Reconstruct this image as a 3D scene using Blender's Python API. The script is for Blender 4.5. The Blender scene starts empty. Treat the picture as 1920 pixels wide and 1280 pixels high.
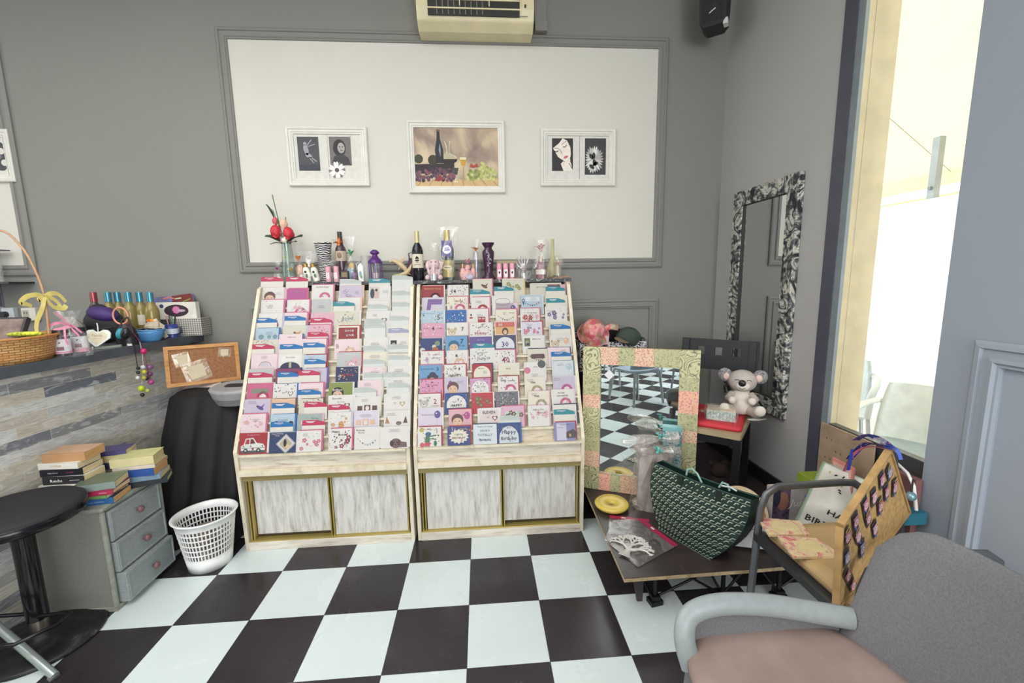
import bpy, bmesh, math, random
from mathutils import Matrix, Vector, Euler
random.seed(7)
R=math.radians; pi=math.pi
sc=bpy.context.scene; col=sc.collection
# ------------------------------------------------------------ camera
FPX=796.6
CAM=Vector((1.4242,-2.154,1.5166))
def _axes(yaw,pitch,roll):
    f=Vector((math.sin(yaw)*math.cos(pitch),math.cos(yaw)*math.cos(pitch),math.sin(pitch)))
    r=Vector((math.cos(yaw),-math.sin(yaw),0)); u=r.cross(f)
    c,s=math.cos(roll),math.sin(roll)
    return c*r+s*u, -s*r+c*u, f
AX,AY,AZ=_axes(.0716,-.1437,-.0157)
cd=bpy.data.cameras.new('camera'); cam=bpy.data.objects.new('camera',cd); col.objects.link(cam)
cd.sensor_width=36; cd.lens=36*FPX/1920; cd.clip_start=.02
cam.matrix_world=Matrix(((AX.x,AY.x,-AZ.x,CAM.x),(AX.y,AY.y,-AZ.y,CAM.y),(AX.z,AY.z,-AZ.z,CAM.z),(0,0,0,1)))
sc.camera=cam
# ------------------------------------------------------------ world, lights, exposure
sc.view_settings.view_transform='Standard'; sc.view_settings.look='None'
sc.view_settings.exposure=0.0; sc.view_settings.gamma=1; sc.view_settings.use_curve_mapping=False
w=bpy.data.worlds.new('sky'); sc.world=w; w.use_nodes=True
nt=w.node_tree; bg=nt.nodes['Background']
sky=nt.nodes.new('ShaderNodeTexSky'); sky.sky_type='HOSEK_WILKIE'; sky.turbidity=4; sky.sun_direction=(.6,-.5,.6)
mx=nt.nodes.new('ShaderNodeMixRGB'); mx.inputs[0].default_value=.75; mx.inputs[2].default_value=(.93,.97,1,1)
nt.links.new(sky.outputs[0],mx.inputs[1]); nt.links.new(mx.outputs[0],bg.inputs[0]); bg.inputs[1].default_value=4.2
def area(name,loc,rot,sx,sy,power,colr):
    l=bpy.data.lights.new(name,'AREA'); l.shape='RECTANGLE'; l.size=sx; l.size_y=sy; l.energy=power; l.color=colr
    o=bpy.data.objects.new(name,l); o.location=loc; o.rotation_euler=rot; col.objects.link(o); return o
area('rear_fill',(1.9,-6.5,1.9),(R(90),0,0),2.6,2.2,120,(.96,.98,1))          # added fill behind the camera, brightens upright faces; the rear wall is solid
area('left_fill',(-4.3,-2.0,2.3),(0,R(-82),0),1.5,2.6,48,(.97,.98,1))  # added fill from the left to lift the right wall; no window there
area('rear_overhead_fill',(-1.2,-5.2,3.5),(0,0,0),3.2,2.6,70,(.98,.99,1))  # added soft light over the rear of the room, no real fitting
area('side_window_daylight',(3.1,-4.6,1.7),(0,R(90),R(-30)),2.2,2.6,150,(.96,.98,1))
area('overhead_fill',(-.3,-2.2,3.5),(0,0,0),3.4,3.4,135,(1,.99,.96))  # added broad fill from above, evens out floor and walls
# ------------------------------------------------------------ pixel rays: where a thing seen in the photo meets a real plane
def ray(px,py): return (AX*((px-960)/FPX)-AY*((py-640)/FPX)+AZ)
def at(px,py,ax,v):
    d=ray(px,py); i='xyz'.index(ax); return CAM+d*((v-CAM[i])/d[i])
def atp(px,py,p0,n):
    d=ray(px,py); return CAM+d*((Vector(p0)-CAM).dot(n)/d.dot(n))
# ------------------------------------------------------------ materials
def lin(h):
    h=h.lstrip('#'); c=[int(h[i:i+2],16)/255 for i in (0,2,4)]
    return tuple(x/12.92 if x<=.04045 else ((x+.055)/1.055)**2.4 for x in c)+(1,)
_m={}
class NB:
    def __init__(s,name):
        s.m=bpy.data.materials.new(name); s.m.use_nodes=True; s.t=s.m.node_tree; s.p=s.t.nodes['Principled BSDF']
    def n(s,kind,**kw):
        nd=s.t.nodes.new(kind)
        for k,v in kw.items():
            if k.startswith('i_'):
                key=k[2:]; key=int(key) if key.isdigit() else key.replace('_',' ')
                nd.inputs[key].default_value=v
            else: setattr(nd,k,v)
        return nd
    def l(s,a,b): s.t.links.new(a,b)
    def coord(s,scale=(1,1,1),rot=(0,0,0),space='Object'):
        tc=s.n('ShaderNodeTexCoord'); mp=s.n('ShaderNodeMapping'); mp.inputs['Scale'].default_value=scale; mp.inputs['Rotation'].default_value=rot
        s.l(tc.outputs[space],mp.inputs[0]); return mp.outputs[0]
    def noise(s,vec,scale,detail=3,rough=.55,dist=0):
        nd=s.n('ShaderNodeTexNoise'); nd.inputs['Scale'].default_value=scale; nd.inputs['Detail'].default_value=detail
        nd.inputs['Roughness'].default_value=rough; nd.inputs['Distortion'].default_value=dist; s.l(vec,nd.inputs['Vector']); return nd.outputs['Fac']
    def ramp(s,fac,stops,interp='LINEAR'):
        nd=s.n('ShaderNodeValToRGB'); cr=nd.color_ramp; cr.interpolation=interp
        while len(cr.elements)<len(stops): cr.elements.new(.5)
        for e,(p,c) in zip(cr.elements,stops): e.position=p; e.color=lin(c) if isinstance(c,str) else c
        s.l(fac,nd.inputs[0]); return nd.outputs[0]
    def mix(s,a,b,f,mode='MIX'):
        nd=s.n('ShaderNodeMixRGB',blend_type=mode)
        for k,v in ((0,f),(1,a),(2,b)):
            if isinstance(v,(int,float)): nd.inputs[k].default_value=v if k==0 else (v,v,v,1)
            elif isinstance(v,str): nd.inputs[k].default_value=lin(v)
            else: s.l(v,nd.inputs[k])
        return nd.outputs[0]
    def bump(s,h,st=.2,d=.002):
        nd=s.n('ShaderNodeBump'); nd.inputs['Strength'].default_value=st; nd.inputs['Distance'].default_value=d
        s.l(h,nd.inputs['Height']); s.l(nd.outputs[0],s.p.inputs['Normal'])
    def base(s,c,rough=.5,metal=0):
        if c is not None:
            if isinstance(c,str): s.p.inputs['Base Color'].default_value=lin(c)
            else: s.l(c,s.p.inputs['Base Color'])
        s.p.inputs['Roughness'].default_value=rough; s.p.inputs['Metallic'].default_value=metal; return s.m
def mat(h,rough=.55,metal=0,var=.05,scale=14,bump=0):
    k=(h,rough,metal,var,scale,bump)
    if k in _m: return _m[k]
    b=NB('surface_'+h.lstrip('#')); v=b.coord(); f=b.noise(v,scale)
    c=b.mix(h,(0),0.0)
    lo=tuple(x*(1-var*2) for x in lin(h)[:3])+(1,); hi=tuple(min(1,x*(1+var*1.5)) for x in lin(h)[:3])+(1,)
    c=b.ramp(f,[(.3,lo),(.7,hi)])
    if bump: b.bump(b.noise(v,scale*8),bump,.0015)
    _m[k]=b.base(c,rough,metal); return _m[k]
def glassmat(h,rough=.02,ior=1.45):
    k=('g',h,rough,ior)
    if k in _m: return _m[k]
    b=NB('glass_'+h); b.p.inputs['Transmission Weight'].default_value=1; b.p.inputs['IOR'].default_value=ior
    f=b.noise(b.coord(),8); lo=tuple(x*.93 for x in lin(h)[:3])+(1,)
    _m[k]=b.base(b.ramp(f,[(.3,lo),(.7,h)]),rough); return _m[k]
def film(h='#ffffff',op=.16,scale=18,name='cellophane'):
    k=('f',h,op,scale)
    if k in _m: return _m[k]
    b=NB(name); t=b.n('ShaderNodeBsdfTransparent'); g=b.n('ShaderNodeBsdfGlossy'); g.inputs['Roughness'].default_value=.18; g.inputs['Color'].default_value=lin(h)
    d=b.n('ShaderNodeBsdfDiffuse'); d.inputs['Color'].default_value=lin(h); m1=b.n('ShaderNodeMixShader'); m1.inputs[0].default_value=.5
    b.l(g.outputs[0],m1.inputs[1]); b.l(d.outputs[0],m1.inputs[2])
    f=b.noise(b.coord(),scale,4,.6,1.5); r=b.ramp(f,[(.40,(op*.25,)*3+(1,)),(.60,(op,)*3+(1,)),(.72,(min(1,op*3.6),)*3+(1,))])
    m2=b.n('ShaderNodeMixShader'); b.l(r,m2.inputs[0]); b.l(t.outputs[0],m2.inputs[1]); b.l(m1.outputs[0],m2.inputs[2])
    out=b.t.nodes['Material Output']; b.l(m2.outputs[0],out.inputs[0]); _m[k]=b.m; return b.m
# ------------------------------------------------------------ mesh builder
class MB:
    def __init__(s): s.v=[];s.f=[];s.mi=[];s.sm=[];s.mats=[];s.M=Matrix()
    def _mi(s,m):
        if m not in s.mats: s.mats.append(m)
        return s.mats.index(m)
    def add(s,vs,fs,m,M=None,smooth=False):
        T=s.M@M if M is not None else s.M; b=len(s.v); i=s._mi(m)
        s.v+= [T@Vector(p) for p in vs]
        for f in fs: s.f.append([b+k for k in f]); s.mi.append(i); s.sm.append(smooth)
        return s
    def box(s,x0,x1,y0,y1,z0,z1,m,M=None):
        vs=[(x,y,z) for z in (z0,z1) for y in (y0,y1) for x in (x0,x1)]
        return s.add(vs,[(0,2,3,1),(4,5,7,6),(0,1,5,4),(2,6,7,3),(0,4,6,2),(1,3,7,5)],m,M)
    def loft(s,rings,m,M=None,cap=True,smooth=True,closed=True):
        n=len(rings[0]); vs=[p for r in rings for p in r]; fs=[]
        for k in range(len(rings)-1):
            for j in range(n if closed else n-1):
                a=k*n+j; b=k*n+(j+1)%n; fs.append((a,b,b+n,a+n))
        s.add(vs,fs,m,M,smooth)
        if cap and closed:
            s.add(list(rings[0]),[tuple(reversed(range(n)))],m,M); s.add(list(rings[-1]),[tuple(range(n))],m,M)
        return s
    def lathe(s,prof,m,seg=24,M=None,cap=True,sx=1,sy=1,smooth=True):
        return s.loft([[(r*math.cos(2*pi*k/seg)*sx,r*math.sin(2*pi*k/seg)*sy,z) for k in range(seg)] for r,z in prof],m,M,cap,smooth)
    def cyl(s,r,z0,z1,m,seg=20,M=None): return s.lathe([(r,z0),(r,z1)],m,seg,M)
    def tube(s,pts,r,m,seg=8,closed=False,ry=None,M=None,cap=True):
        pts=[Vector(p) for p in pts]; n=len(pts); rings=[]; up=None
        for i,p in enumerate(pts):
            a=pts[(i-1)%n] if (closed or i>0) else p; b=pts[(i+1)%n] if (closed or i<n-1) else p
            t=(b-a).normalized()
            if up is None: up=Vector((0,0,1)) if abs(t.z)<.9 else Vector((0,1,0))
            u=(up-t*up.dot(t)).normalized(); w_=t.cross(u); up=u
            rr=r[i] if isinstance(r,(list,tuple)) else r; r2=(ry if ry else rr)
            rings.append([tuple(p+u*(r2*math.sin(2*pi*k/seg))+w_*(rr*math.cos(2*pi*k/seg))) for k in range(seg)])
        if closed: rings.append(rings[0]); cap=False
        return s.loft(rings,m,M,cap)
    def ell(s,c,r,m,seg=16,M=None,rot=None):
        if isinstance(r,(int,float)): r=(r,r,r)
        n=seg//2; T=Matrix.Translation(Vector(c))
        if rot: T=T@Euler(rot).to_matrix().to_4x4()
        if M is not None: T=M@T
        rings=[]
        for k in range(n+1):
            a=-pi/2+pi*(k if 0<k<n else (k+.02 if k==0 else k-.02))/n
            rings.append([(r[0]*math.cos(a)*math.cos(2*pi*j/seg),r[1]*math.cos(a)*math.sin(2*pi*j/seg),r[2]*math.sin(a)) for j in range(seg)])
        return s.loft(rings,m,T)
    def prism(s,poly,y0,y1,m,M=None,m2=None):      # outline in x,z ; depth along y
        n=len(poly); vs=[(x,y0,z) for x,z in poly]+[(x,y1,z) for x,z in poly]
        s.add(vs,[tuple(range(n)),tuple(range(2*n-1,n-1,-1))],m,M)
        return s.add(vs,[(i,i+n,(i+1)%n+n,(i+1)%n) for i in range(n)],m2 or m,M)
    def slab(s,poly,z0,z1,m,M=None,m2=None):       # outline in x,y ; height along z
        n=len(poly); vs=[(x,y,z0) for x,y in poly]+[(x,y,z1) for x,y in poly]
        s.add(vs,[tuple(reversed(range(n))),tuple(range(n,2*n))],m,M)
        return s.add(vs,[(i,(i+1)%n,(i+1)%n+n,i+n) for i in range(n)],m2 or m,M)
    def flat(s,poly,m,y=0,M=None): return s.add([(x,y,z) for x,z in poly],[tuple(range(len(poly)))],m,M)
    def disc(s,cx,cz,r,m,y=0,seg=14,rz=None,M=None,a0=0,a1=2*pi,rot=0):
        rz=rz or r; full=abs(a1-a0-2*pi)<1e-6; k=seg if full else seg+1; P=[]
        for i in range(k):
            a=a0+(a1-a0)*i/seg; x,z=r*math.cos(a),rz*math.sin(a)
            P.append((cx+x*math.cos(rot)-z*math.sin(rot),cz+x*math.sin(rot)+z*math.cos(rot)))
        return s.flat(P,m,y,M)
    def rect(s,x0,x1,z0,z1,m,y=0,M=None): return s.flat([(x0,z0),(x1,z0),(x1,z1),(x0,z1)],m,y,M)
    def line(s,pts,w_,m,y=0,M=None):
        for (a,b),(c,d) in zip(pts,pts[1:]):
            L=math.hypot(c-a,d-b) or 1e-9; nx,nz=-(d-b)/L*w_/2,(c-a)/L*w_/2
            s.flat([(a-nx,b-nz),(c-nx,d-nz),(c+nx,d+nz),(a+nx,b+nz)],m,y,M)
        return s
    def ring(s,x0,x1,z0,z1,prof,m,M=None):          # mitred frame: prof = (inset, height towards -y)
        rings=[]
        for d,h in prof: rings.append([(x0+d,-h,z0+d),(x1-d,-h,z0+d),(x1-d,-h,z1-d),(x0+d,-h,z1-d)])
        return s.loft(rings,m,M,cap=False,smooth=False)
    def text(s,t,x,z,size,m,y=0,M=None,w_=None,ital=0,bold=0,ext=0):
        vs,fs,bw=textmesh(t,bold); sx=size
        if w_ and bw>0: sx=w_/bw
        P=[((px-bw/2)*sx+(pz*ital*size)+x,y,pz*size+z) for px,pz in vs]
        s.add(P,fs,m,M)
        return s
    def build(s,name,parent=None,loc=None,rot=None,bevel=0,sharp=35,sub=0,label=None,fix=True):
        me=bpy.data.meshes.new(name); me.from_pydata([tuple(p) for p in s.v],[],s.f)
        for m in s.mats: me.materials.append(m)
        me.polygons.foreach_set('material_index',s.mi); me.polygons.foreach_set('use_smooth',s.sm); me.update()
        if fix:
            b_=bmesh.new(); b_.from_mesh(me); bmesh.ops.recalc_face_normals(b_,faces=b_.faces[:]); b_.to_mesh(me); b_.free()
        o=bpy.data.objects.new(name,me); col.objects.link(o)
        if parent: o.parent=parent
        if loc is not None: o.location=loc
        if rot is not None: o.rotation_euler=rot
        if bevel:
            b=o.modifiers.new('edge','BEVEL'); b.width=bevel; b.segments=2; b.limit_method='ANGLE'; b.angle_limit=R(sharp)
        if sub: q=o.modifiers.new('sub','SUBSURF'); q.levels=sub; q.render_levels=sub
        if label: o['label']=label
        return o
_t={}
def textmesh(t,bold=0):
    k=(t,bold)
    if k in _t: return _t[k]
    cu=bpy.data.curves.new('letters','FONT'); cu.body=t; cu.size=1; cu.resolution_u=1; cu.offset=bold*.012
    o=bpy.data.objects.new('letters',cu); me=bpy.data.meshes.new_from_object(o)
    vs=[(v.co.x,v.co.y) for v in me.vertices]; fs=[tuple(p.vertices) for p in me.polygons]
    bpy.data.objects.remove(o); bpy.data.curves.remove(cu); bpy.data.meshes.remove(me)
    if vs:
        x0=min(a for a,_ in vs); x1=max(a for a,_ in vs); vs=[(a-x0,b) for a,b in vs]
    else: x0=x1=0
    _t[k]=(vs,fs,x1-x0); return _t[k]
def tag(o,label,cat,group=None,kind=None):
    o['label']=label; o['category']=cat
    if group: o['group']=group
    if kind: o['kind']=kind
    return o
def thing(name,label,cat,loc=(0,0,0),rz=0,group=None,rot=None):
    o=bpy.data.objects.new(name,None); o.empty_display_size=.05; col.objects.link(o); o.location=loc
    o.rotation_euler=rot if rot else (0,0,rz); return tag(o,label,cat,group)
def struct(name,mb,label=None,**k):
    o=mb.build(name,**k); o['kind']='structure'
    if label: o['label']=label
    return o
def T(x,y,z): return Matrix.Translation((x,y,z))
def RX(a): return Matrix.Rotation(a,4,'X')
def RY(a): return Matrix.Rotation(a,4,'Y')
def RZ(a): return Matrix.Rotation(a,4,'Z')
def arc(cx,cz,r,a0,a1,n=8,rz=None):
    rz=rz or r; return [(cx+r*math.cos(a0+(a1-a0)*k/n),cz+rz*math.sin(a0+(a1-a0)*k/n)) for k in range(n+1)]
def rrect(x0,x1,z0,z1,r,n=4):
    return arc(x1-r,z0+r,r,-pi/2,0,n)+arc(x1-r,z1-r,r,0,pi/2,n)+arc(x0+r,z1-r,r,pi/2,pi,n)+arc(x0+r,z0+r,r,pi,1.5*pi,n)
# ============================================================ the room
W=.95; RXW=3.189; ZC=3.6; TILE=.333
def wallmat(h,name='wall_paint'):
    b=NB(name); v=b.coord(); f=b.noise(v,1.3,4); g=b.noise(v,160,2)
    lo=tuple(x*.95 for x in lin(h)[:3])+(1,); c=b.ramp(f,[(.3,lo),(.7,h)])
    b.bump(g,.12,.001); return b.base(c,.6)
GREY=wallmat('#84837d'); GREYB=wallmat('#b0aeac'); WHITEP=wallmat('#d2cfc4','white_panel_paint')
def floormat():
    b=NB('checker_tiles'); tc=b.n('ShaderNodeTexCoord'); sp=b.n('ShaderNodeSeparateXYZ'); b.l(tc.outputs['Object'],sp.inputs[0])
    def m(op,a,c=None):
        nd=b.n('ShaderNodeMath',operation=op)
        for k,v in ((0,a),(1,c)):
            if v is None: continue
            if isinstance(v,(int,float)): nd.inputs[k].default_value=v
            else: b.l(v,nd.inputs[k])
        return nd.outputs[0]
    x=m('DIVIDE',sp.outputs[0],TILE); y=m('DIVIDE',sp.outputs[1],TILE)
    par=m('ABSOLUTE',m('MODULO',m('ADD',m('FLOOR',x),m('FLOOR',y)),2.0))
    ex=m('PINGPONG',x,.5); ey=m('PINGPONG',y,.5); g=m('LESS_THAN',m('MINIMUM',ex,ey),.0035)
    v=tc.outputs['Object']; n1=b.noise(v,2.2,5,.6,.4); n2=b.noise(v,30,4,.7)
    blk=b.ramp(n1,[(.35,'#2b272b'),(.62,'#332f33'),(.75,'#454246')]); wht=b.ramp(n1,[(.3,'#ccd8d8'),(.7,'#d6e1e0')])
    sm=b.ramp(n2,[(.70,(0,0,0,1)),(.80,(.3,.3,.3,1))]); blk=b.mix(blk,'#6a686a',sm)
    c=b.mix(wht,blk,par); c=b.mix(c,'#3c3a3c',g)
    rr=b.ramp(n1,[(.3,(.16,)*3+(1,)),(.75,(.34,)*3+(1,))]); b.l(rr,b.p.inputs['Roughness'])
    hh=b.mix(1.0,0.0,g); b.bump(hh,.25,.001)
    b.l(c,b.p.inputs['Base Color']); return b.m
FLOOR=floormat()
struct('floor',MB().box(-4.5,RXW+.3,-7,W+.2,-.08,0,FLOOR))
struct('ceiling',MB().box(-4.5,RXW+.3,-7,W+.2,ZC,ZC+.1,wallmat('#d8d6d0')))
struct('wall_back',MB().box(-4.5,RXW+.3,W,W+.15,0,ZC,GREY))
struct('wall_left',MB().box(-4.6,-4.5,-7,W,0,ZC,GREY))
YA,YB=-.058,-.655                       # window opening in the right wall
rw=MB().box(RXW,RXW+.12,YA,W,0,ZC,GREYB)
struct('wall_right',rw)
struct('wall_rear',MB().box(-4.5,RXW+.3,-7.12,-7,0,ZC,GREY))
GREYP=wallmat('#9aa3ae')
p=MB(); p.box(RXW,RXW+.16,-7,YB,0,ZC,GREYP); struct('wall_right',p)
# mouldings
MP=[(0,0),(0,.012),(.008,.018),(.02,.020),(.024,.012),(.042,.012),(.046,.02),(.056,.022),(.062,.015),(.068,.015),(.071,.006),(.071,0)]
def mould(n,x0,x1,z0,z1,M=None,m=GREY): struct('trim_%d'%n,MB().ring(x0,x1,z0,z1,MP,m,M=M))
BW=T(0,W,0)
mould(1,-.2235,2.7612,1.5927,3.1427,BW); struct('trim_2',MB().box(-.155,2.693,W-.006,W,1.66,3.072,WHITEP))
mould(3,-4.3,-1.519,1.5936,3.1427,BW); struct('trim_4',MB().box(-4.23,-1.588,W-.006,W,1.663,3.072,WHITEP))
mould(5,-.187,2.749,.12,1.366,BW)
PM=T(RXW,0,0)@RZ(-pi/2)
c=at(1826,636,'x',RXW-.02)
struct('trim_6',MB().ring(-c.y,3.6,.12,c.z,[(a*1.25,h*1.3) for a,h in MP],GREYP,M=PM))
struct('baseboard_right',MB().box(RXW-.014,RXW,YA+.005,W,.0,.30,mat('#1d1b20',.5)).box(RXW-.014,RXW,YA+.005,W,.30,.302,mat('#2a282c',.5)))
# window: dark post, aluminium frame, glass, low transom
DK=mat('#4d4d5a',.45); ALU=mat('#7f888c',.5,.1); 
f=MB(); f.box(RXW-.006,RXW+.05,YA-.074,YA,0,ZC,DK); f.box(RXW+.0,RXW+.018,YA-.112,YA-.074,0,ZC,ALU); f.box(RXW+.01,RXW+.05,YB-.03,YA-.1,.70,.76,mat('#55585c',.4,.5)); f.box(RXW+.01,RXW+.05,YB-.03,YA-.1,3.3,ZC,DK)
f.box(RXW+.01,RXW+.05,YB-.03,YA-.1,0,.05,DK); struct('window_1',f)
gl=MB().box(RXW+.03,RXW+.034,YB-.03,YA-.1,.05,3.3,film('#f4fbff',.035,3,'window_glass')); struct('window_2',gl)
struct('wall_below_window',MB().box(RXW+.06,RXW+.12,YB-.03,YA-.1,0,.68,mat('#77706c',.7)))
# ------------------------------------------------------------ outside
EXT=lambda h,b=.4: mat(h,.85,0,.05,9,b)
j=MB().box(RXW+.122,3.36,YA-.06,W,-.1,ZC+.3,EXT('#c4b898')); j.box(RXW+.051,3.36,YA-.112,YA-.004,0,ZC,EXT('#c4b898')).box(RXW+.019,RXW+.051,YA-.110,YA-.08,0,ZC,EXT('#c4b898')); struct('wall_outside',j)
struct('ground_outside',MB().box(RXW+.3,14,-9,9,-.1,-.002,EXT('#dcd6c8')))
# street awning, hanging screen, posts
aw=thing('awning','cream canvas awning roof over the terrace outside the window','awning',(6.5,1,0))
def translucent(h,name):
    b=NB(name); f=b.noise(b.coord(),2.5,3); lo=tuple(x*.95 for x in lin(h)[:3])+(1,); c=b.ramp(f,[(.3,lo),(.7,h)])
    d=b.n('ShaderNodeBsdfDiffuse'); tr=b.n('ShaderNodeBsdfTranslucent'); b.l(c,d.inputs[0]); b.l(c,tr.inputs[0]); m=b.n('ShaderNodeMixShader'); m.inputs[0].default_value=.5
    b.l(d.outputs[0],m.inputs[1]); b.l(tr.outputs[0],m.inputs[2]); b.l(m.outputs[0],b.t.nodes['Material Output'].inputs[0]); return b.m
aw_m=translucent('#e4d4a2','awning_canvas')
a=MB(); a.add([(RXW+.4,-4,4.6),(7.2,-4,2.75),(7.2,6,2.75),(RXW+.4,6,4.6)],[(0,1,2,3)],aw_m,T(-6.5,-1,0)); a.build('canvas',aw)
a=MB(); a.box(7.15,7.22,-4,6,2.60,2.75,EXT('#e6d6a4'),T(-6.5,-1,0)); a.box(7.16,7.2,-4,6,2.4,2.48,EXT('#d9c486'),T(-6.5,-1,0)); a.build('valance',aw)
a=MB()
for yy in (2.2,3.6): a.tube([(RXW+.6,yy,4.4),(7.0,yy+.5,2.7)],.004,mat('#8a8a80',.4,.6),6,M=T(-6.5,-1,0))
a.build('brace',aw)
o=MB(); o.box(-.006,.006,-2.6,4,0,2.2,translucent('#f7f9fa','screen_fabric')); b_=o.build('terrace_screen',loc=(5.6,0,0)); tag(b_,'tall plain white wind screen standing behind the terrace chairs outside','screen')
o=MB(); o.box(-.03,.03,-.032,.032,0,at(1757,258,'x',5.66).z,mat('#8d9490',.5,.2)); o.cyl(.015,0,.02,mat('#77797c'),10,T(-.03,0,2.3)@RY(-pi/2))
pq=at(1757,300,'x',5.66); b_=o.build('awning_post',loc=(5.66,pq.y,0)); tag(b_,'grey metal post rising above the white wind screen outside','post')
def patio_chair(label,loc,rz,m,cush=None,cat='chair',grp=None,name='patio_chair',s=1.0):
    t=thing(name,label,cat,loc,rz,grp)
    t.scale=(s,s,s)
    b=MB(); b.slab(rrect(-.23,.23,-.22,.22,.07),.415,.44,m); b.build('seat',t,bevel=.006)
    # back: curved sheet
    b=MB(); rows=[]
    for k in range(7):
        z=.46+.36*k/6; hw=.235-.03*(k/6)**3; yb=.20+.09*(k/6)
        rows.append((z,hw,yb))
    rings=[]
    for z,hw,yb in rows:
        rings.append([(hw*math.sin(q),yb-.10*(1-math.cos(q)),z) for q in [(-1.3+2.6*i/10) for i in range(11)]]+[(hw*math.sin(q)*.94,yb-.022-.10*(1-math.cos(q)),z) for q in [(1.3-2.6*i/10) for i in range(11)]])
    b.loft(rings,m); b.build('backrest',t)
    for sx in (-1,1):
        b=MB(); b.tube([(sx*.215,.24,.70),(sx*.26,.1,.685),(sx*.275,-.1,.675),(sx*.27,-.2,.655),(sx*.26,-.235,.6),(sx*.25,-.235,.45)],.024,m,8,ry=.016); b.build('arm',t)
        for sy in (-1,1):
            b=MB(); b.tube([(sx*.21,sy*.19,.42),(sx*.25,sy*.235,0)],.016,mat('#b8bcc0',.3,.8),8); b.build('leg',t)
    if cush:
        b=MB(); b.slab(rrect(-.2,.2,-.2,.18,.06),.44,.47,cush); b.build('cushion',t,bevel=.01)
    return t
PW=mat('#dfe6e2',.5)
def fp(px,py,x): return at(px,py,'x',x)
c1=fp(1690,800,3.95); patio_chair('white plastic terrace chair nearest the window glass',(3.98,.10,0),R(-62),PW,mat('#9fb0b8',.6),grp=None)
patio_chair('white plastic terrace chair with open arm behind the nearest one',(4.30,1.05,0),R(-50),mat('#c9d2d2',.5))
patio_chair('white plastic terrace chair beside the blue draped table',(4.95,-.75,0),R(35),PW)
t=thing('terrace_table','table under a pale blue cloth on the terrace outside','table',(5.05,.22,0))
b=MB(); b.lathe([(.42,.98),(.40,.98),(.40,.74),(.34,.5)],mat('#8fb6cc',.8,0,.1,5),20,cap=False); b.disc(0,0,.42,mat('#9fc2d6',.8),0,20,M=T(0,0,.985)@RX(pi/2)); b.build('tablecloth',t)
b=MB(); b.cyl(.03,0,.97,mat('#a8acb0',.4,.7)).cyl(.2,0,.02,mat('#a8acb0',.4,.7)); b.build('pedestal',t)
# ============================================================ wall things
WHF=mat('#d9d6cc',.45,0,.03)
FP=[(0,0),(0,.020),(.006,.024),(.018,.022),(.022,.016),(.034,.016),(.038,.012),(.046,.012),(.048,.004)]
def frame(name,label,px0,px1):
    a=at(*px0,'y',W-.03); z=at(*px1,'y',W-.03); x0,x1=a.x,z.x; z1=a.z; z0=z.z
    cx=(x0+x1)/2; cz=(z0+z1)/2; t=thing(name,label,'picture',(cx,W-.006,cz)); hx,hz=(x1-x0)/2,(z1-z0)/2
    MB().ring(-hx,hx,-hz,hz,FP,WHF).build('frame',t); return t,hx,hz
def inkm(h): return mat(h,.6,0,.04,30)
K=inkm('#2b292b'); WHI=inkm('#d4d1c8'); G1=inkm('#77757a'); G2=inkm('#4a484c')
t,hx,hz=frame('framed_print','white double frame left of the still life, dancer and woman with daisy',(532,235),(693,348))
m=MB(); m.rect(-hx+.04,hx-.04,-hz+.04,hz-.04,WHI,-.004); m.line([(.0,-hz+.04),(0,hz-.04)],.002,G1,-.0045)
def U(px,py): q=at(px,py,'y',W-.012); return q.x-t.location.x,q.z-t.location.z
def Q(a,b): x0,z1=U(*a); x1,z0=U(*b); return x0,x1,z0,z1
q=Q((556,256),(601,320)); m.rect(*q,G2,-.0055); m.rect(q[0]+.004,q[1]-.004,q[2]+.004,q[2]+.04,inkm('#3a3d44'),-.0056)
cx,cz=(q[0]+q[1])/2,(q[2]+q[3])/2; D1=inkm('#9c9aa0')
m.disc(cx-.02,cz+.065,.011,D1,-.006); m.disc(cx-.015,cz+.025,.016,D1,-.006,rz=.035,rot=.25); m.disc(cx+.0,cz-.012,.024,D1,-.006,rz=.014,rot=-.5)
m.line([(cx-.01,cz+.05),(cx+.025,cz+.09)],.006,D1,-.006); m.line([(cx-.005,cz+.045),(cx+.045,cz+.062)],.005,D1,-.006); m.line([(cx+.01,cz-.02),(cx+.05,cz-.05)],.007,D1,-.006); m.line([(cx,cz-.02),(cx+.03,cz-.06)],.006,D1,-.006)
q=Q((616,256),(660,310)); m.rect(*q,inkm('#6f6a68'),-.0055); cx,cz=(q[0]+q[1])/2,(q[2]+q[3])/2
m.disc(cx-.005,cz+.02,.042,K,-.006,rz=.055); m.flat([(cx-.066,q[2]),(cx+.066,q[2]),(cx+.05,q[2]+.05),(cx+.01,q[2]+.075),(cx-.04,q[2]+.06)],inkm('#3d3a3c'),-.0062)
m.disc(cx+.006,cz+.02,.024,inkm('#a9a29c'),-.0066,rz=.034); m.disc(cx-.004,cz+.026,.006,K,-.007,rz=.003); m.disc(cx+.016,cz+.026,.006,K,-.007,rz=.003); m.disc(cx+.008,cz+.004,.007,K,-.007,rz=.003); m.line([(cx+.008,cz+.024),(cx+.011,cz+.012)],.002,G1,-.007)
def daisy(m,cx,cz,r,n,pet,cen,y,asp=.17,edge=None):
    for i in range(n):
        a=2*pi*i/n+.1; m.disc(cx+math.cos(a)*r*.6,cz+math.sin(a)*r*.6,r*.42,(edge if edge and i%3==0 else pet),y-.0001*(i%3),8,rz=r*asp,rot=a)
    m.disc(cx,cz,r*.26,cen,y-.001)
x,z=U(632,319); m.disc(x,z,.052,inkm('#8d8a8a'),-.0068); daisy(m,x,z,.056,18,inkm('#e9e6e0'),inkm('#565052'),-.0072,edge=inkm('#7b777a'))
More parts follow.
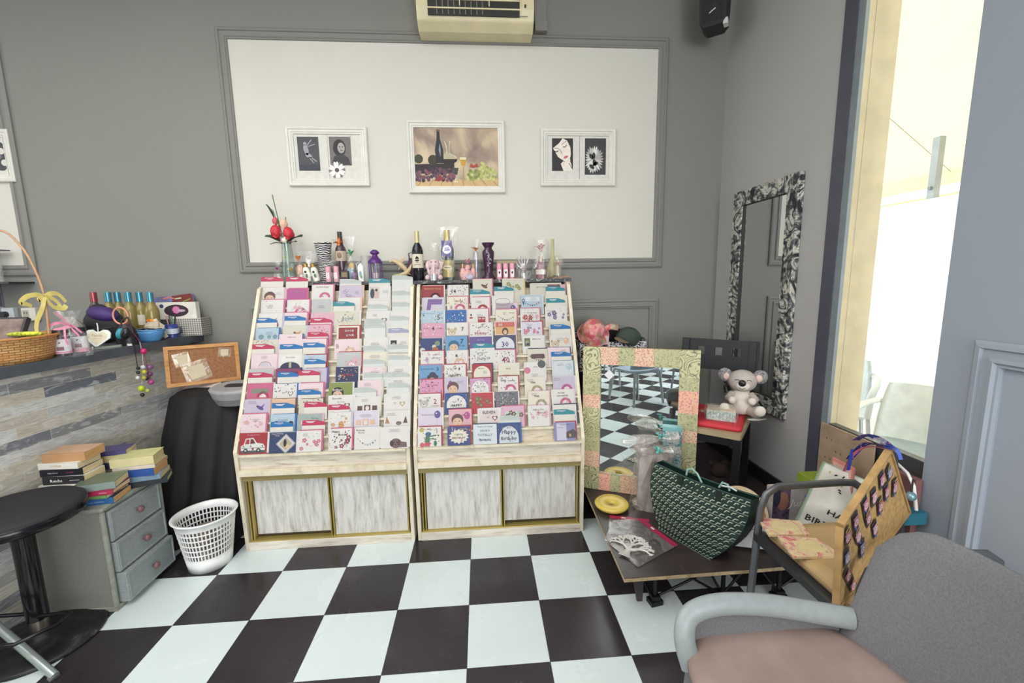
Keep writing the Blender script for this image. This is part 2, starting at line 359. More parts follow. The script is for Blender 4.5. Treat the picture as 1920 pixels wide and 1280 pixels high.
x,z=U(655,258); m.disc(x,z,.010,G1,-.0072,rz=.005,rot=.6); m.disc(x+.006,z+.008,.008,inkm('#b5b2b0'),-.0074,rz=.004,rot=1.5)
m.build('photo_print',t)
# still life
t,hx,hz=frame('framed_print','large middle white frame with wine bottle and grapes still life',(760,223),(948,361))
m=MB(); b=NB('print_backdrop'); v=b.coord(space='Object'); sep=b.n('ShaderNodeSeparateXYZ'); b.l(v,sep.inputs[0]); f=b.noise(v,4.2,4,.5,.6)
bd=b.base(b.ramp(f,[(.28,'#6d5a58'),(.45,'#9c8876'),(.62,'#cdb996')]),.5)
m.rect(-hx+.045,hx-.045,-hz+.045,hz-.045,bd,-.005); x0,x1,z0,z1=-hx+.045,hx-.045,-hz+.045,hz-.045; ww=x1-x0; hh=z1-z0
UV=lambda u,v_:(x0+u*ww,z0+v_*hh)
def P(pts): return [UV(a,b_) for a,b_ in pts]
tan=inkm('#c9a877'); m.flat(P([(0,0),(1,0),(1,.13),(0,.11)]),tan,-.0054)
for k in range(8): m.line(P([(.02+k*.14,0),(.1+k*.115,.12)]),.002,inkm('#4a3526'),-.0056)
m.flat(P([(0,.22),(.47,.22),(.47,.40),(0,.38)]),inkm('#2c2422'),-.0055); m.disc(*UV(.05,.47),.03,inkm('#39402a'),-.0056); m.disc(*UV(.22,.45),.035,inkm('#3a3226'),-.0056)
m.flat(P([(.26,.40),(.245,.62),(.27,.80),(.275,.96),(.305,.96),(.31,.80),(.345,.62),(.345,.40)]),inkm('#23232a'),-.006); m.flat(P([(.29,.62),(.305,.74),(.315,.62),(.31,.5)]),inkm('#8a8f98'),-.0062); m.rect(*[UV(.27,.93)[0],UV(.312,.93)[0],UV(0,.93)[1],UV(0,.965)[1]],inkm('#6a5a40'),-.0063)
m.flat(P([(.36,.74),(.375,.74),(.385,.6),(.40,.57),(.50,.50),(.51,.46),(.46,.40),(.36,.39),(.31,.44),(.31,.48),(.37,.57),(.38,.62)]),inkm('#b5ab8c'),-.0058); m.flat(P([(.31,.47),(.51,.47),(.50,.43),(.46,.39),(.36,.385),(.32,.43)]),inkm('#231d1a'),-.0061)
m.line(P([(.36,.77),(.385,.69),(.39,.57)]),.003,inkm('#e3ddc8'),-.0062); m.line(P([(.425,.77),(.415,.69),(.415,.57),(.5,.5)]),.003,inkm('#e3ddc8'),-.0062)
m.flat(P([(.535,.50),(.545,.38),(.575,.34),(.605,.38),(.615,.50)]),inkm('#dcd2ae'),-.006); m.flat(P([(.537,.46),(.55,.37),(.575,.345),(.60,.37),(.615,.46)]),inkm('#c79a3a'),-.0062); m.line(P([(.577,.34),(.577,.12)]),.004,inkm('#8d7e5e'),-.006); m.disc(*UV(.577,.11),.02,inkm('#b09a70'),-.006,rz=.005)
m.flat(P([(.44,.32),(.52,.32),(.50,.20),(.46,.20)]),inkm('#3a3f38'),-.0059); m.line(P([(.48,.2),(.48,.08)]),.004,inkm('#d8d4c8'),-.0065); m.disc(*UV(.48,.08),.022,inkm('#d9cfae'),-.0064,rz=.005)
rg=random.Random(3)
for i in range(75):
    u=rg.random()**.9*.46+.01; v_=.10+rg.random()*.22*(1-abs(u-.2)*.8); m.disc(*UV(u,v_),.012,inkm(rg.choice(['#6a4450','#80505a','#473444','#5a3f56','#2f2838'])),-.0064-.00002*i,8)
for i in range(80):
    u=.62+rg.random()*.36; v_=.11+rg.random()*(.30-abs(u-.80)*.9); m.disc(*UV(u,v_),.011,inkm(rg.choice(['#9aa05a','#b0b868','#7d8645','#c4c47c'])),-.0064-.00002*i,8)
m.flat(P([(.22,.10),(.30,.20),(.34,.12),(.28,.09)]),inkm('#8a3038'),-.008); m.flat(P([(.65,.33),(.67,.40),(.70,.36),(.74,.40),(.76,.34),(.70,.32)]),inkm('#a5463c'),-.008)
m.build('photo_print',t)
# right frame
t,hx,hz=frame('framed_print','white double frame right of the still life, red lips and flower',(1014,239),(1154,348))
m=MB(); m.rect(-hx+.04,hx-.04,-hz+.04,hz-.04,WHI,-.004); m.line([(.01,-hz+.04),(.01,hz-.04)],.003,G1,-.0045)
q=Q((1035,259),(1074,320.5)); m.rect(*q,K,-.0055); x0,x1,z0,z1=q; ww=x1-x0; hh=z1-z0; FC=inkm('#e9dfd3')
m.flat(P([(.5,1),(.72,.93),(.88,.72),(.9,.5),(.86,.38),(1,.0),(.55,0),(.42,.22),(.55,.32),(.3,.42),(.08,.66),(.05,.7),(.35,.86)]),FC,-.006); m.flat(P([(0,.88),(0,.98),(.45,1),(.3,.84)]),K,-.0061); m.flat(P([(.72,1),(1,1),(1,.3),(.92,.4),(.93,.66),(.8,.85)]),K,-.0061)
m.line(P([(.46,.8),(.58,.88),(.68,.9)]),.003,K,-.0066); m.line(P([(.52,.74),(.62,.73),(.7,.8)]),.005,K,-.0066); m.line(P([(.08,.62),(.2,.58),(.3,.62)]),.006,K,-.0066); m.line(P([(.1,.7),(.3,.69),(.42,.62),(.48,.5)]),.003,K,-.0066)
m.disc(*UV(.66,.43),.0165,inkm('#b5433c'),-.0068,rz=.008,rot=.5); m.line(P([(.58,.4),(.74,.47)]),.0015,inkm('#e9c9c0'),-.007); m.line(P([(.3,.42),(.5,.3),(.62,.28)]),.003,K,-.0066); m.line(P([(.8,.25),(.97,.08)]),.004,K,-.0066); m.line(P([(.85,.3),(1,.2)]),.003,K,-.0066)
q=Q((1097,259),(1135.5,327.5)); m.rect(*q,inkm('#3a373a'),-.0055); x0,x1,z0,z1=q; ww=x1-x0; hh=z1-z0
rg=random.Random(5)
for i in range(26):
    a=2*pi*i/26+.05; L=.066+.012*rg.random(); cx,cz=UV(.42,.42); ex=max(x0+.004,min(x1-.004,cx+math.cos(a)*L)); ez=max(z0+.006,min(z1-.02,cz+math.sin(a)*L*1.25))
    m.disc((cx+ex)/2,(cz+ez)/2,math.hypot(ex-cx,ez-cz)/2,inkm(rg.choice(['#dedad4','#c4c0bc','#a9a5a4'])),-.006-.00002*i,8,rz=.0075,rot=math.atan2(ez-cz,ex-cx))
for u,v_,a in ((.42,.52,0),(.3,.5,.6),(.45,.34,.2),(.33,.22,.9),(.5,.3,2)): m.disc(*UV(u,v_),.012,inkm('#2a282a'),-.0075,rz=.022,rot=a)
m.build('photo_print',t)
# sliver of a picture at the far left
a=at(8,262,'y',W-.03); b_=at(8,320,'y',W-.03)
t=thing('framed_print','dark floral picture cut off by the photo edge at far left','picture',(a.x-.16,W-.006,(a.z+b_.z)/2)); MB().rect(-.13,.13,-.12,.12,WHI,-.004).disc(.1,0,.055,G2,-.005,rz=.09).disc(.11,.03,.02,WHI,-.006).disc(.12,-.04,.02,WHI,-.006).disc(.09,-.0,.02,G1,-.006).build('print',t); MB().ring(-.18,.18,-.16,.16,FP,WHF).build('frame',t)
# air conditioner
ACW=mat('#d9cda6',.45,0,.05,5)
a=at(782,46,'y',W-.20); b_=at(1001,50,'y',W-.20); cx=(a.x+b_.x)/2; hw=(b_.x-a.x)/2; zb=(a.z+b_.z)/2
t=thing('air_conditioner','yellowed wall air conditioner unit above the white wall panel','air conditioner',(cx,W,zb))
prof=[(0,0),(-.13,-.005),(-.19,.03),(-.215,.09),(-.215,.20),(-.19,.27),(-.14,.29),(0,.29)]
def xprof(prof,x0,x1,m,mm): # outline in (y,z), extruded in x
    n=len(prof); vs=[(x0,y,z) for y,z in prof]+[(x1,y,z) for y,z in prof]
    mm.add(vs,[tuple(range(n)),tuple(range(2*n-1,n-1,-1))],m); mm.add(vs,[(i,i+n,(i+1)%n+n,(i+1)%n) for i in range(n)],m); return mm
xprof(prof,-hw,hw,ACW,MB()).build('body',t,bevel=.008)
mo=MB(); LV=T(0,-.207,.085)@RX(.15); DKV=mat('#2c2b28',.7)
mo.box(-hw+.07,hw-.09,-.012,.002,-.035,.075,DKV,LV); mo.build('air_outlet',t)
for zz in (.0,.045):
    mo=MB(); mo.box(-hw+.07,hw-.09,-.022,-.012,zz-.004,zz+.003,ACW,LV); mo.build('louvre',t)
mo=MB()
for k in range(9): mo.box(-.24+k*.035,-.235+k*.035,-.014,-.011,-.03,.07,mat('#77705a'),LV)
for k in (-.1,.08): mo.box(k,k+.006,-.03,-.012,.01,.05,ACW,LV)
mo.build('fins',t)
mo=MB(); mo.box(hw-.06,hw-.05,-.223,-.21,.10,.115,K).box(hw-.1,hw-.04,-.2175,-.213,.05,.052,G1); mo.build('indicator',t)
o=MB().box(0,.075,-.04,0,0,.30,GREY).box(-.0,.08,-.055,-.0,-.03,.03,GREY).box(.045,.09,-.03,-.001,.2,.4,mat('#dedbd0')); q=at(1003,50,'y',W-.04); tag(o.build('cable_duct',loc=(q.x,W,q.z)),'grey painted pipe duct beside the air conditioner','duct')
# loudspeaker in the corner
t=thing('loudspeaker','small black loudspeaker high in the corner of the room','loudspeaker',(2.95,.70,3.06),R(-38))
MB().prism([(-.075,.03),(-.05,0),(.05,0),(.075,.03),(.085,.3),(-.085,.3)],-.08,.06,mat('#1f1e20',.5)).build('cabinet',t,bevel=.008)
MB().rect(-.06,.06,.03,.27,mat('#2a292c',.9,0,.2,90),-.0815).line([(-.02,.075),(.015,.095)],.006,WHI,-.083).build('grille',t)
MB().tube([(0,.06,.15),(0,.2,.17)],.015,mat('#b8b8b4',.4,.5)).build('bracket',t); MB().box(.06,.085,-.07,-.02,-.004,.03,mat('#cfcfcb')).build('corner_clip',t)
# sockets and shelf at far left
def wx(px,py): return at(px,py,'y',W-.03)
for lab,(xa,ya),(xb,yb),plug in (('cream double wall socket beneath the yellow ribbon',(39,577),(70,601),0),('grey wall socket with black plug left of the cream one',(2,577),(29,601),1)):
    a=wx(xa,ya); b_=wx(xb,yb); t=thing('wall_socket',lab,'socket',((a.x+b_.x)/2,W,(a.z+b_.z)/2)); hx=(b_.x-a.x)/2; hz=(a.z-b_.z)/2
    MB().box(-hx,hx,-.035,0,-hz,hz,mat('#cfcabc' if not plug else '#bcc0c4',.5)).build('housing',t,bevel=.005)
    o=MB()
    if plug: o.cyl(.02,.0,.03,K,14,T(-.01,-.035,0)@RX(pi/2)); o.build('plug',t)
    else: o.rect(-hx*.75,hx*.1,-hz*.5,hz*.6,mat('#a39d8e'),-.036).disc(-hx*.5,.01,.004,K,-.037).disc(-hx*.15,.01,.004,K,-.037); o.build('socket_face',t)
a=wx(56,528); t=thing('wall_shelf','dark narrow wall shelf holding the tall clear glass','shelf',(a.x,W,a.z))
MB().box(-.9,.0,-.16,0,-.012,.0,mat('#2c2a2c',.4)).build('board',t); MB().box(-.24,-.215,-.12,-.008,-.16,-.012,mat('#777a80',.4,.6)).build('bracket',t); MB().box(-.245,-.21,-.008,0,-.2,-.012,mat('#8d9094',.4,.6)).build('wall_plate',t)
o=MB(); g=film('#ffffff',.30,9,'clear_plastic'); o.lathe([(.05,0),(.052,.2),(.05,.2),(.045,.01)],g,18,cap=False); o.box(.02,.04,-.045,-.035,0,.2,mat('#e8e8e6',.2)); o.box(-.08,.085,-.05,.05,.2,.206,mat('#55555a',.3)); tag(o.build('glass_jar',loc=(a.x-.17,W-.08,a.z)),'tall clear jar on the dark wall shelf at far left','jar')
# ============================================================ card racks
def distressed(name,c1,c2,c3,sc_,rot=(0,0,0)):
    b=NB(name); v=b.coord(sc_,rot); f=b.noise(v,6,6,.65,.3); f2=b.noise(b.coord((1,1,1)),5,3)
    c=b.ramp(f,[(.30,c3),(.42,c2),(.56,c1),(.8,c1)]); c=b.mix(c,c2,b.ramp(f2,[(.45,(0,0,0,1)),(.75,(.45,)*3+(1,))]))
    b.bump(f,.3,.002); return b.base(c,.6)
WDH=distressed('whitewashed_wood','#ddd6c8','#cabfb0','#a59684',(1,6,9))
WDV=distressed('whitewashed_wood_upright','#d3d1cc','#bdbab5','#98918a',(7,5,1))
WDL=distressed('pale_wood_edge','#ddd3be','#d0c5ae','#b9aa90',(3,3,1.5))
WDB=distressed('rack_backing_wood','#c9bda8','#b3a48c','#8f7d66',(1,4,8))
BRS=mat('#b8a560',.35,.6,.06,6); BRD=mat('#9b8d5c',.5,.2,.06,6)
YB0,ZB0,PY,PZ,TH=.173,.5895,.043,.078,R(18); CH=.13
NZ=Vector((0,-math.cos(TH),math.sin(TH)))
def rack(x0,x1,label,flip):
    t=thing('card_rack',label,'display rack',((x0+x1)/2,.2,0)); X0,X1=x0-(x0+x1)/2,x1-(x0+x1)/2
    side=[(0,0),(-.02,.60),(.41,1.485),(.44,1.498),(W-.2-.004,1.498),(W-.2-.004,0)]
    for a in (X0,X1-.02):
        xprof(side,a,a+.02,WDL,MB()).build('side_panel',t,bevel=.002)
    a,b_=X0+.02,X1-.02
    MB().box(a,b_,W-.225,W-.205,.05,1.495,WDB).build('back_panel',t)
    for k in range(11):
        yk=YB0-.2+k*PY; zk=ZB0+k*PZ; m=MB(); m.box(a,b_,yk-.014,yk+.05,zk-.012,zk,WDL)
        m.box(a,b_,0,.008,-.01,.088 if k<10 else .10,WDB,T(0,yk+.028,zk)@RX(-TH)); m.build('card_tier',t)
    MB().box(a,b_,.0,.02,.49,ZB0-.012,WDH).build('fascia',t)
    MB().box(a,b_,-.035,.02,.462,.49,WDL).box(a,b_,-.03,.01,.49,.495,WDL).build('ledge',t,bevel=.004)
    MB().box(a,b_,.0,.03,.42,.462,BRD).build('door_track',t)
    MB().box(a,b_,-.004,.05,0,.05,WDH).box(a,b_,.0,.05,.05,.056,BRS).build('plinth',t,bevel=.002)
    MB().box(a,b_,.06,.065,.05,.43,mat('#5b5240',.8)).build('inner_panel',t)
    mid=(a+b_)/2+.01; L=(a+.035,mid-.012); Rr=(mid+.012,b_-.02)
    for (d0,d1),dy in ((L,.022 if flip else .038),(Rr,.038 if flip else .022)):
        MB().box(d0,d1,dy,dy+.012,.056 if dy<.03 else .075,.42,WDV).build('door',t,bevel=.002)
    for xx in (a+.008,a+.024,mid-.012,mid+.004,b_-.018):
        MB().box(xx,xx+.007,.012,.05,.05,.43,BRS).build('door_rail',t)
    if not flip: MB().flat([(a+.001,.06),(a+.03,.06),(a+.028,.3),(a+.016,.42),(a+.001,.42)],mat('#d8a35c',.6),-.0+.055).build('bare_wood_patch',t)
    return t
rack(.043,1.0,'whitewashed greeting card rack on the left, next to the waste basket',False)
rack(1.02,2.008,'whitewashed greeting card rack on the right, next to the patterned mirror',True)
def pm(h):
    r,g,b=[int(h[i:i+2],16) for i in (1,3,5)]; m_=(r+g+b)/3; q=lambda v:int(max(0,min(255,(v*.92+m_*.08)*.83)))
    return mat('#%02x%02x%02x'%(q(r),q(g),q(b)),.55,0,.02,20)
CC={'w':'#eeebe4','c':'#f3ead6','p':'#eab6c4','P':'#d8688e','m':'#c4569a','l':'#d3c6dd','b':'#bcd2e2','B':'#2f6fb8','n':'#2c3560','r':'#b5303c','g':'#8b9a4e','y':'#e8c65e','o':'#e09a58','G':'#c9cac8','k':'#2d2a2e','t':'#2b8f9f','v':'#6a5aa0','e':'#e3dcc8','s':'#7ea0a8','q':'#9aa0a6','x':'#c8325c','z':'#1f78c0','d':'#f6dde2','f':'#f0c4a4','h':'#6b4a48'}
TABC={'x':'#cf2f5c','z':'#1a76bd','t':'#2a93a4','W':'#c9d2cc','v':'#a9a9cc'}
def bars(m,x,z,w_,n,y,h='#9a9296',s=.003,rg=random):
    for i in range(n):
        ww=w_*(.6+.4*rg.random()); m.line([(x-ww/2,z-i*s*2.1),(x+ww/2,z-i*s*2.1+.0004)],s*.5,pm(h),y)
def motif(m,k,w_,h,vb,c,y,rg):
    hv=h-vb; U=lambda u,v:(-w_/2+u*w_,vb+v*hv); c=c.strip() or 'q'; C=pm(c if c[0]=='#' else CC.get(c[0],'#cccccc')); s=min(w_,hv)
    if c==' ': c='q'
    if k=='dot':
        for i in range(26): u,v=U(.05+.9*rg.random(),.06+.88*rg.random()); m.disc(u,v,.0022+.002*rg.random(),pm(CC[rg.choice(c if len(c)>1 else c+'q')]),y,6)
    elif k=='fl':
        for i in range(7):
            u,v=U(.15+.75*rg.random()**.7,.08+.5*rg.random()); r=.004+.006*rg.random()
            for j in range(5): m.disc(u+r*math.cos(j*1.256),v+r*math.sin(j*1.256),r*.62,C,y-.00005*j,6)
            m.disc(u,v,r*.4,pm(CC['y']),y-.0004,6)
        for i in range(8): u,v=U(rg.random()*.9+.05,rg.random()*.85+.05); m.disc(u,v,.002,pm(CC['q']),y,5,rz=.004,rot=rg.random()*3)
    elif k=='arc':
        u,v=U(.62,0); m.disc(u,v,s*.42,C,y,14,a0=0,a1=pi); m.disc(u,v,s*.24,pm('#f6e6ea'),y-.0002,12,a0=0,a1=pi)
        for i in range(5): a,b_=U(.45+.35*rg.random(),.05+.35*rg.random()); m.disc(a,b_,.0025,pm(CC['h']),y-.0004,6)
    elif k=='bal':
        u,v=U(.8,.55); m.disc(u,v,s*.22,C,y,12,rz=s*.27); m.line([(u,v-s*.25),(u-.004,vb)],.001,pm(CC['q']),y); m.disc(u-s*.07,v+s*.08,s*.05,pm('#f7eef4'),y-.0002,6)
    elif k=='hrt':
        for u0,v0,r in ((.75,.3,s*.2),(.45,.35,s*.08)):
            u,v=U(u0,v0); m.flat([(u,v-r),(u+r,v),(u+r*.9,v+r*.6),(u+r*.45,v+r*.75),(u,v+r*.4),(u-r*.45,v+r*.75),(u-r*.9,v+r*.6),(u-r,v)],C,y); r*=.6; m.flat([(u,v-r),(u+r,v),(u+r*.9,v+r*.6),(u+r*.45,v+r*.75),(u,v+r*.4),(u-r*.45,v+r*.75),(u-r*.9,v+r*.6),(u-r,v)],pm('#f4ecdc'),y-.0002)
    elif k=='tree':
        for u0,r in ((.25,.2),(.6,.14),(.85,.17)): u,v=U(u0,.35); m.disc(u,v,s*r,C,y,10); m.line([(u,v),(u,vb)],.003,pm(CC['q']),y-.0002)
    elif k=='car':
        m.rect(-w_/2+.008,w_/2-.008,.006,.024,pm('#5a5a5c'),y); u,v=0,.03
        m.flat([(-.062,.02),(-.064,.045),(-.05,.052),(-.04,.085),(.0,.088),(.02,.06),(.052,.055),(.064,.04),(.064,.02)],pm('#e9e8e2'),y-.0002); m.flat([(-.044,.055),(-.036,.08),(-.02,.081),(-.02,.055)],pm('#b9464a'),y-.0004); m.flat([(-.015,.055),(-.015,.081),(-.001,.081),(.013,.058)],pm('#7c2f36'),y-.0004)
        for a in (-.038,.03): m.disc(a,.02,.012,pm('#2b2b2d'),y-.0005,10); m.disc(a,.02,.006,pm('#c9c9c9'),y-.0006,8)
        for a in (-.05,-.012,.05): m.disc(a,.043,.005,pm('#8d9394'),y-.0005,8)
        m.line([(-.06,.034),(.062,.034)],.003,pm('#77797a'),y-.0005); m.disc(.0,.028,.006,pm('#a02c38'),y-.0006,8)
    elif k=='dia':
        u,v=U(.62,.42); r=s*.5
        for rr,cc in ((r,'#a9acae'),(r*.86,'#dcdcd8'),(r*.66,'#c4b49a')): m.flat([(u,v-rr),(u+rr,v),(u,v+rr),(u-rr,v)],pm(cc),y-.0002*(2-rr/r))
        m.disc(u-.004,v+.004,r*.16,pm(CC['k']),y-.001,8,rz=r*.4); m.disc(u+.01,v-r*.25,r*.3,pm('#e8c79a'),y-.0009,8,rz=r*.2)
    elif k=='brd':
        u,v=U(.62,.38); m.disc(u,v,s*.24,C,y,10,rz=s*.12,rot=-.5); m.flat([(u-s*.1,v),(u+s*.3,v+s*.3),(u+s*.12,v-s*.02)],C,y-.0002); m.flat([(u-s*.2,v+s*.2),(u-s*.05,v),(u+s*.05,v)],C,y-.0002); m.disc(u-s*.2,v+s*.12,s*.08,pm(CC['h']),y-.0003,8)
    elif k=='ted':
        u,v=U(.26,.3); r=s*.3; CF=pm('#dcc9a6' if c=='o' else '#c9c2bc')
        for a in (-.85,.85): m.disc(u+r*a,v+r*.75,r*.42,CF,y,10); m.disc(u+r*a,v+r*.75,r*.22,pm('#b89d80'),y-.0002,8)
        m.disc(u,v,r,CF,y-.0003,14,rz=r*.85); m.disc(u,v-r*.3,r*.45,pm('#efe6d6'),y-.0005,10,rz=r*.3); m.disc(u,v-r*.15,r*.14,pm(CC['k']),y-.0007,8)
        for a in (-.35,.35): m.disc(u+r*a,v+r*.2,r*.08,pm(CC['k']),y-.0006,6)
    elif k=='fac':
        u,v=U(.38,.08); r=s*.42; m.disc(u,v+r*.5,r,C,y,16,rz=r*.95); m.disc(u,v+r*.1,r*.78,pm('#edc6a4'),y-.0002,14,rz=r*.7)
        for a in (-.35,.35): m.disc(u+r*a,v+r*.22,r*.09,pm(CC['k']),y-.0004,6)
        m.disc(u,v-r*.02,r*.07,pm('#cf8f7a'),y-.0004,6)
    elif k=='bun':
        n=8
        for i in range(n):
            u,v=U(.1+.8*i/n,.5-.3*math.sin(pi*i/n)); m.flat([(u,v),(u+.009,v),(u+.0045,v-.010)],pm(CC[rg.choice(c)]),y)
        m.line([U(.1+.8*i/n,.5-.3*math.sin(pi*i/n)) for i in range(n+1)],.001,pm(CC['q']),y)
    elif k=='str':
        u,v=U(.5,.45); P=[]
        for i in range(28): r=(.46 if i%2 else .36)*w_; P.append((u+r*math.cos(i*2*pi/28),v+r*.72*math.sin(i*2*pi/28)))
        m.flat(P,C,y)
        for i in range(10): a,b_=U(rg.random(),.1+.85*rg.random()); m.disc(a,b_,.004,pm(CC[rg.choice('oyrs')]),y-.0002,6)
    elif k=='arch':
        u,v=U(.5,-.02); m.flat([(u-w_*.42,v)]+[(u+w_*.42*math.cos(a),v+hv*.25+hv*.62*math.sin(a)) for a in [pi-pi*i/14 for i in range(15)]]+[(u+w_*.42,v)],C,y)
    elif k=='ovl':
        u,v=U(.5,.5); P=[(u+w_*.34*math.cos(a),v+hv*.28*math.sin(a)) for a in [2*pi*i/20 for i in range(21)]]; m.line(P,.002,C,y)
    elif k=='wav':
        for q in range(5):
            u,v=U(.12+.45*rg.random(),.1+.7*rg.random()); m.line([(u+.004*i*.6*math.cos(i*.9),v+.004*i*.6*math.sin(i*.9)) for i in range(8)],.0018,C,y)
    elif k=='sq3':
        for i in range(3): u,v=U(.2+.3*i,.22); q=.014 if i!=1 else .018; m.rect(u-q,u+q,v-q,v+q,C,y-.0001*i); 
        u,v=U(.5,.22); m.disc(u,v,.011,pm('#efe8e0'),y-.0006,10,rz=.014)
    elif k=='lab':
        u,v=U(.5,.45); P=rrect(u-w_*.33,u+w_*.33,v-hv*.17,v+hv*.17,hv*.1); m.flat(P,C,y)
    elif k=='pic':
        u,v=U(.22,.5); m.rect(u-.018,u+.018,v-.026,v+.026,C,y); m.disc(u,v,.012,pm('#a8a68c'),y-.0002,8); m.disc(u+.004,v-.012,.008,pm('#33405a'),y-.0003,8)
    elif k=='dog':
        u,v=U(.55,.2); m.disc(u,v,s*.28,C,y,12,rz=s*.24); m.flat([(u,vb),(u+w_*.42,vb),(u+w_*.4,v+.004),(u+.01,v+.012)],C,y-.0001); m.disc(u-s*.2,v,s*.1,pm('#4c3836'),y-.0002,8,rz=s*.16); m.disc(u+s*.14,v+s*.02,s*.09,pm('#5e4744'),y-.0002,8,rz=s*.15)
        for a in (-.09,.05): m.disc(u+s*a,v+s*.05,s*.03,pm(CC['k']),y-.0004,6)
        m.disc(u-s*.02,v-s*.06,s*.035,pm(CC['k']),y-.0004,6)
    elif k=='cat':
        u,v=U(.5,.15)
        for a,cc in ((-.36,'#b98a60'),(.36,'#6a5044')): m.flat([(u+w_*a-.012,v),(u+w_*a+(.004 if a>0 else -.004),v+s*.5),(u+w_*a+.014,v)],pm(cc),y)
        m.disc(u+.014,v,s*.2,pm('#8c7a70'),y-.0001,10,rz=s*.14); m.disc(u+.01,v+.004,.003,pm(CC['k']),y-.0003,6); m.disc(u+.024,v+.004,.003,pm(CC['k']),y-.0003,6)
    elif k=='cap':
        m.rect(-w_/2+.004,w_/2-.004,vb,h-.004,pm('#6fa3d0'),y); u,v=U(.6,.12); m.disc(u,v,s*.42,pm('#3c3f52'),y-.0002,12,rz=s*.2); m.disc(u,v+.01,s*.26,pm('#3c3f52'),y-.0003,12,rz=s*.24); m.disc(u-.004,v-.012,s*.2,pm('#e8c6a8'),y-.0004,10,rz=s*.1)
    elif k=='boy':
        u,v=U(.78,.6); m.disc(u,v,s*.2,pm('#7f9c72'),y,10); m.disc(u-.02,v-.02,s*.16,pm('#cfd6c8'),y-.0001,8); u,v=U(.68,.12); m.disc(u,v,s*.24,pm('#b26f45'),y-.0002,10); u,v=U(.1,.08); m.disc(u,v,s*.22,pm('#dcdfe6'),y-.0001,8)
    elif k=='drs':
        m.rect(-w_*.4,w_*.4,vb+hv*.45,h-.012,pm('#f4f1ea'),y); u,v=U(.5,-.02); m.disc(u,v,w_*.42,pm('#34365c'),y-.0002,16,rz=hv*.42,a0=0,a1=pi); m.rect(u-.007,u+.007,v,v+hv*.4,pm('#c9bba0'),y-.0004)
    elif k=='wed':
        m.rect(-w_/2+.004,-w_*.02,vb,h-.006,pm('#d9cfc4'),y); u,v=U(.16,.4); m.disc(u,v,.014,pm('#3c4254'),y-.0002,8,rz=.034); u,v=U(.34,.35); m.disc(u,v,.013,pm('#e6bdb0'),y-.0003,8,rz=.03); m.disc(u,v+.026,.009,pm('#4a3a3a'),y-.0004,8)
    elif k=='blk': 
        m.rect(-w_*.42,w_*.42,vb,h-.010,C,y)
    elif k=='hse':
        m.rect(-w_/2+.003,w_/2-.003,vb,h-.003,pm('#8f8fc4'),y); m.rect(-w_*.38,w_*.08,vb,h-.006,pm('#d9d3e8'),y-.0002); u,v=U(.8,.3); m.flat([(u-.03,v-.02),(u+.03,v-.02),(u+.03,v+.012),(u+.012,v+.032),(u-.03,v+.014)],pm('#584c50'),y-.0003); m.rect(u-.014,u-.002,v-.012,v+.004,pm('#c9a060'),y-.0005)
    elif k=='bus':
        u,v=U(.68,.12); m.rect(u-.024,u+.024,v-.016,v+.02,pm(CC['r']),y-.0002); m.rect(u-.02,u-.003,v+.004,v+.014,pm('#d8b8b4'),y-.0004); m.rect(u+.003,u+.02,v+.004,v+.014,pm('#d8b8b4'),y-.0004); u,v=U(.18,.3); m.disc(u,v,.012,pm(CC['r']),y,8,rz=.006); m.rect(u-.005,u+.005,v+.012,v+.026,pm('#555'+'558'),y)
    elif k=='wrm':
        m.rect(-w_/2+.005,w_/2-.005,h-hv*.45,h-.005,pm('#dc6f64'),y); m.rect(-w_/2+.005,w_/2-.005,vb,h-hv*.45,pm('#edb877'),y); u,v=U(.5,.2); m.disc(u,v,s*.24,pm('#5b4038'),y-.0002,12,rz=s*.3); m.disc(u,v-.004,s*.15,pm('#e9c2a8'),y-.0003,10,rz=s*.18)
    elif k=='rst':
        u,v=U(.12,.55); m.disc(u,v,.011,pm('#4f6390'),y-.0001,10); m.disc(u,v,.006,pm('#dfe6ee'),y-.0003,8); m.flat([(u-.008,v-.006),(u-.002,v-.03),(u+.002,v-.03),(u+.008,v-.006)],pm('#4f6390'),y); m.rect(-w_*.3,w_*.38,vb+hv*.5,h-.012,pm('#e6edf2'),y-.0001)
    elif k=='dark':
        m.disc(*U(.85,.85),s*.3,pm('#5b5d60'),y,12); m.disc(*U(.15,.4),s*.25,pm('#dc7f98'),y,12)
    elif k=='wrth':
        u,v=U(.55,.1); m.line([(u+.034*math.cos(a),v+.030*math.sin(a)) for a in [pi*i/12 for i in range(13)]],.003,pm('#8b7f8c'),y); m.disc(u,v,.028,pm('#dcd3e0'),y+.0001,14,a0=0,a1=pi)
    elif k=='croc':
        u,v=U(.42,.3); m.disc(u,v,.014,pm('#4d8468'),y,10,rz=.034); m.disc(u+.004,v+.034,.017,pm('#3f6e8c'),y-.0001,10,rz=.012); m.line([(u+.01,v+.02),(u+.05,v+.026)],.007,pm('#4d8468'),y-.0002); m.line([(u+.01,v+.008),(u+.05,v+.004)],.006,pm('#4d8468'),y-.0002); m.rect(u-.016,u+.014,v-.034,v-.012,pm('#cf5b5b'),y-.0003); m.disc(*U(.18,.85),.014,pm('#c9b45a'),y,8); m.disc(*U(.75,.12),.01,pm('#3f7f60'),y,8,rz=.016); m.disc(*U(.2,.06),.014,pm('#d8646c'),y,8)
    elif k=='teal7':
        m.flat([U(.2,.0),U(.27,.88),U(.92,.88),U(.88,.45),U(.42,.45),U(.38,.0)],pm('#8a67ab'),y)
def ordn(n): return ['bottom','second lowest','third lowest','fourth lowest','fifth lowest','middle','fifth','fourth','third','second','top'][n]
CI={}
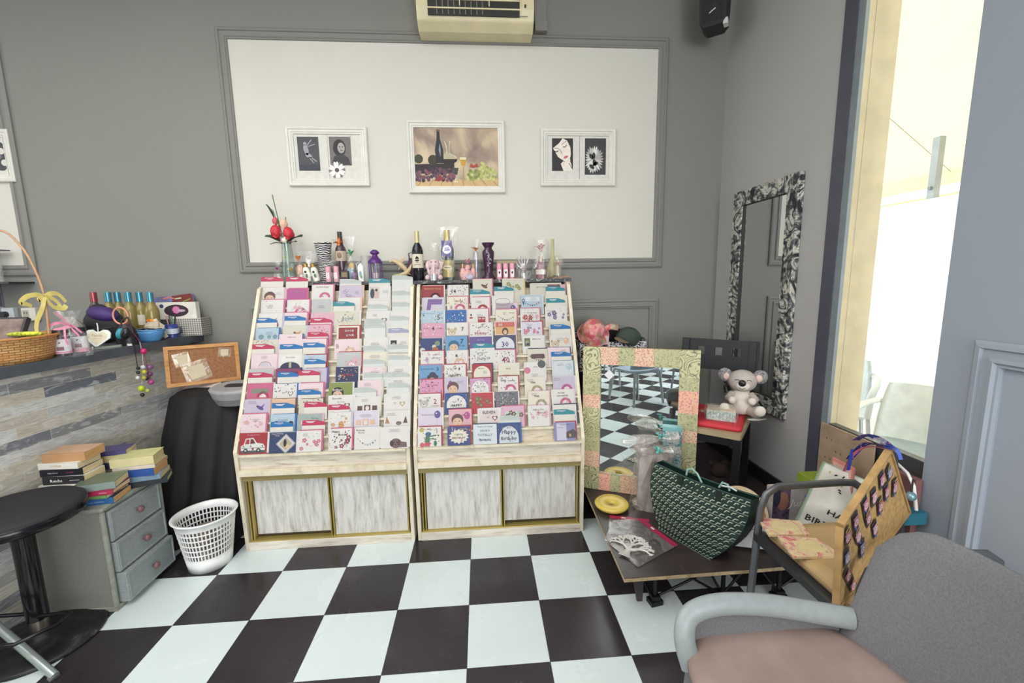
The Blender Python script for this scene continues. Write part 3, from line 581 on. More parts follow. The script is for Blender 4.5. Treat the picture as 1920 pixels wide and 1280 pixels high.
def card(side,row,colx,px0,px1,py,base,env,mt,mc,texts,label,front=0,kind='card'):
    """row counted from the bottom; px..py = where its upper edge is seen on the sloping tier"""
    off=.004+front*.006
    p0=Vector((0,YB0+row*PY,ZB0+row*PZ+.0005)); pl=p0+NZ*off
    A=atp(px0,py,pl,NZ); B=atp(px1,py,pl,NZ); up=Vector((0,math.sin(TH),math.cos(TH)))
    w_=(B-A).length; h=((A+B)/2-p0).dot(up)+.0; h=max(.07,h); cx=(A.x+B.x)/2
    h0=h-CH if h>CH+.012 else 0                           # taller reach: the card stands on the one in front
    vb=max(h-(.082 if row else .125),.004)
    rg=random.Random(hash((row*97+int(px0)))&0xffff)
    m=MB(); m.box(-w_/2,w_/2,-.0006,.0006,0,h,pm(CC.get(base,base)))
    if mt: 
        for k,c in zip(mt.split('+'),(mc.split('+') if '+' in mc else [mc]*9)): motif(m,k,w_,h,vb,c,-.0010,rg)
    for (s_,u,v,sz,c) in texts:
        if s_=='~': bars(m,-w_/2+u*w_,vb+v*(h-vb),sz,3,-.0022,'#a59ca2',.003,rg)
        else: m.text(s_,-w_/2+u*w_,vb+v*(h-vb),sz,pm(CC.get(c,c)),-.0024,bold=1 if sz>.014 else 0)
    M=T(cx,p0.y,p0.z)@T(*(NZ*off))@RX(-TH)
    pos=M.to_translation(); 
    o=m.build('greeting_card',loc=pos,rot=(-TH,0,0),fix=False)
    o=tag(o,f"{label}, {ordn(row)} tier of the {'left' if side=='L' else 'right'} card rack",'greeting card','greeting cards in the %s rack'%('left' if side=='L' else 'right'))
    if env:
        e=MB(); e.box(-w_/2,w_/2,-.0007,.0007,0,h*.985 if h<.14 else h-.004,pm(CC.get(env,env)))
        e.box(-w_/2+.003,w_/2-.004,.0016,.0022,0,h*.97,pm('#ece6dc'))
        dx=.011 if side=='L' else .008
        q=e.build('envelope',loc=pos+Vector((dx,.0026,.004+(.003 if env in 'Prn' else 0))),rot=(-TH,0,0)); nm={'p':'pink','P':'deep pink','r':'red','n':'navy','b':'light blue','B':'blue','w':'white','l':'lilac','e':'cream','m':'magenta','o':'orange','G':'grey','v':'purple','k':'dark','h':'brown','y':'yellow','d':'pale pink'}.get(env,'coloured')
        tag(q,f"{nm} envelope behind the {label}",'envelope','envelopes behind the cards')
    return o
def tab(side,row,px0,px1,py,c,cn,front=1,hz=.03):
    off=.004+front*.006+.003; p0=Vector((0,YB0+row*PY,ZB0+row*PZ+.0005)); pl=p0+NZ*off
    A=atp(px0,py,pl,NZ); B=atp(px1,py,pl,NZ); up=Vector((0,math.sin(TH),math.cos(TH)))
    w_=(B-A).length; h=max(.07,((A+B)/2-p0).dot(up)); tilt=math.atan2((B-A).dot(up),(B-A).x)
    m=MB(); crv=[(-w_/2,0),(w_/2,0),(w_/2,h-hz),(w_/2,h-.016),(w_/2-.008,h-.011),(w_*.30,h-.007),(w_*.18,h-.0015),(w_*.10,h),(-w_/2,h)]
    m.prism(crv,-.0005,.0005,pm('#eee8dc' if c!='W' else '#e8ebe4'))
    m.flat([(-w_/2,h-hz)]+[(w_/2,h-hz),(w_/2,h-.016),(w_/2-.008,h-.011),(w_*.30,h-.007),(w_*.18,h-.0015),(w_*.10,h),(-w_/2,h)],pm(TABC[c]),-.0009)
    if c!='W':
        m.line([(-w_*.34,h-.008),(w_*.06,h-.008)],.0032,pm('#f4eef0'),-.0013); m.line([(-w_*.2,h-.0145),(-w_*.02,h-.0145)],.0016,pm('#f0e4e8'),-.0013)
        if cn%2: m.line([(-w_*.3,h-.0125),(w_*.0,h-.0125)],.0028,pm('#f4eef0'),-.0014)
    else: m.line([(-w_*.4,h-.012),(w_*.4,h-.011)],.0008,pm('#aab2ae'),-.0013)
    pos=Vector(((A.x+B.x)/2,p0.y,p0.z))+NZ*off; o=m.build('divider_card',loc=pos,rot=(-TH,0,0),fix=False)
    nm={'x':'crimson','z':'blue','t':'teal','W':'plain pale','v':'lavender'}[c]
    xs=(px0+px1)/2; edges=(528,575,625,680,727) if side=='L' else (836,880,926,977,1022)
    cl=['first','second','third','fourth','fifth','sixth'][sum(xs>e-(846-py)*0 for e in edges)]
    k=(side,row,nm,cl); CI[k]=CI.get(k,0)+1
    if CI[k]>1: nm='second '+nm
    lab=f"{nm} headed divider card, {ordn(row)} tier, {cl} column of the {'left' if side=='L' else 'right'} rack"
    tag(o,lab,'divider card','divider cards in the %s rack'%('left' if side=='L' else 'right')); return o
# row(from top), x0, x1, y, base, envelope, motif, motif colour, texts, label, tab(s)
k_='k'
LEFT=[
(0,491,533,539,'w','p','fac','h',[('~',.75,.6,.04,'q')],'white card with dark haired girl',[('x',490,532,519,-1)]),
(0,538,576,541,'m','P','',' ',[('~',.5,.8,.05,'q')],'magenta card',[('x',537,578,519,-1)]),
(0,585,625,534,'w','P','arc','P',[('Get Well Wishes',.5,.78,.0115,k_)],'white card reading Get Well Wishes',[]),
(0,638,680,535,'l','f','wav','v',[('~',.75,.5,.03,'q')],'lilac card with purple swirls',[('W',637,678,523,-1)]),
(0,692,733,536,'w',None,'wed','w',[('~',.75,.6,.04,'q')],'white card with bride and groom',[('t',692,732,522,-1)]),
(0,735,773,540,'w','w','ovl','q',[],'white card between plain dividers',[('W',735,774,516,-1),('W',735,772,545,1)]),
(1,490,532,562,'w','P','dot','wp',[('~',.4,.5,.04,'q')],'white card with pink edge',[]),
(1,539,580,562,'w','P','fl+arc','p+P',[],'white card with pink blossoms',[]),
(1,585,621,561,'G','e','',' ',[('~',.5,.5,.05,'q')],'silver grey card',[]),
(1,634,676,558,'w','f','',' ',[],'cream card behind a teal tab',[('t',625,665,565,1)]),
(1,690,730,564,'w','e','',' ',[('~',.5,.6,.05,'q')],'white card with faint script',[('W',689,728,570,1)]),
(1,735,773,560,'w',None,'',' ',[],'white card behind pale dividers',[('W',735,774,566,1)]),
(2,486,530,587,'w','l','brd+arc','o+P',[],'white card with orange robin',[('z',476,520,596,1)]),
(2,534,576,586,'d','P','',' ',[],'pale pink bordered card',[('z',534,574,592,1)]),
(2,583,627,586,'p','e','fl','P',[],'pink floral card',[('x',582,622,596,1)]),
(2,629,674,583,'e','w','dot','sy',[('good',.5,.3,.034,'s')],'cream card reading good',[]),
(2,687,732,583,'w','l','hrt','h',[('~',.35,.75,.04,'q')],'white card with dark ovals',[('W',683,722,597,1)]),
(2,731,773,583,'w',None,'',' ',[],'white card above the lavender divider',[('W',730,770,592,1)]),
(3,480,523,615,'b','B','tree','s',[('~',.6,.7,.05,'q')],'light blue card with bare trees',[]),
(3,531,575,611,'e','b','brd','o',[],'beige card with brown bird',[]),
(3,578,620,609,'p','P','dot+arc','Ph+P',[],'pink card with dark dots',[('x',577,616,622,1)]),
(3,632,674,611,'c','r','blk','#9c2f34',[('GOOD',.56,.56,.0185,'w'),('LUCK',.60,.22,.0185,'w')],'cream and red card reading Good Luck',[]),
(3,685,725,612,'w','w','',' ',[('~',.5,.4,.06,'q')],'white card with blue grey lines',[('W',684,723,606,1)]),
(3,728,769,611,'w','w','',' ',[],'white card behind the lavender divider',[('v',728,767,615,1)]),
(4,474,522,637,'e','l','dot','gq',[],'cream card behind crimson tab',[('x',473,515,645,1)]),
(4,524,567,626,'d','v','',' ',[('with Love',.55,.72,.012,'h')],'pale card reading with love',[('z',525,568,645,1)]),
(4,566,612,635,'d','P','fl','l',[],'pale pink card with mauve buds',[('z',569,610,642,1)]),
(4,628,675,636,'d','e','arc','f',[('B',.12,.35,.036,'#c58a94'),('h',.55,.35,.018,'h')],'pale pink card with large letter B',[]),
(4,682,725,633,'w','w','',' ',[('~',.5,.6,.07,'q')],'white card with gold ribbon',[('W',681,722,648,1)]),
(4,729,771,633,'w','w','pic','k',[('~',.65,.7,.05,'q')],'white card with small dark photo',[('W',727,768,645,1)]),
(5,472,520,664,'d','p','wrth','l',[('~',.5,.85,.04,'q')],'pink card with twig wreath',[]),
(5,523,567,663,'w','e','drs','n',[('for a Son',.5,.68,.014,'h')],'cream card with navy shirt',[]),
(5,570,612,665,'b','r','ted','o',[('~',.3,.8,.04,'q')],'light blue card behind blue tab',[('z',571,611,673,1)]),
(5,632,678,660,'G','r','fl+arc','p+p',[],'grey card with large pink flower',[]),
(5,681,725,660,'c','e','',' ',[('~',.5,.75,.07,'q')],'cream card with brown lettering',[('W',681,722,673,1)]),
(5,727,770,662,'c','h','',' ',[],'cream card with brown edge',[('W',728,769,665,1)]),
(6,467,510,691,'G','p','',' ',[],'pale grey card behind crimson tab',[('x',466,511,698,1)]),
(6,517,563,691,'#8f3f68','n','',' ',[('SON',.75,.62,.02,'n')],'plum card reading Son',[('z',521,560,697,1)]),
(6,570,613,690,'l','v','',' ',[('~',.7,.8,.03,'k')],'lavender card behind crimson tab',[('x',560,600,694,1)]),
(6,630,672,687,'n','w','dot','yw',[('NANNY',.5,.3,.022,'r')],'navy card reading Nanny in red',[]),
(6,680,722,688,'d','e','fl','p',[('~',.6,.7,.05,'k')],'pale pink card with tiny leaves',[('W',682,718,698,1)]),
(6,727,769,687,'w','w','',' ',[('~',.5,.8,.08,'k')],'white card with grey lettering',[('W',717,768,697,1)]),
(7,464,513,718,'P','e','arc+lab','x+#8d8f80',[],'bright pink card with gift tag',[]),
(7,512,557,719,'w','B','dot+hrt','nvq+q',[],'white card with coloured stars',[]),
(7,560,606,718,'d','P','lab','#d9b9ae',[],'pink card behind blue tab',[('z',559,602,730,1)]),
(7,617,661,717,'g','w','fac','k',[('Brilliant',.38,.42,.018,'w')],'olive card reading Brilliant',[]),
(7,671,716,713,'d','e','',' ',[('~',.4,.8,.05,'q')],'pale pink card behind white divider',[('W',664,706,726,1)]),
(7,725,768,708,'w','w','fl','g',[('~',.5,.8,.07,'q')],'white card with leaf edge',[('W',728,768,717,1)]),
(8,459,508,748,'l','o','brd','v',[('~',.3,.85,.05,'q')],'lilac card with purple butterfly',[]),
(8,510,554,747,'f','h','',' ',[],'peach card behind blue tab',[('z',510,553,755,1)]),
(8,561,606,747,'e','h','dot+blk','ko+e',[],'beige card with brown corner',[('x',571,614,753,1)]),
(8,616,663,741,'w','w','hrt','h',[('Especially',.35,.74,.014,k_),('for You',.5,.5,.013,k_)],'white card reading Especially for You',[('x',616,656,758,1)]),
(8,666,712,744,'w','c','sq3','h',[('~',.4,.85,.05,'q')],'white card with joined hands',[]),
(8,720,766,738,'w','w','hrt','#b9a27e',[('~',.5,.8,.06,'k')],'white card with gold heart',[]),
(9,453,499,776,'d','P','fl','p',[('~',.6,.65,.05,'P')],'pale pink floral card next to Grandad',[]),
(9,508,553,776,'b','B','tree','n',[('Grandad',.5,.55,.015,'s')],'light blue card reading Grandad',[('z',508,550,790,1)]),
(9,558,604,776,'#a9b9b4','p','lab','c',[('To You',.7,.66,.012,k_)],'green grey card behind crimson tab',[('x',567,610,787,1)]),
(9,616,659,773,'w','l','fl','o',[('Aunt',.65,.7,.014,'q')],'white card with orange sprigs',[]),
(9,664,708,770,'#e6dcee','w','sq3','f',[('~',.5,.75,.08,'v')],'lilac white card with three owls',[]),
(9,720,766,770,'w','w','cat','q',[('~',.3,.85,.06,'k')],'white card with cat ears',[]),
(10,450,502,811,'r','w','car','w',[('Young Driver',.5,.86,.012,'p')],'red card with white vintage car',[]),
(10,506,556,810,'#33426e','b','dia','w',[('Happy Birthday',.3,.90,.0105,'w'),('Uncle',.3,.80,.011,'w')],'navy card with diamond photo',[]),
(10,557,603,807,'w','P','fl','P',[('~',.35,.85,.03,'q')],'white card with pink peonies',[]),
(10,617,660,803,'w','P','fl+dot','#8c3c5c+hPk',[('Happy',.3,.82,.017,'k'),('Birthday',.62,.66,.015,'k')],'white Happy Birthday card with butterflies',[]),
(10,665,712,801,'w','w','bun','ksy',[('Birthday',.25,.84,.014,k_),('Wishes',.28,.72,.013,k_)],'white Birthday Wishes card with teddy and bunting',[]),
(10,715,765,800,'w','w','dog','#7c6262',[('~',.5,.88,.08,'q')],'white card with brown dog',[]),
]
RIGHT=[
(0,791,832,535,'r','w','blk+arc','#a8323a+#6b4a78',[('BIRTHDAY WISHES',.5,.66,.0125,'y')],'red card reading Birthday Wishes',[]),
(0,839,878,534,'w','h','dot','kp',[('14',.3,.32,.036,k_),('today',.72,.4,.012,'g')],'white card reading 14 today',[]),
(0,886,922,523,'e','P','brd','h',[],'tall beige card with car',[('t',881,918,543,1)]),
(0,941,982,522,'e','y','fl','g',[],'cream and yellow card with tree',[('t',926,963,537,1)]),
(0,993,1050,531,'e','w','',' ',[('Just To Say',.35,.66,.0125,k_)],'beige card reading Just To Say',[]),
(0,1026,1060,533,'p',None,'',' ',[],'pink card behind teal tab',[('t',1023,1059,537,1)]),
(1,791,833,558,'#dcd3df','G','teal7','v',[],'pale lilac card with purple figure seven',[]),
(1,838,877,556,'c','P','dot+arc','ph+P',[("YOU'RE",.55,.55,.017,'r'),('15',.2,.1,.02,k_)],"cream card reading You're 15",[]),
(1,883,918,557,'w','P','arc','r',[('~',.4,.7,.04,'q')],'white card with rose semicircle',[]),
(1,922,962,554,'w',None,'ovl','h',[],'white card with oval',[]),
(1,929,970,568,'#ecd9e6','p','bal','v',[('Happy Birthday',.5,.3,.010,'v')],'lilac pink Happy Birthday strip card',[]),
(1,976,1016,553,'b','w','rst+bun','n+nvx',[('~',.6,.75,.05,'q')],'light blue card with rosette and bunting',[]),
(1,1022,1061,554,'c','w','',' ',[],'cream card behind teal tab',[('t',1024,1059,559,1)]),
(2,789,832,582,'b','w','dot','kw',[('HAPPY BIRTHDAY',.3,.72,.0095,'s'),('5',.78,.26,.048,'#6a6354')],'pale blue card with large 5',[]),
(2,835,874,581,'B','p','dot','wsr',[('6',.35,.66,.018,'n'),('today',.55,.68,.011,'n')],'bright blue card reading 6 today',[]),
(2,876,915,579,'w','P','bus','r',[('~',.6,.55,.05,'k')],'white card with red bus',[]),
(2,929,968,580,'c','P','bun','kkq',[('21',.42,.6,.022,'q'),('Birthday',.78,.68,.010,'k')],'cream card reading 21',[]),
(2,975,1011,578,'w','P','tree+fl','p+r',[('90th Birthday',.6,.6,.0115,'h')],'white card reading 90th Birthday',[]),
(2,1021,1060,575,'w','w','fl','v',[('~',.35,.7,.05,'k')],'white card with violet flowers',[]),
(3,791,833,606,'#e7a3bd','G','dot','wp',[("You're",.2,.56,.013,'h'),('4',.5,.46,.032,k_),('today',.8,.56,.013,'h')],"pink card reading You're 4 today",[]),
(3,837,877,605,'w','p','ted','o',[('7',.75,.36,.034,k_)],'cream teddy card with figure 7',[]),
(3,880,922,605,'w','e','dot','khP',[('16',.45,.6,.014,k_),('today',.65,.62,.010,k_),('Birthday',.5,.1,.022,'r')],'spotted card reading 16 today Birthday',[]),
(3,927,966,602,'w','p','wrm','o',[('30',.28,.62,.026,'w')],'coral card reading 30 with woman',[]),
(3,976,1016,603,'#e6e2ee','r','fl','P',[('85th',.4,.45,.017,k_),('~',.4,.8,.04,'q')],'lilac card reading 85th',[]),
(3,1028,1069,603,'e','w','',' ',[],'beige card behind blue tab',[('z',1032,1069,608,1)]),
(4,788,829,634,'#32407c','b','boy','n',[],'navy card with boy and dinosaur',[]),
(4,835,876,630,'#6fa6d6','h','fac','#2d6f98',[('7',.75,.42,.042,'n'),('Today',.75,.22,.013,'n')],'blue card with helmeted child and 7',[]),
(4,881,922,631,'v','w','',' ',[('Birthday',.5,.7,.013,'#b9a8dc')],'purple card behind teal tab',[('t',887,926,643,1)]),
(4,926,967,628,'#4a5274','f','arch','#e7e6ec',[('30',.5,.1,.046,'#4a4580')],'navy card with large 30',[]),
(4,979,1020,629,'w','G','pic','#6d7a58',[('80th Love',.65,.68,.013,'k')],'white card with couple photo',[]),
(4,1030,1069,628,'#e9e6dc','w','ted+bal','o+f',[('~',.5,.75,.06,'k')],'cream card with two bears',[]),
(5,789,832,658,'w','r','dot','ppP',[('8',.27,.18,.046,'#b58cc0'),('HAPPY',.68,.66,.0145,'#a79ab0'),('BIRTHDAY',.68,.42,.0115,'v')],'pink edged card with lilac 8',[]),
(5,837,876,657,'w','p','arc+dot','f+pq',[('8',.48,.5,.028,k_),('today',.7,.58,.010,'q')],'white card reading 8 today',[]),
(5,881,925,653,'w','w','dot','kq',[('Teenager!',.45,.62,.016,'q'),('HaPpY',.55,.12,.026,'q')],'white card reading Teenager Happy',[]),
(5,926,965,656,'w','P','dot','kqP',[('40',.55,.05,.050,'#a0305e')],'white card with maroon 40',[]),
(5,988,1027,654,'e','n','bun+lab','kh+h',[],'beige card with canoe',[]),
(5,1026,1068,651,'d','v','',' ',[('~',.7,.8,.04,'P')],'pale pink card behind lower blue tab',[('z',1033,1071,659,1)]),
(6,786,828,684,'#6fa3d0','P','cap','B',[("TODAY YOU'RE",.35,.66,.0105,k_),('3',.82,.56,.030,'n')],"blue card reading Today You're 3",[]),
(6,833,873,683,'w','r','dot','gBr',[("YOU'RE",.38,.66,.0115,k_),('8',.7,.56,.026,'n'),('HAPPY',.5,.06,.026,'k')],"white card reading You're 8 Happy",[]),
(6,885,922,682,'r','n','arch','c',[('Fabulous',.45,.62,.011,'h'),('~',.65,.45,.03,'q')],'red card with cream arch',[]),
(6,934,971,681,'c','w','blk','#efe6d0',[('40th',.5,.55,.016,'#b09a7a'),('~',.4,.2,.05,'k')],'cream card reading 40th',[]),
(6,982,1021,679,'w','w','dark','P',[('75th',.55,.6,.014,'q'),('~',.5,.12,.05,'k')],'white card with pink burst and grey corner',[]),
(6,1034,1074,676,'#dfe6ea','s','bal','b',[('~',.4,.8,.05,'k')],'pale blue card with jug',[]),
(7,787,830,711,'#e69fc0','r','dot','hv',[('2',.38,.46,.024,k_),('TODAY!',.62,.52,.012,'r')],'pink card reading 2 today',[]),
(7,833,875,707,'l','w','fac','h',[('9',.27,.3,.056,'#8c3a78'),('~',.7,.7,.04,'v')],'lilac card with large 9',[]),
(7,881,919,709,'#dba0c4','r','arch+dot','w+vm',[('12',.4,.32,.020,k_),('today!',.65,.34,.011,k_)],'pink arch card reading 12 today',[]),
(7,933,971,705,'w','r','arc+dot','P+kPp',[('50th',.28,.62,.018,k_),('birthday',.68,.62,.013,k_)],'white card reading 50th birthday',[]),
(7,983,1020,707,'c','w','arc','#b9a784',[('70th',.42,.55,.018,k_),('~',.3,.85,.04,'k')],'cream card reading 70th',[]),
(7,1036,1077,705,'l','w','arc','m',[('~',.2,.85,.06,'k')],'pale lilac card with pink heart balloon',[]),
(8,784,826,738,'w','r','ted','q',[("YOU'VE",.4,.66,.012,k_),('2',.76,.28,.042,'r'),('TODAY!',.76,.08,.012,'r')],'white teddy card with red 2',[]),
(8,834,877,737,'#2f4f98','h','arch+dot','w+gyB',[('9',.58,.44,.024,'n'),('HAPPY',.5,.04,.022,k_)],'navy arch card reading 9 Happy',[]),
(8,884,924,736,'#c93a46','w','fl','#6f7a58',[],'red card with green foliage',[]),
(8,929,971,734,'#77757a','w','dot+dot','w+k',[],'grey card with black and white spots',[]),
(8,989,1029,733,'c','p','arc','#b9a784',[('90th',.42,.58,.017,k_),('~',.3,.85,.04,'k')],'cream card reading 90th',[]),
(8,1033,1075,730,'w','d','arc','P',[('Birthday',.45,.72,.012,k_),('DAUGHTER',.5,.5,.013,k_)],'white card reading Birthday Daughter',[]),
(9,784,829,765,'#e6d9ea','w','bal','v',[('Birthday Wishes',.4,.5,.010,'v')],'lilac Birthday Wishes card with balloon',[]),
(9,841,884,767,'#ecb3bc','r','fac+bal','h+m',[('NIECE',.7,.55,.012,'h')],'pink card with sleeping child',[]),
(9,895,938,765,'w','d','blk+hrt','#ead9d6+#9c3d62',[('ELEVEN',.5,.62,.022,k_)],'white card reading Eleven',[]),
(9,939,982,761,'#e6b8cc','P','lab+fl','#cfe0cc+h',[('~',.8,.6,.03,'q')],'pink card with green label',[('W',938,975,780,1)]),
(9,989,1029,760,'w','p','fl','p',[('Happy 65th',.5,.66,.014,'h'),('Birthday',.65,.44,.014,'h')],'white card reading Happy 65th Birthday',[]),
(9,1036,1080,758,'w','n','dot','qw',[],'white card behind lowest teal tab',[('t',1038,1077,767,1)]),
(10,783,827,800,'w','r','croc+dot','g+rg',[("You're First",.45,.84,.0105,'v'),('1',.82,.66,.036,'q')],'white crocodile card with 1',[]),
(10,839,881,799,'#3c4f8c','r','str','#efe9d6',[('10',.3,.74,.026,'p'),('WOW',.7,.80,.014,'y'),('HAPPY',.5,.5,.015,'g'),('BIRTHDAY',.5,.32,.016,'#8c3348')],'blue starburst card reading 10 Happy Birthday',[]),
(10,887,931,795,'#dfe7ec','n','',' ',[("You're 11 today!",.5,.84,.013,k_),('HAVE A',.5,.62,.0165,'s'),('TOTALLY',.5,.38,.020,'#8c949c'),('fantastic',.5,.14,.021,'n')],"pale blue card reading You're 11 today",[]),
(10,932,975,793,'#3a4a86','B','arch+dot','#dfe4ea+sBh',[('60',.5,.72,.024,'q'),('Happy',.5,.46,.032,'#3a3f5c'),('Birthday',.5,.14,.027,'#3a3f5c')],'blue card reading 60 Happy Birthday',[]),
(10,1038,1078,791,'#9c9acb','r','hse','v',[('Birthday Wishes',.55,.84,.009,k_),('for You',.3,.68,.010,k_)],'violet card with thatched house',[]),
]
n_=0
for side,data in (('L',LEFT),('R',RIGHT)):
    for (r_,x0,x1,y,bs,ev,mt,mc,tx,lab,tabs) in data:
        row=10-r_; card(side,row,0,x0,x1,y,bs,ev,mt,mc,tx,lab)
        for (c,a,b_,yy,fr) in tabs: tab(side,row,a,b_,yy,c,n_,fr); n_+=1
# ============================================================ on top of the racks
ZT=1.522
b=NB('dark_marbled_cloth'); f=b.noise(b.coord(),24,5,.7,2.5); MARB=b.base(b.ramp(f,[(.42,'#2a2a2c'),(.55,'#4a4a4a'),(.64,'#b9b6ae')]),.5)
a0=at(588,530,'y',.68).x
o=MB().box(a0,2.03,.672,W-.005,1.501,ZT,MARB); tag(o.build('display_shelf'),'dark marbled shelf board lying across both card racks','shelf')
o=MB().box(.02,a0-.004,.70,W-.005,1.501,ZT-.002,mat('#8a8478',.6)); tag(o.build('shelf_board'),'plain grey board under the rose vase on the left rack','board')
def bx(px,y): return at(px,500,'y',y).x
def zz(px,py,y): return at(px,py,'y',y).z
CLR=glassmat('#e4f0ee',.02,1.3); CEL=film('#ffffff',.16,22); PCEL=film('#f3b6c8',.22,20,'pink_cellophane'); CEL2=film('#ffffff',.10,14)
def bow(t,x,y,z,r,m,n=7,name='bow',seed=1):
    g=random.Random(seed); o=MB()
    for i in range(n):
        a=2*pi*i/n+g.random()*.4; e=.2+g.random()*.9; L=r*(.75+.5*g.random()); d=Vector((math.cos(a)*math.cos(e),math.sin(a)*.6*math.cos(e),math.sin(e))); s_=Vector((-math.sin(a),math.cos(a),0))*(r*.2)
        p=Vector((x,y,z)); q=p+d*L; q2=p+d*L*.55+Vector((0,0,r*.25))
        o.add([tuple(p-s_*.3),tuple(p+s_*.3),tuple(q2+s_),tuple(q+s_*.6),tuple(q-s_*.6),tuple(q2-s_)],[(0,1,2,5),(2,3,4,5)],m)
        o.add([tuple(v+Vector((0,.0015,.001))) for v in (p-s_*.3,p+s_*.3,q2+s_,q+s_*.6,q-s_*.6,q2-s_)],[(0,1,2,5),(2,3,4,5)],m)
    o.ell((x,y,z),r*.18,m,8); return o.build(name,t)
def bagfilm(t,x,y,z0,z1,rx,m=None,tie=None,flare=1.0,name='cellophane_wrap',seed=0,ry=None):
    """crumpled film around a gift: wide body, tied neck, flared top"""
    g=random.Random(seed); tie=tie or (z0+(z1-z0)*.72); R_=[]; H=z1-z0; ry=ry or rx*.7
    for z,k in ((z0,.9),(z0+(tie-z0)*.35,1.0),(z0+(tie-z0)*.7,.85),(tie-.01,.3),(tie,.12),(tie+(z1-tie)*.4,.5*flare),(z1,flare)):
        R_.append([(x+rx*k*math.cos(a)*(1+.16*g.uniform(-1,1)),y+ry*k*math.sin(a)*(1+.16*g.uniform(-1,1)),z+(g.uniform(-.02,.02)*H if z==z1 else 0)) for a in [2*pi*i/16 for i in range(16)]])
    o=MB(); o.loft(R_,m or CEL,cap=False,smooth=False); return o.build(name,t)
def bottle(t,H,r,m,cap,capm,label=None,labm=None,neck=.3,nr=.36,x=0,y=0,z=0,name='bottle_body',lab=(.22,.58),seg=20):
    o=MB(); o.lathe([(r*.9,0),(r,.01),(r,H*(1-neck)*.86),(r*.85,H*(1-neck)*.97),(r*nr,H*(1-neck)*1.12),(r*nr*.9,H*.96),(r*nr,H)],m,seg,T(x,y,z)); o.build(name,t)
    if labm:
        o=MB(); z0,z1=H*lab[0],H*lab[1]; o.lathe([(r*1.01,z0),(r*1.01,z1)],labm,seg,T(x,y,z),cap=False); o.build('label',t)
    if cap: o=MB(); o.lathe([(r*nr*1.15,H*(1-cap)),(r*nr*1.15,H*1.005)],capm,seg,T(x,y,z)); o.build('cap',t)
# --- rose vase
Y=.76; X=bx(541,Y); t=thing('flower_vase','clear green glass vase holding red roses, on the left rack','vase',(X,Y,ZT))
GG=film('#9fb3a8',.34,3,'green_glass'); H=zz(541,435,Y)-ZT
MB().lathe([(.048,0),(.05,.006),(.044,.05),(.03,H*.75),(.038,H*.97),(.040,H),(.036,H),(.027,H*.75),(.040,.05),(.044,.014),(.001,.012)],GG,24,cap=False).build('vase_body',t)
MB().lathe([(.0325,H*.80),(.0345,H*.88)],mat('#e3a9b4',.5),20,cap=False).build('ribbon_band',t)
STM=mat('#4d7046',.6); LEAF=mat('#2f4a34',.55,0,.1)
for i,(dx,dy,hz_) in enumerate(((-.045,.0,.40),(.02,-.02,.36),(.0,.02,.42),(-.07,.02,.56))):
    MB().tube([(dx*-.3,-dy*.3,.02),(dx*.1,dy*.1,H*.6),(dx,dy,hz_)],.003,STM,6).build('stem',t)
def rose(c,r,m,s_):
    g=random.Random(s_); o=MB(); o.ell(c,(r*.62,r*.6,r*.8),m,12)
    for i in range(7):
        a=i*2.4; rr=r*(.45+.07*i); o.ell((c[0]+math.cos(a)*rr*.4,c[1]+math.sin(a)*rr*.4,c[2]-r*.1+.0*i),(rr*.75,rr*.28,r*(.85-.05*i)),m,10,rot=(.25*math.sin(a),-.25*math.cos(a),a+pi/2))
    o.build('rose',t)
RR=mat('#c92f3c',.5,0,.15,60)
rose((-.055,-.01,.325),.054,RR,1); rose((.026,-.02,.312),.052,RR,2); rose((-.012,.01,.378),.038,mat('#e3b9a0',.5),3); rose((-.062,.01,.395),.030,mat('#c9606a',.5),4)
def leaf(t,p,q,wd,m,name='leaf',up=(0,-.3,1)):
    p,q=Vector(p),Vector(q); d=(q-p); n_=d.cross(Vector(up)).normalized()*wd; o=MB(); vs=[]
    for k in range(7): u=k/6; c=p+d*u+Vector((0,0,.12*d.length*math.sin(pi*u))); w_=math.sin(pi*min(1,u*.9+.05))**.8; vs+= [tuple(c-n_*w_),tuple(c+Vector((0,0,-wd*.2))),tuple(c+n_*w_)]
    fs=[]
    for k in range(6): fs+= [(3*k,3*k+1,3*k+4,3*k+3),(3*k+1,3*k+2,3*k+5,3*k+4)]
    o.add(vs,fs,m,smooth=True); return o.build(name,t)
for p,q,w_ in (((.0,0,.25),(.115,-.03,.30),.050),((-.01,0,.25),(-.115,-.03,.30),.046),((-.02,0,.25),(-.09,-.03,.245),.016),((.02,0,.25),(.075,-.03,.26),.02),((-.065,.02,.40),(-.105,.0,.50),.010),((-.06,.02,.41),(-.075,.0,.47),.009)): leaf(t,p,q,w_,LEAF)
MB().ell((-.0,-.02,.27),(.02,.02,.02),mat('#e2dcc4',.7),10).ell((.015,-.03,.285),(.014,.014,.014),mat('#e2dcc4',.7),10).ell((-.02,-.0,.165),(.008,.008,.01),mat('#e3c85e'),8).build('filler_flower',t)
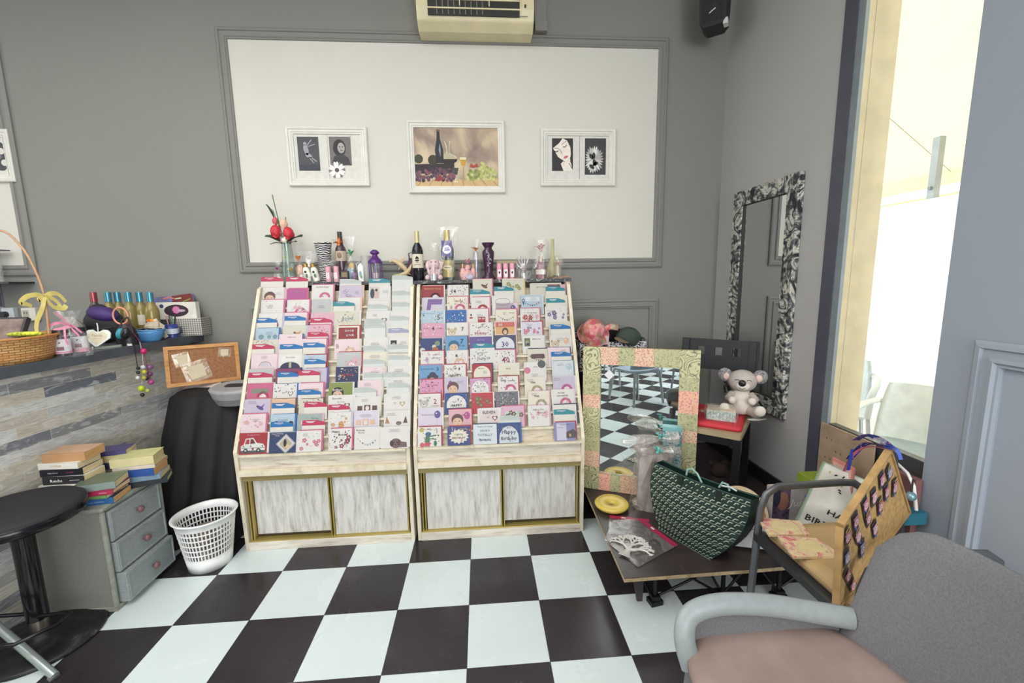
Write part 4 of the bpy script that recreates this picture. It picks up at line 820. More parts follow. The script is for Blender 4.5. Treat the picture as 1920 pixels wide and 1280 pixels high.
# --- small tied gifts at the far left
def gift(px,y,w_,ptop,label,bm,items,seed=0,filmm=None,nm='gift_bag',cat='gift',bz=None,br=.03):
    X=bx(px,y); t=thing(nm,label,cat,(X,y,ZT)); H=zz(px,ptop,y)-ZT; bagfilm(t,0,0,0,H,w_,filmm,tie=H*.62 if not bz else bz,seed=seed)
    if bm: bow(t,0,-w_*.3,(H*.62 if not bz else bz),br,bm,seed=seed)
    for f in items: f(t,H)
    return t,H
def it_(c,r,m,nm): return lambda t,H: MB().ell(c,r,m,10).build(nm,t)
gift(520,.70,.028,490,'tiny cellophane gift with magenta bow left of the rose vase',mat('#b02a86',.4),[it_((0,0,.02),(.02,.014,.02),mat('#d9c78e'),'sweets')],1,br=.022)
gift(546,.70,.026,494,'tiny cellophane gift with gold bow in front of the rose vase',mat('#d9a62e',.35,.4),[it_((0,0,.02),(.018,.014,.02),mat('#c9c4c0'),'sweets')],2,br=.022)
gift(562,.80,.05,452,'tall cellophane gift with orange bow right of the rose vase',mat('#e08a4a',.4),[it_((-.0,0,.07),(.03,.02,.05),mat('#d9a58a'),'pot'),it_((.0,0,.03),(.028,.02,.025),mat('#cdb8a4'),'pot')],3,br=.034,bz=.145)
t,H=gift(582,.725,.062,470,'cellophane gift of two white bottles with white bow',mat('#ece8e2',.4),[],4,br=.052,bz=.105)
for dx,tl in ((-.02,-.12),(.035,-.2)):
    q=thing('lotion_bottle','white lotion bottle %s under the white bow'%('leaning left' if dx<0 else 'leaning right'),'bottle',(t.location.x+dx+.01,.70,ZT+.006)); q.rotation_euler=(0,tl,0)
    MB().lathe([(.018,0),(.02,.01),(.02,.075),(.014,.09)],mat('#e8e5da',.4),16).build('bottle_body',q); MB().lathe([(.012,.09),(.012,.112)],mat('#b98f4e',.3,.6),14).build('cap',q); MB().disc(0,.06,.008,K,-.0206,10).disc(.004,.035,.008,mat('#5d7a50'),-.0206,8,rz=.014).build('label',q)
o=MB(); o.lathe([(.03,0),(.036,.02),(.036,.045),(.02,.06)],film('#e6e4da',.5,9,'jar_glass'),16); tag(o.build('glass_pot',loc=(bx(566,.70),.70,ZT)),'small pale pot with green sprig in front of orange bow gift','pot')
# zebra vase
Y=.80; X=bx(609,Y); H=zz(609,455,Y)-ZT; b=NB('zebra_print'); wv=b.n('ShaderNodeTexWave'); wv.bands_direction='Z'; wv.inputs['Scale'].default_value=22; wv.inputs['Distortion'].default_value=7; wv.inputs['Detail'].default_value=1.5; wv.inputs['Detail Scale'].default_value=1.2
b.l(b.coord((1,1,1.2)),wv.inputs['Vector']); ZB=b.base(b.ramp(wv.outputs['Fac'],[(.5,'#1f1d20'),(.56,'#dcdad6')],'CONSTANT'),.35)
o=MB().lathe([(.028,0),(.03,.01),(.05,H*.9),(.056,H),(.05,H-.004),(.025,.02)],ZB,28); tag(o.build('zebra_vase',loc=(X,Y,ZT)),'flared vase with black and white zebra stripes','vase')
# pink tubes pair
for k,px in enumerate((615,630)):
    X=bx(px,.705); t=thing('pink_bottle','slim pink bottle, %s of the pair below the zebra vase'%('left' if k==0 else 'right'),'bottle',(X,.705,ZT)); MB().lathe([(.016,0),(.0175,.008),(.0165,.075)],mat('#d9a3ad',.35),16).build('bottle_body',t); MB().lathe([(.0155,.075),(.0165,.08),(.0155,.10)],mat('#e9a9b4',.4),16).build('cap',t); MB().rect(-.010,.010,.02,.06,mat('#e9d6d8'),-.0178).build('label',t)
t,H=gift(622,.73,.048,488,'clear wrap around the pair of slim pink bottles',None,[],6)
# bottle with orange ribbon
Y=.82; X=bx(641,Y); H=zz(641,435,Y)-ZT; t=thing('wine_bottle','dark bottle with animal label and orange ribbon, behind green bow gift','bottle',(X,Y,ZT)); bottle(t,H,.037,mat('#4a3640',.15),.22,mat('#3a3230',.4),labm=mat('#b9a894',.5),lab=(.42,.62)); bow(t,0,-.03,H*.74,.05,mat('#d9834a',.4),8,seed=9)
MB().ell((0,-.037,H*.53),(.014,.004,.02),mat('#8d7460'),10).build('label_print',t)
# green bow gift
t,H=gift(660,.76,.05,442,'tall cellophane gift with green bow beside orange ribbon bottle',mat('#3f9a5c',.4),[it_((-.01,-.01,.05),(.022,.02,.05),mat('#86a4b0'),'soap'),it_((.012,-.015,.035),(.02,.018,.03),mat('#8a6a92'),'soap'),it_((0,-.01,.1),(.02,.016,.025),mat('#c9a25a'),'soap')],7,br=.035,bz=.175)
X=bx(645,.705); o=MB(); o.box(-.022,.022,-.015,.015,0,.07,mat('#4a3a4c',.5)); o.rect(-.018,.018,.03,.06,mat('#8d7a5c'),-.0155); tag(o.build('gift_box',loc=(X,.715,ZT)),'small dark printed box in front of orange ribbon bottle','box')
X=bx(676,.715); t=thing('cream_tube','white cream tube with blue and green print beside lantern','tube',(X,.715,ZT)); MB().lathe([(.017,0),(.018,.01),(.020,.10),(.004,.118)],mat('#e6e8e2',.35),16,sy=.6).build('tube_body',t); MB().disc(0,.05,.008,mat('#7fa6b8'),-.0125,8,rz=.02).disc(.004,.03,.006,mat('#6d8f5c'),-.0126,8,rz=.012).build('print',t)
Y=.84; X=bx(687,Y); t=thing('white_jug','pale grey jug half hidden behind the purple lantern','jug',(X,Y,ZT)); MB().lathe([(.045,0),(.05,.03),(.04,.1),(.03,.15),(.034,.17)],mat('#b9b9b2',.5),20).build('jug_body',t); MB().tube([(-.04,0,.13),(-.065,0,.12),(-.06,0,.07),(-.045,0,.05)],.006,mat('#b9b9b2',.5)).build('handle',t)
# lantern
Y=.74; X=bx(704,Y); H=zz(704,468,Y)-ZT; t=thing('candle_lantern','purple metal candle lantern with glass panes','lantern',(X,Y,ZT)); PU=mat('#5a2f78',.35,.2); r=.043
MB().lathe([(r*1.08,0),(r*1.08,.012),(r*.9,.016)],PU,20).build('base',t); MB().lathe([(r*1.05,H*.57),(r*1.05,H*.62),(r*.9,H*.68),(r*.55,H*.76),(r*.42,H*.8),(r*.35,H*.84),(r*.66,H*.88),(r*.7,H*.92),(r*.45,H*.97),(r*.3,H)],PU,20).build('lid',t)
for k in range(8): a=2*pi*k/8+.2; MB().cyl(.0025,.012,H*.58,PU,6,T(r*.95*math.cos(a),r*.95*math.sin(a),0)).build('bar',t)
MB().lathe([(r*.85,.014),(r*.85,H*.57)],film('#cfd2da',.3,5,'lantern_glass'),18,cap=False).build('glass',t); MB().cyl(.018,.014,.055,mat('#d9b9b4',.5),14).build('candle',t); MB().rect(-.017,.012,H*.63,H*.68,WHI,-r*1.0,M=RX(-.2)).build('price_sticker',t)
# dolphins
Y=.76; X=bx(755,Y); WDN=mat('#c9b48c',.45,0,.08,20); t=thing('dolphin_sculpture','pale wooden sculpture of two leaping dolphins','sculpture',(X,Y,ZT))
MB().tube([(-.085,0,.125),(-.06,0,.135),(-.02,0,.115),(.015,0,.08),(.03,0,.045)],[.004,.012,.018,.016,.007],WDN,10).add([(-.02,0,.13),(.0,0,.15),(.0,.0,.12)],[(0,1,2)],WDN).build('upper_dolphin',t)
MB().tube([(.06,0,.11),(.045,0,.075),(.02,0,.05),(-.02,0,.035),(-.06,0,.04)],[.004,.013,.016,.013,.003],WDN,10).build('lower_dolphin',t)
MB().lathe([(.03,0),(.034,.006),(.015,.016),(.008,.05)],WDN,16,T(.015,0,0)).build('base',t)
for p,q in (((.0,0,.12),(.015,0,.155)),((.05,0,.1),(.085,0,.13)),((-.01,0,.10),(-.03,0,.07)),((.02,0,.05),(.05,-.01,.04))): leaf(t,p,q,.009,WDN,'fin')
# wine bottle + purse
Y=.80; X=bx(772,Y); t=thing('gift_pouch','small purple drawstring pouch behind the red wine bottle','pouch',(X,Y,ZT)); MB().lathe([(.03,0),(.045,.03),(.04,.08),(.02,.13),(.018,.15)],mat('#54364e',.7,0,.2,30),16,sy=.6).build('pouch_body',t); MB().tube([(-.01,-.01,.14),(-.015,-.01,.18),(.01,-.01,.19),(.015,-.01,.14)],.004,K,6).build('cord',t)
Y=.725; X=bx(784,Y); H=zz(784,434,Y)-ZT; t=thing('wine_bottle','red wine bottle with cream label and gold capsule','bottle',(X,Y,ZT)); bottle(t,H,.037,mat('#1b1a22',.12),.26,mat('#c9b98a',.35,.4),labm=mat('#d8d0bc',.5),lab=(.26,.54))
m=MB(); yk=-.0378; m.disc(0,H*.47,.008,K,yk,8).disc(-.006,H*.455,.006,K,yk,6).disc(.006,H*.455,.006,K,yk,6).disc(0,H*.41,.014,K,yk,10,rz=.007).text('THE',0,H*.36,.009,K,yk-.0002,bold=1).text("GUV'NOR",0,H*.315,.011,K,yk-.0002,w_=.042,bold=1); m.build('label_print',t)
# pink plush elephant
Y=.715; X=bx(814,Y); t=thing('plush_elephant','pale pink plush elephant with sleepy eyes between two bottles','soft toy',(X,Y,ZT)); PK=mat('#dcc0c0',.9,0,.06,40,.4)
o=MB(); o.ell((0,0,.045),(.034,.03,.045),PK); o.build('body',t,sub=0); MB().ell((0,-.008,.105),(.037,.033,.034),PK).build('head',t); MB().tube([(0,-.035,.10),(0,-.045,.075),(.0,-.044,.05),(.003,-.05,.035)],[.013,.012,.010,.008],PK,10).build('trunk',t)
for s_ in (-1,1):
    MB().ell((s_*.038,.0,.10),(.018,.007,.03),PK,rot=(0,s_*-.2,0)).build('ear',t); MB().ell((s_*.03,-.02,.05),(.012,.012,.028),PK,rot=(.3,s_*.3,0)).build('arm',t); MB().ell((s_*.04,-.03,.018),(.018,.026,.018),PK).build('foot',t); MB().disc(s_*.014,.118,.006,K,-.040,8,rz=.003).build('eye',t)
t,H=gift(814,.708,.05,455,'clear film over the pink plush elephant',None,[],12,filmm=CEL2); 
X=bx(812,.66); t=thing('gift_tin','small silver tin in front of the pink elephant','tin',(X,.66,ZT)); MB().lathe([(.021,0),(.022,.03)],mat('#c9ccd0',.3,.6),16,sy=.6).build('tin_body',t); MB().lathe([(.023,.03),(.023,.038)],mat('#b9bcc0',.3,.6),16,sy=.6).build('lid',t)
# champagne in film
Y=.76; X=bx(840,Y); H=zz(840,432,Y)-ZT; t=thing('champagne_bottle','sparkling wine bottle with gold foil neck and purple tag','bottle',(X,Y,ZT)); bottle(t,H,.043,mat('#2c3a2c',.12),.30,mat('#bfa45c',.3,.7),labm=mat('#a8975e',.4,.3),lab=(.06,.40),nr=.42)
m=MB(); m.rect(-.034,.034,H*.47,H*.79,mat('#4a3a7c',.4),-.046).disc(0,H*.61,.028,mat('#e6e2ee'),-.0465,16).line([(-.016,H*.635),(.014,H*.645)],.005,mat('#4a3a7c'),-.047).line([(-.018,H*.60),(.018,H*.605)],.007,mat('#4a3a7c'),-.047); m.build('neck_tag',t); m=MB().disc(0,H*.25,.030,mat('#c9b98a'),-.0438,14,rz=.016).line([(-.02,H*.25),(.02,H*.25)],.004,K,-.0442); m.build('label_print',t)
t=thing('cellophane_bag','tall stiff clear bag standing around the sparkling wine','bag',(X,Y,ZT)); g=random.Random(5); o=MB(); R_=[]
for z,k in ((0,.8),(H*.3,.85),(H*.6,.9),(H*.85,1.15),(H*1.06,1.4)): R_.append([(.062*k*c*(1+.1*g.uniform(-1,1)),.05*s__*(1+.1*g.uniform(-1,1)),z+g.uniform(-.004,.004)) for c,s__ in [(max(-1,min(1,1.3*math.cos(a))),max(-1,min(1,1.3*math.sin(a)))) for a in [2*pi*i/16 for i in range(16)]]])
o.loft(R_,CEL2,cap=False,smooth=False); o.build('film',t)
# pink basket gift
Y=.715; X=bx(877,Y); t=thing('gift_basket','pink wrapped basket of bath products beside the purple vase','gift',(X,Y,ZT)); MB().lathe([(.042,0),(.055,.03),(.056,.05)],mat('#dcb3a8',.6),18,sy=.6,cap=False).build('basket',t)
MB().ell((.0,-.01,.045),(.024,.02,.022),mat('#e9b3a8')).build('soap',t); MB().ell((.0,-.01,.082),(.017,.016,.017),mat('#eec0b4')).build('soap',t)
for dx in (-.034,.036): q=MB(); q.lathe([(.014,.02),(.015,.06),(.010,.075)],mat('#e6b4ae'),12,T(dx,-.01,0)); q.lathe([(.006,.075),(.006,.105)],mat('#caa05a',.3,.5),10,T(dx,-.01,0)); q.build('bath_bottle',t)
MB().ell((.01,-.035,.02),(.03,.012,.02),mat('#b9b4c8')).build('shell',t); bagfilm(t,0,0,0,.13,.068,PCEL,tie=.112,seed=3,flare=.8); bow(t,0,-.02,.11,.03,mat('#d98aa0',.4),6,seed=4)
t,H=gift(893,.86,.035,448,'narrow clear gift tube with orange bow left of purple vase',mat('#d9824a',.4),[lambda t,H: MB().lathe([(.02,0),(.02,H*.68)],film('#c9ccd4',.4,6,'tube_plastic'),14).build('tube',t)],14,br=.036,bz=.2)
# purple vase
Y=.74; X=bx(916,Y); H=zz(916,455,Y)-ZT; t=thing('purple_vase','dark purple flared vase with silver floral pattern','vase',(X,Y,ZT)); PV=mat('#43283f',.25,.1)
MB().lathe([(.045,0),(.047,.01),(.03,H*.12),(.026,H*.2),(.03,H*.35),(.039,H*.66),(.04,H*.76),(.025,H*.84),(.026,H*.88),(.04,H*.96),(.042,H)],PV,26).build('vase_body',t)
m=MB(); g=random.Random(8)
for i in range(16): z=H*(.35+.42*g.random()); m.disc(-.008+.02*g.random()-.0+.008*math.sin(z*60),z,.0045,mat('#b9a8bc'),-.0405,6,rz=.003,rot=g.random()*3)
m.line([(-.012,H*.35),(.006,H*.45),(-.01,H*.56),(.008,H*.66),(-.004,H*.75)],.002,mat('#b9a8bc'),-.0406); m.build('silver_pattern',t)
# three pink bottles in crate
Y=.80; X=bx(953,Y); t=thing('wooden_crate','small pale wooden crate standing behind three pink bottles','crate',(X,Y,ZT)); CW=mat('#a8987a',.6)
for z0,z1 in ((0,.012),(.105,.125)): MB().box(-.08,.08,-.03,.03,z0,z1,CW).build('rail',t)
for dx in (-.076,-.03,.026,.072): MB().box(dx,dx+.008,-.03,.03,.012,.105,CW).build('slat',t)
for k,px in enumerate((936,948,960)):
    X=bx(px,.725); t=thing('pink_bottle','slim pink lotion bottle, %s of three right of the purple vase'%('left','middle','right')[k],'bottle',(X,.725,ZT)); MB().lathe([(.0165,0),(.018,.008),(.0175,.075)],mat('#dd9aab',.35),16).build('bottle_body',t); MB().lathe([(.016,.075),(.017,.08),(.016,.105)],mat('#e8a6b6',.4),16).build('cap',t); MB().rect(-.012,.012,.015,.065,mat('#ecdfe2'),-.0183).disc(0,.045,.006,K,-.0185,8,rz=.009).build('label',t)
# glass hand, ribbon bottle, tall vase, cloche
t=thing('hand_sculpture','clear gift with a silvery upright hand ornament','ornament',(bx(982,.73),.73,ZT)); HM=mat('#b9b2b2',.25,.5)
o=MB(); o.lathe([(.018,0),(.02,.01),(.013,.05),(.016,.07),(.026,.085),(.028,.10)],HM,14,sy=.45)
o.build('palm',t)
for dx,L,tl in ((-.021,.045,-.28),(-.009,.055,-.1),(.005,.058,.06),(.018,.048,.2)): MB().tube([(dx,0,.095),(dx+tl*.03,-.002,.095+L*.5),(dx+tl*.09,0,.095+L)],[.006,.0055,.004],HM,8).build('finger',t)
MB().tube([(-.022,0,.075),(-.04,-.004,.09),(-.05,-.004,.112)],[.007,.006,.004],HM,8).build('thumb',t); bagfilm(t,0,0,0,.16,.06,CEL,tie=.150,seed=15,flare=.5)
MB().ell((0,-.02,.055),(.013,.008,.013),mat('#8d6a78')).build('pendant',t)
t=thing('gift_bag','clear wrapped rose liqueur bottle with pale pink ribbon','gift',(bx(1014,.725),.725,ZT)); H=zz(1014,449,.725)-ZT; bottle(t,.145,.033,mat('#8c5560',.2),.28,mat('#b9a898',.3,.4),labm=mat('#d9cfc4'),lab=(.2,.42)); bagfilm(t,0,0,0,H,.055,CEL,tie=H*.72,seed=16,flare=.9); bow(t,0,-.015,H*.72,.045,mat('#e0b6b6',.4),8,seed=17)
Y=.83; o=MB(); H=zz(1036,448,Y)-ZT; o.lathe([(.04,0),(.046,.02),(.045,.06),(.025,.12),(.012,.16),(.011,H),(.009,H)],mat('#b9b48c',.35),24); tag(o.build('bud_vase',loc=(bx(1036,Y),Y,ZT)),'tall olive cream bottle vase at the right end','vase')
t=thing('glass_dome','glass dome with a small figurine on driftwood base','ornament',(bx(1046,.715),.715,ZT)); H=zz(1046,477,.715)-ZT; MB().slab([(.05*math.cos(a)*(1+.12*math.sin(a*5)),.034*math.sin(a)) for a in [2*pi*k/18 for k in range(18)]],0,.012,mat('#8d7460',.7,0,.2,30)).build('base',t,bevel=.003); MB().lathe([(.024,.012),(.024,H*.5),(.036,H*.62),(.038,H*.75),(.03,H*.92),(.002,H)],film('#f4f0e6',.28,5,'dome_glass'),22,cap=False).build('dome',t)
o=MB(); o.lathe([(.013,.014),(.009,H*.35),(.011,H*.5),(.006,H*.55)],mat('#c9bca4'),12); o.ell((0,0,H*.6),.009,mat('#b98d74'),10); o.build('figurine',t); MB().ell((0,0,H*.66),(.024,.02,.006),mat('#c98f80'),12).build('parasol',t)
for i in range(7): a=2*pi*i/7; MB().ell((.025*math.cos(a),.018*math.sin(a),.016),(.008,.006,.005),mat('#4d5a42',.7),8).build('moss',t)
t=thing('driftwood','curly brown driftwood strip along the right end of the shelf','driftwood',(bx(1058,.70),.70,ZT)); MB().tube([(-.04,0,.006),(-.02,-.005,.012),(0,0,.006),(.02,-.004,.013),(.04,0,.007)],[.006,.008,.006,.007,.004],mat('#a8826a',.7,0,.2,30),8).build('wood',t)
# ============================================================ counter
ZC0,ZC1=1.13,1.18
def fx(y): return -.624+(y+.232)*.0917
b=NB('plank_cladding'); v=b.coord(); sp=b.n('ShaderNodeSeparateXYZ'); b.l(v,sp.inputs[0]); cb=b.n('ShaderNodeCombineXYZ'); b.l(sp.outputs[1],cb.inputs[0]); b.l(sp.outputs[2],cb.inputs[1])
br=b.n('ShaderNodeTexBrick'); br.offset=.37; br.squash=1; br.inputs['Color1'].default_value=(0,0,0,1); br.inputs['Color2'].default_value=(1,1,1,1); br.inputs['Mortar'].default_value=(.3,.3,.3,1); br.inputs['Scale'].default_value=1; br.inputs['Mortar Size'].default_value=.0012; br.inputs['Brick Width'].default_value=.37; br.inputs['Row Height'].default_value=.052; br.inputs['Bias'].default_value=0
b.l(cb.outputs[0],br.inputs['Vector']); c=b.ramp(br.outputs['Color'],[(0,'#717885'),(.2,'#d3ccbb'),(.38,'#e0e0db'),(.5,'#92969c'),(.6,'#d6cdbb'),(.82,'#b3b0aa'),(1,'#e6e6e3')])
g1=b.noise(b.coord((1,3,40)),5,5,.65,.4); g2=b.noise(b.coord((1,2,6)),6,4,.6,1)
c=b.mix(c,b.ramp(g1,[(.35,'#9a958d'),(.55,'#ffffff')]),.45,'MULTIPLY'); c=b.mix(c,'#e3e4e0',b.ramp(g2,[(.52,(0,0,0,1)),(.66,(.55,)*3+(1,))])); c=b.mix(c,'#8a7565',b.ramp(b.noise(b.coord((1,3,9)),3,4,.6,1),[(.60,(0,0,0,1)),(.72,(.4,)*3+(1,))]))
b.bump(br.outputs['Fac'],-.3,.002); PLANK=b.base(c,.6)
t=thing('bar_counter','plank clad bar counter with dark grey top along the left','counter',(fx(0)-.3,0,0)); L=T(-(fx(0)-.3),0,0)
o=MB(); o.M=L; o.slab([(fx(-2.4)-.085,-2.4),(fx(W)-.085,W-.003),(fx(W)-.55,W-.003),(fx(-2.4)-.55,-2.4)],0,ZC0,PLANK); o.build('cladding',t)
o=MB(); o.M=L; o.slab([(fx(-2.4),-2.4),(fx(W),W-.003),(fx(W)-.62,W-.003),(fx(-2.4)-.62,-2.4)],ZC0,ZC1,mat('#4d535b',.5,0,.1,10)); o.build('worktop',t,bevel=.003)
def edge(px,py,k=.012): return atp(px,py,(fx(0)+k,0,0),(1,-.0917,0))
def px_on(px,py,y): return at(px,py,'y',y)
def cz(px,py,z=ZC1): return at(px,py,'z',z)
WK=NB('wicker'); br=WK.n('ShaderNodeTexBrick'); br.inputs['Scale'].default_value=1; br.inputs['Brick Width'].default_value=.035; br.inputs['Row Height'].default_value=.011; br.inputs['Mortar Size'].default_value=.002; br.inputs['Color1'].default_value=lin('#c98f52'); br.inputs['Color2'].default_value=lin('#dcb077'); br.inputs['Mortar'].default_value=lin('#a0703f')
tc=WK.n('ShaderNodeTexCoord'); s2=WK.n('ShaderNodeSeparateXYZ'); WK.l(tc.outputs['Object'],s2.inputs[0]); m_=WK.n('ShaderNodeMath',operation='ARCTAN2'); WK.l(s2.outputs[1],m_.inputs[0]); WK.l(s2.outputs[0],m_.inputs[1]); m2=WK.n('ShaderNodeMath',operation='MULTIPLY'); m2.inputs[1].default_value=.19; WK.l(m_.outputs[0],m2.inputs[0]); c2=WK.n('ShaderNodeCombineXYZ'); WK.l(m2.outputs[0],c2.inputs[0]); WK.l(s2.outputs[2],c2.inputs[1]); WK.l(c2.outputs[0],br.inputs['Vector']); WK.bump(br.outputs['Fac'],-.6,.003); WKM=WK.base(br.outputs['Color'],.6)
# wicker basket
t=thing('wicker_basket','large wicker basket with tall hoop handle and yellow ribbon','basket',(-.80,-.07,ZC1)); rx,ry=.205,.215
MB().lathe([(.0,.004),(.88,.0),(.93,.03),(1.0,.105),(1.04,.112),(1.0,.116),(.96,.105),(.88,.012),(0,.012)],WKM,40,cap=False,sx=rx,sy=ry).build('basket_body',t)
RIM=mat('#b97f45',.6,0,.1,30)
MB().tube([(rx*1.02*math.cos(a),ry*1.02*math.sin(a),.113) for a in [2*pi*k/40 for k in range(40)]],.006,RIM,8,closed=True).build('rim',t)
hp=[at(px,py,'y',.03)-t.location for px,py in ((94,655),(91,615),(82,550),(62,498),(38,460),(0,432))]
hp=hp+[Vector((-p.x,p.y,p.z)) for p in reversed(hp[:-1])]
def smooth(P,n=5):
    P=[Vector(p) for p in P]; Q_=[P[0]]+P+[P[-1]]; out=[]
    for i in range(1,len(Q_)-2):
        for k in range(n):
            t_=k/n; a,b_,c,d=Q_[i-1],Q_[i],Q_[i+1],Q_[i+2]; out.append(.5*((2*b_)+(c-a)*t_+(2*a-5*b_+4*c-d)*t_*t_+(3*b_-a-3*c+d)*t_**3))
    return out+[P[-1]]
MB().tube(smooth(hp),.005,mat('#b58d6a',.5,0,.08,30),8).build('handle',t)
YE=mat('#c4b468',.45,0,.08,20)
def ribbon(t,pts,wd,m,name='ribbon'):
    pts=smooth(pts,4); o=MB(); vs=[]; n=len(pts)
    for i,p in enumerate(pts):
        d=(pts[min(i+1,n-1)]-pts[max(i-1,0)]).normalized(); s_=d.cross(Vector((.2,1,.3))).normalized()*wd/2; vs+=[tuple(p-s_),tuple(p+s_)]
    o.add(vs,[(2*i,2*i+1,2*i+3,2*i+2) for i in range(n-1)],m,smooth=True); return o.build(name,t)
def rp(L,y=.0): return [at(px,py,'y',y)-t.location for px,py in L]
for L in ([(82,556),(70,552),(50,556),(38,568),(50,570),(60,574)],[(82,556),(72,562),(78,562)],[(84,556),(96,550),(110,552),(124,566)],[(84,557),(100,560),(112,572),(108,578)],[(84,556),(80,575),(74,590),(70,600)],[(84,556),(100,575),(118,578),(124,572)],[(70,598),(68,615),(72,630)]): ribbon(t,rp(L,.02),.022,YE)
o=MB(); o.ell((0,0,.07),(.16,.18,.03),mat('#8a7a6a',.8,0,.3,20)); tag(o.build('basket_filling',loc=(-.80,-.07,ZC1)),'mottled goods heaped inside the wicker basket','goods')
o=MB(); p=at(20,622,'y',-.05); o.ell((0,0,0),(.09,.02,.012),mat('#b9c23a',.8,0,.4,60),12); o.build; tag(o.build('yellow_green_trim',loc=(-.74,.02,ZC1+.118)),'yellow green patterned trim peeking over the basket rim','trim')
o=MB(); p=cz(30,600); o.box(-.1,.1,-.012,.012,0,.16,mat('#3a3438',.6)); o.rect(-.09,.09,.02,.15,mat('#7d6a62',.6,0,.3,15),-.0125); tag(o.build('picture_book',loc=(-.87,.0,ZC1+.05),rot=(-.5,0,.1)),'brown picture book lying inside the wicker basket','book')
# radio / tray behind
o=MB(); p=at(55,622,'y',.45); o.box(-.16,.12,-.05,.05,0,.03,mat('#2b2a2c',.4)).rect(-.08,.1,.008,.022,mat('#9fa39f',.4),-.052); tag(o.build('flat_tray',loc=(p.x,.45,ZC1)),'flat black tray with grey band behind the wicker basket','tray')
# two wrapped pink jars
for k,(px,pb) in enumerate(((121,671),(154,664))):
    q=cz(px,pb-3); t=thing('candle_jar','%s dark jar with white and pink label in clear wrap'%('left' if k==0 else 'right'),'jar',(q.x-.02,q.y+.02,ZC1)); r=.031
    MB().lathe([(r,0),(r,.10),(r*.9,.108)],mat('#3a2028',.2),20).build('jar_body',t); MB().lathe([(r*1.02,.004 if k else .014),(r*1.02,.085)],mat('#e9e6ea',.4),20,cap=False).build('label',t); MB().lathe([(r*1.03,.004 if k else .016),(r*1.03,.024)],mat('#e38fa8',.4),20,cap=False).build('label_band',t)
    MB().lathe([(r*.95,.108),(r*.95,.13)],mat('#2c2628',.3),18).build('lid',t); m=MB(); m.rect(-.012,.014,.03,.048,mat('#8d5a68'),-.0325).disc(0,.068,.005,K,-.0325,8,rz=.003,rot=.5); m.M=Matrix(); 
    o=m.build('label_print',t); o.rotation_euler=(0,0,.45)
q=cz(138,668); t=thing('gift_wrap','clear wrap with pink ribbon tied over the two dark jars','gift wrap',(q.x-.02,q.y+.03,ZC1)); bagfilm(t,0,0,0,.22,.085,CEL,tie=.145,seed=21,flare=.7,ry=.05); g=random.Random(3)
PKR=mat('#e693b0',.4)
for L in ([(0,0,.145),(-.03,-.02,.165),(-.07,-.03,.15)],[(0,0,.145),(.03,-.03,.14),(.07,-.04,.10)],[(0,0,.145),(-.04,-.01,.21),(-.06,0,.215)],[(0,0,.145),(.04,-.03,.15),(.075,-.03,.115)],[(0,0,.145),(-.05,-.03,.13)],[(0,-.03,.14),(.01,-.045,.09),(.02,-.046,.06)]): ribbon(t,L,.014,PKR)
# wooden heart tag
q=at(182,655,'y',-.02); t=thing('heart_plaque','white wooden heart plaque reading Family leaning on the clutter','plaque',(-.66,.10,ZC1)); 
t.location=cz(184,653)+Vector((-.02,.015,0)); t.location.z=ZC1+.002; t.rotation_euler=(-.30,.06,.25)
def heart(s_): return [(0,0),(.5*s_,.48*s_),(.5*s_,.72*s_),(.38*s_,.86*s_),(.2*s_,.88*s_),(0,.74*s_),(-.2*s_,.88*s_),(-.38*s_,.86*s_),(-.5*s_,.72*s_),(-.5*s_,.48*s_)]
MB().prism(heart(.115),-.004,.004,mat('#dfe3da',.5)).build('plaque_board',t,bevel=.001)
m=MB(); m.flat([(x,z+.014) for x,z in heart(.085)],mat('#d9cdb2'),-.0045).text('Family',0,.062,.019,mat('#8d7a66'),-.005).line([(-.02,.05),(.02,.05)],.002,mat('#b9a88e'),-.005); m.build('plaque_face',t)
MB().tube([(0,0,.085),(-.005,-.0,.12),(-.015,.01,.14)],.003,mat('#e9e6df'),6).build('hanging_cord',t)
q=cz(200,654); t=thing('ruler_tray','grey green pen tray lying at the counter edge','tray',(q.x-.03,q.y+.03,ZC1)); t.rotation_euler=(0,0,.95); MB().slab(rrect(-.07,.07,-.016,.016,.014),0,.012,mat('#8a9488',.5)).build('tray_base',t,bevel=.003); MB().slab(rrect(-.06,.06,-.010,.010,.009),.012,.013,mat('#4d554e',.6)).build('tray_inset',t)
# wine bottles
for k,(px,cm,lab,bd) in enumerate(((174,'#a85a5c','wine bottle with rose pink cap, leftmost in the row','#5a4640'),(201,'#5596aa','teal capped wine bottle half behind the purple bag','#8a7c46'),(219,'#5596aa','teal capped wine bottle third from the left end','#8a7c46'),(239,'#5596aa','teal capped white wine bottle fourth in the row','#8a7c46'),(260,'#5596aa','teal capped white wine bottle with pale back label','#8a7c46'),(280,'#5596aa','teal capped wine bottle nearest the picture books','#8a7c46'))):
    q=at(px,548,'y',.76-.04*(k%2)); t=thing('wine_bottle',lab,'bottle',(q.x,q.y,ZC1)); bottle(t,q.z-ZC1,.037,mat(bd,.15,0,.12,12),.2,mat(cm,.3,.6),labm=(mat('#cfc8b4') if k==4 else None),lab=(.3,.52),nr=.42)
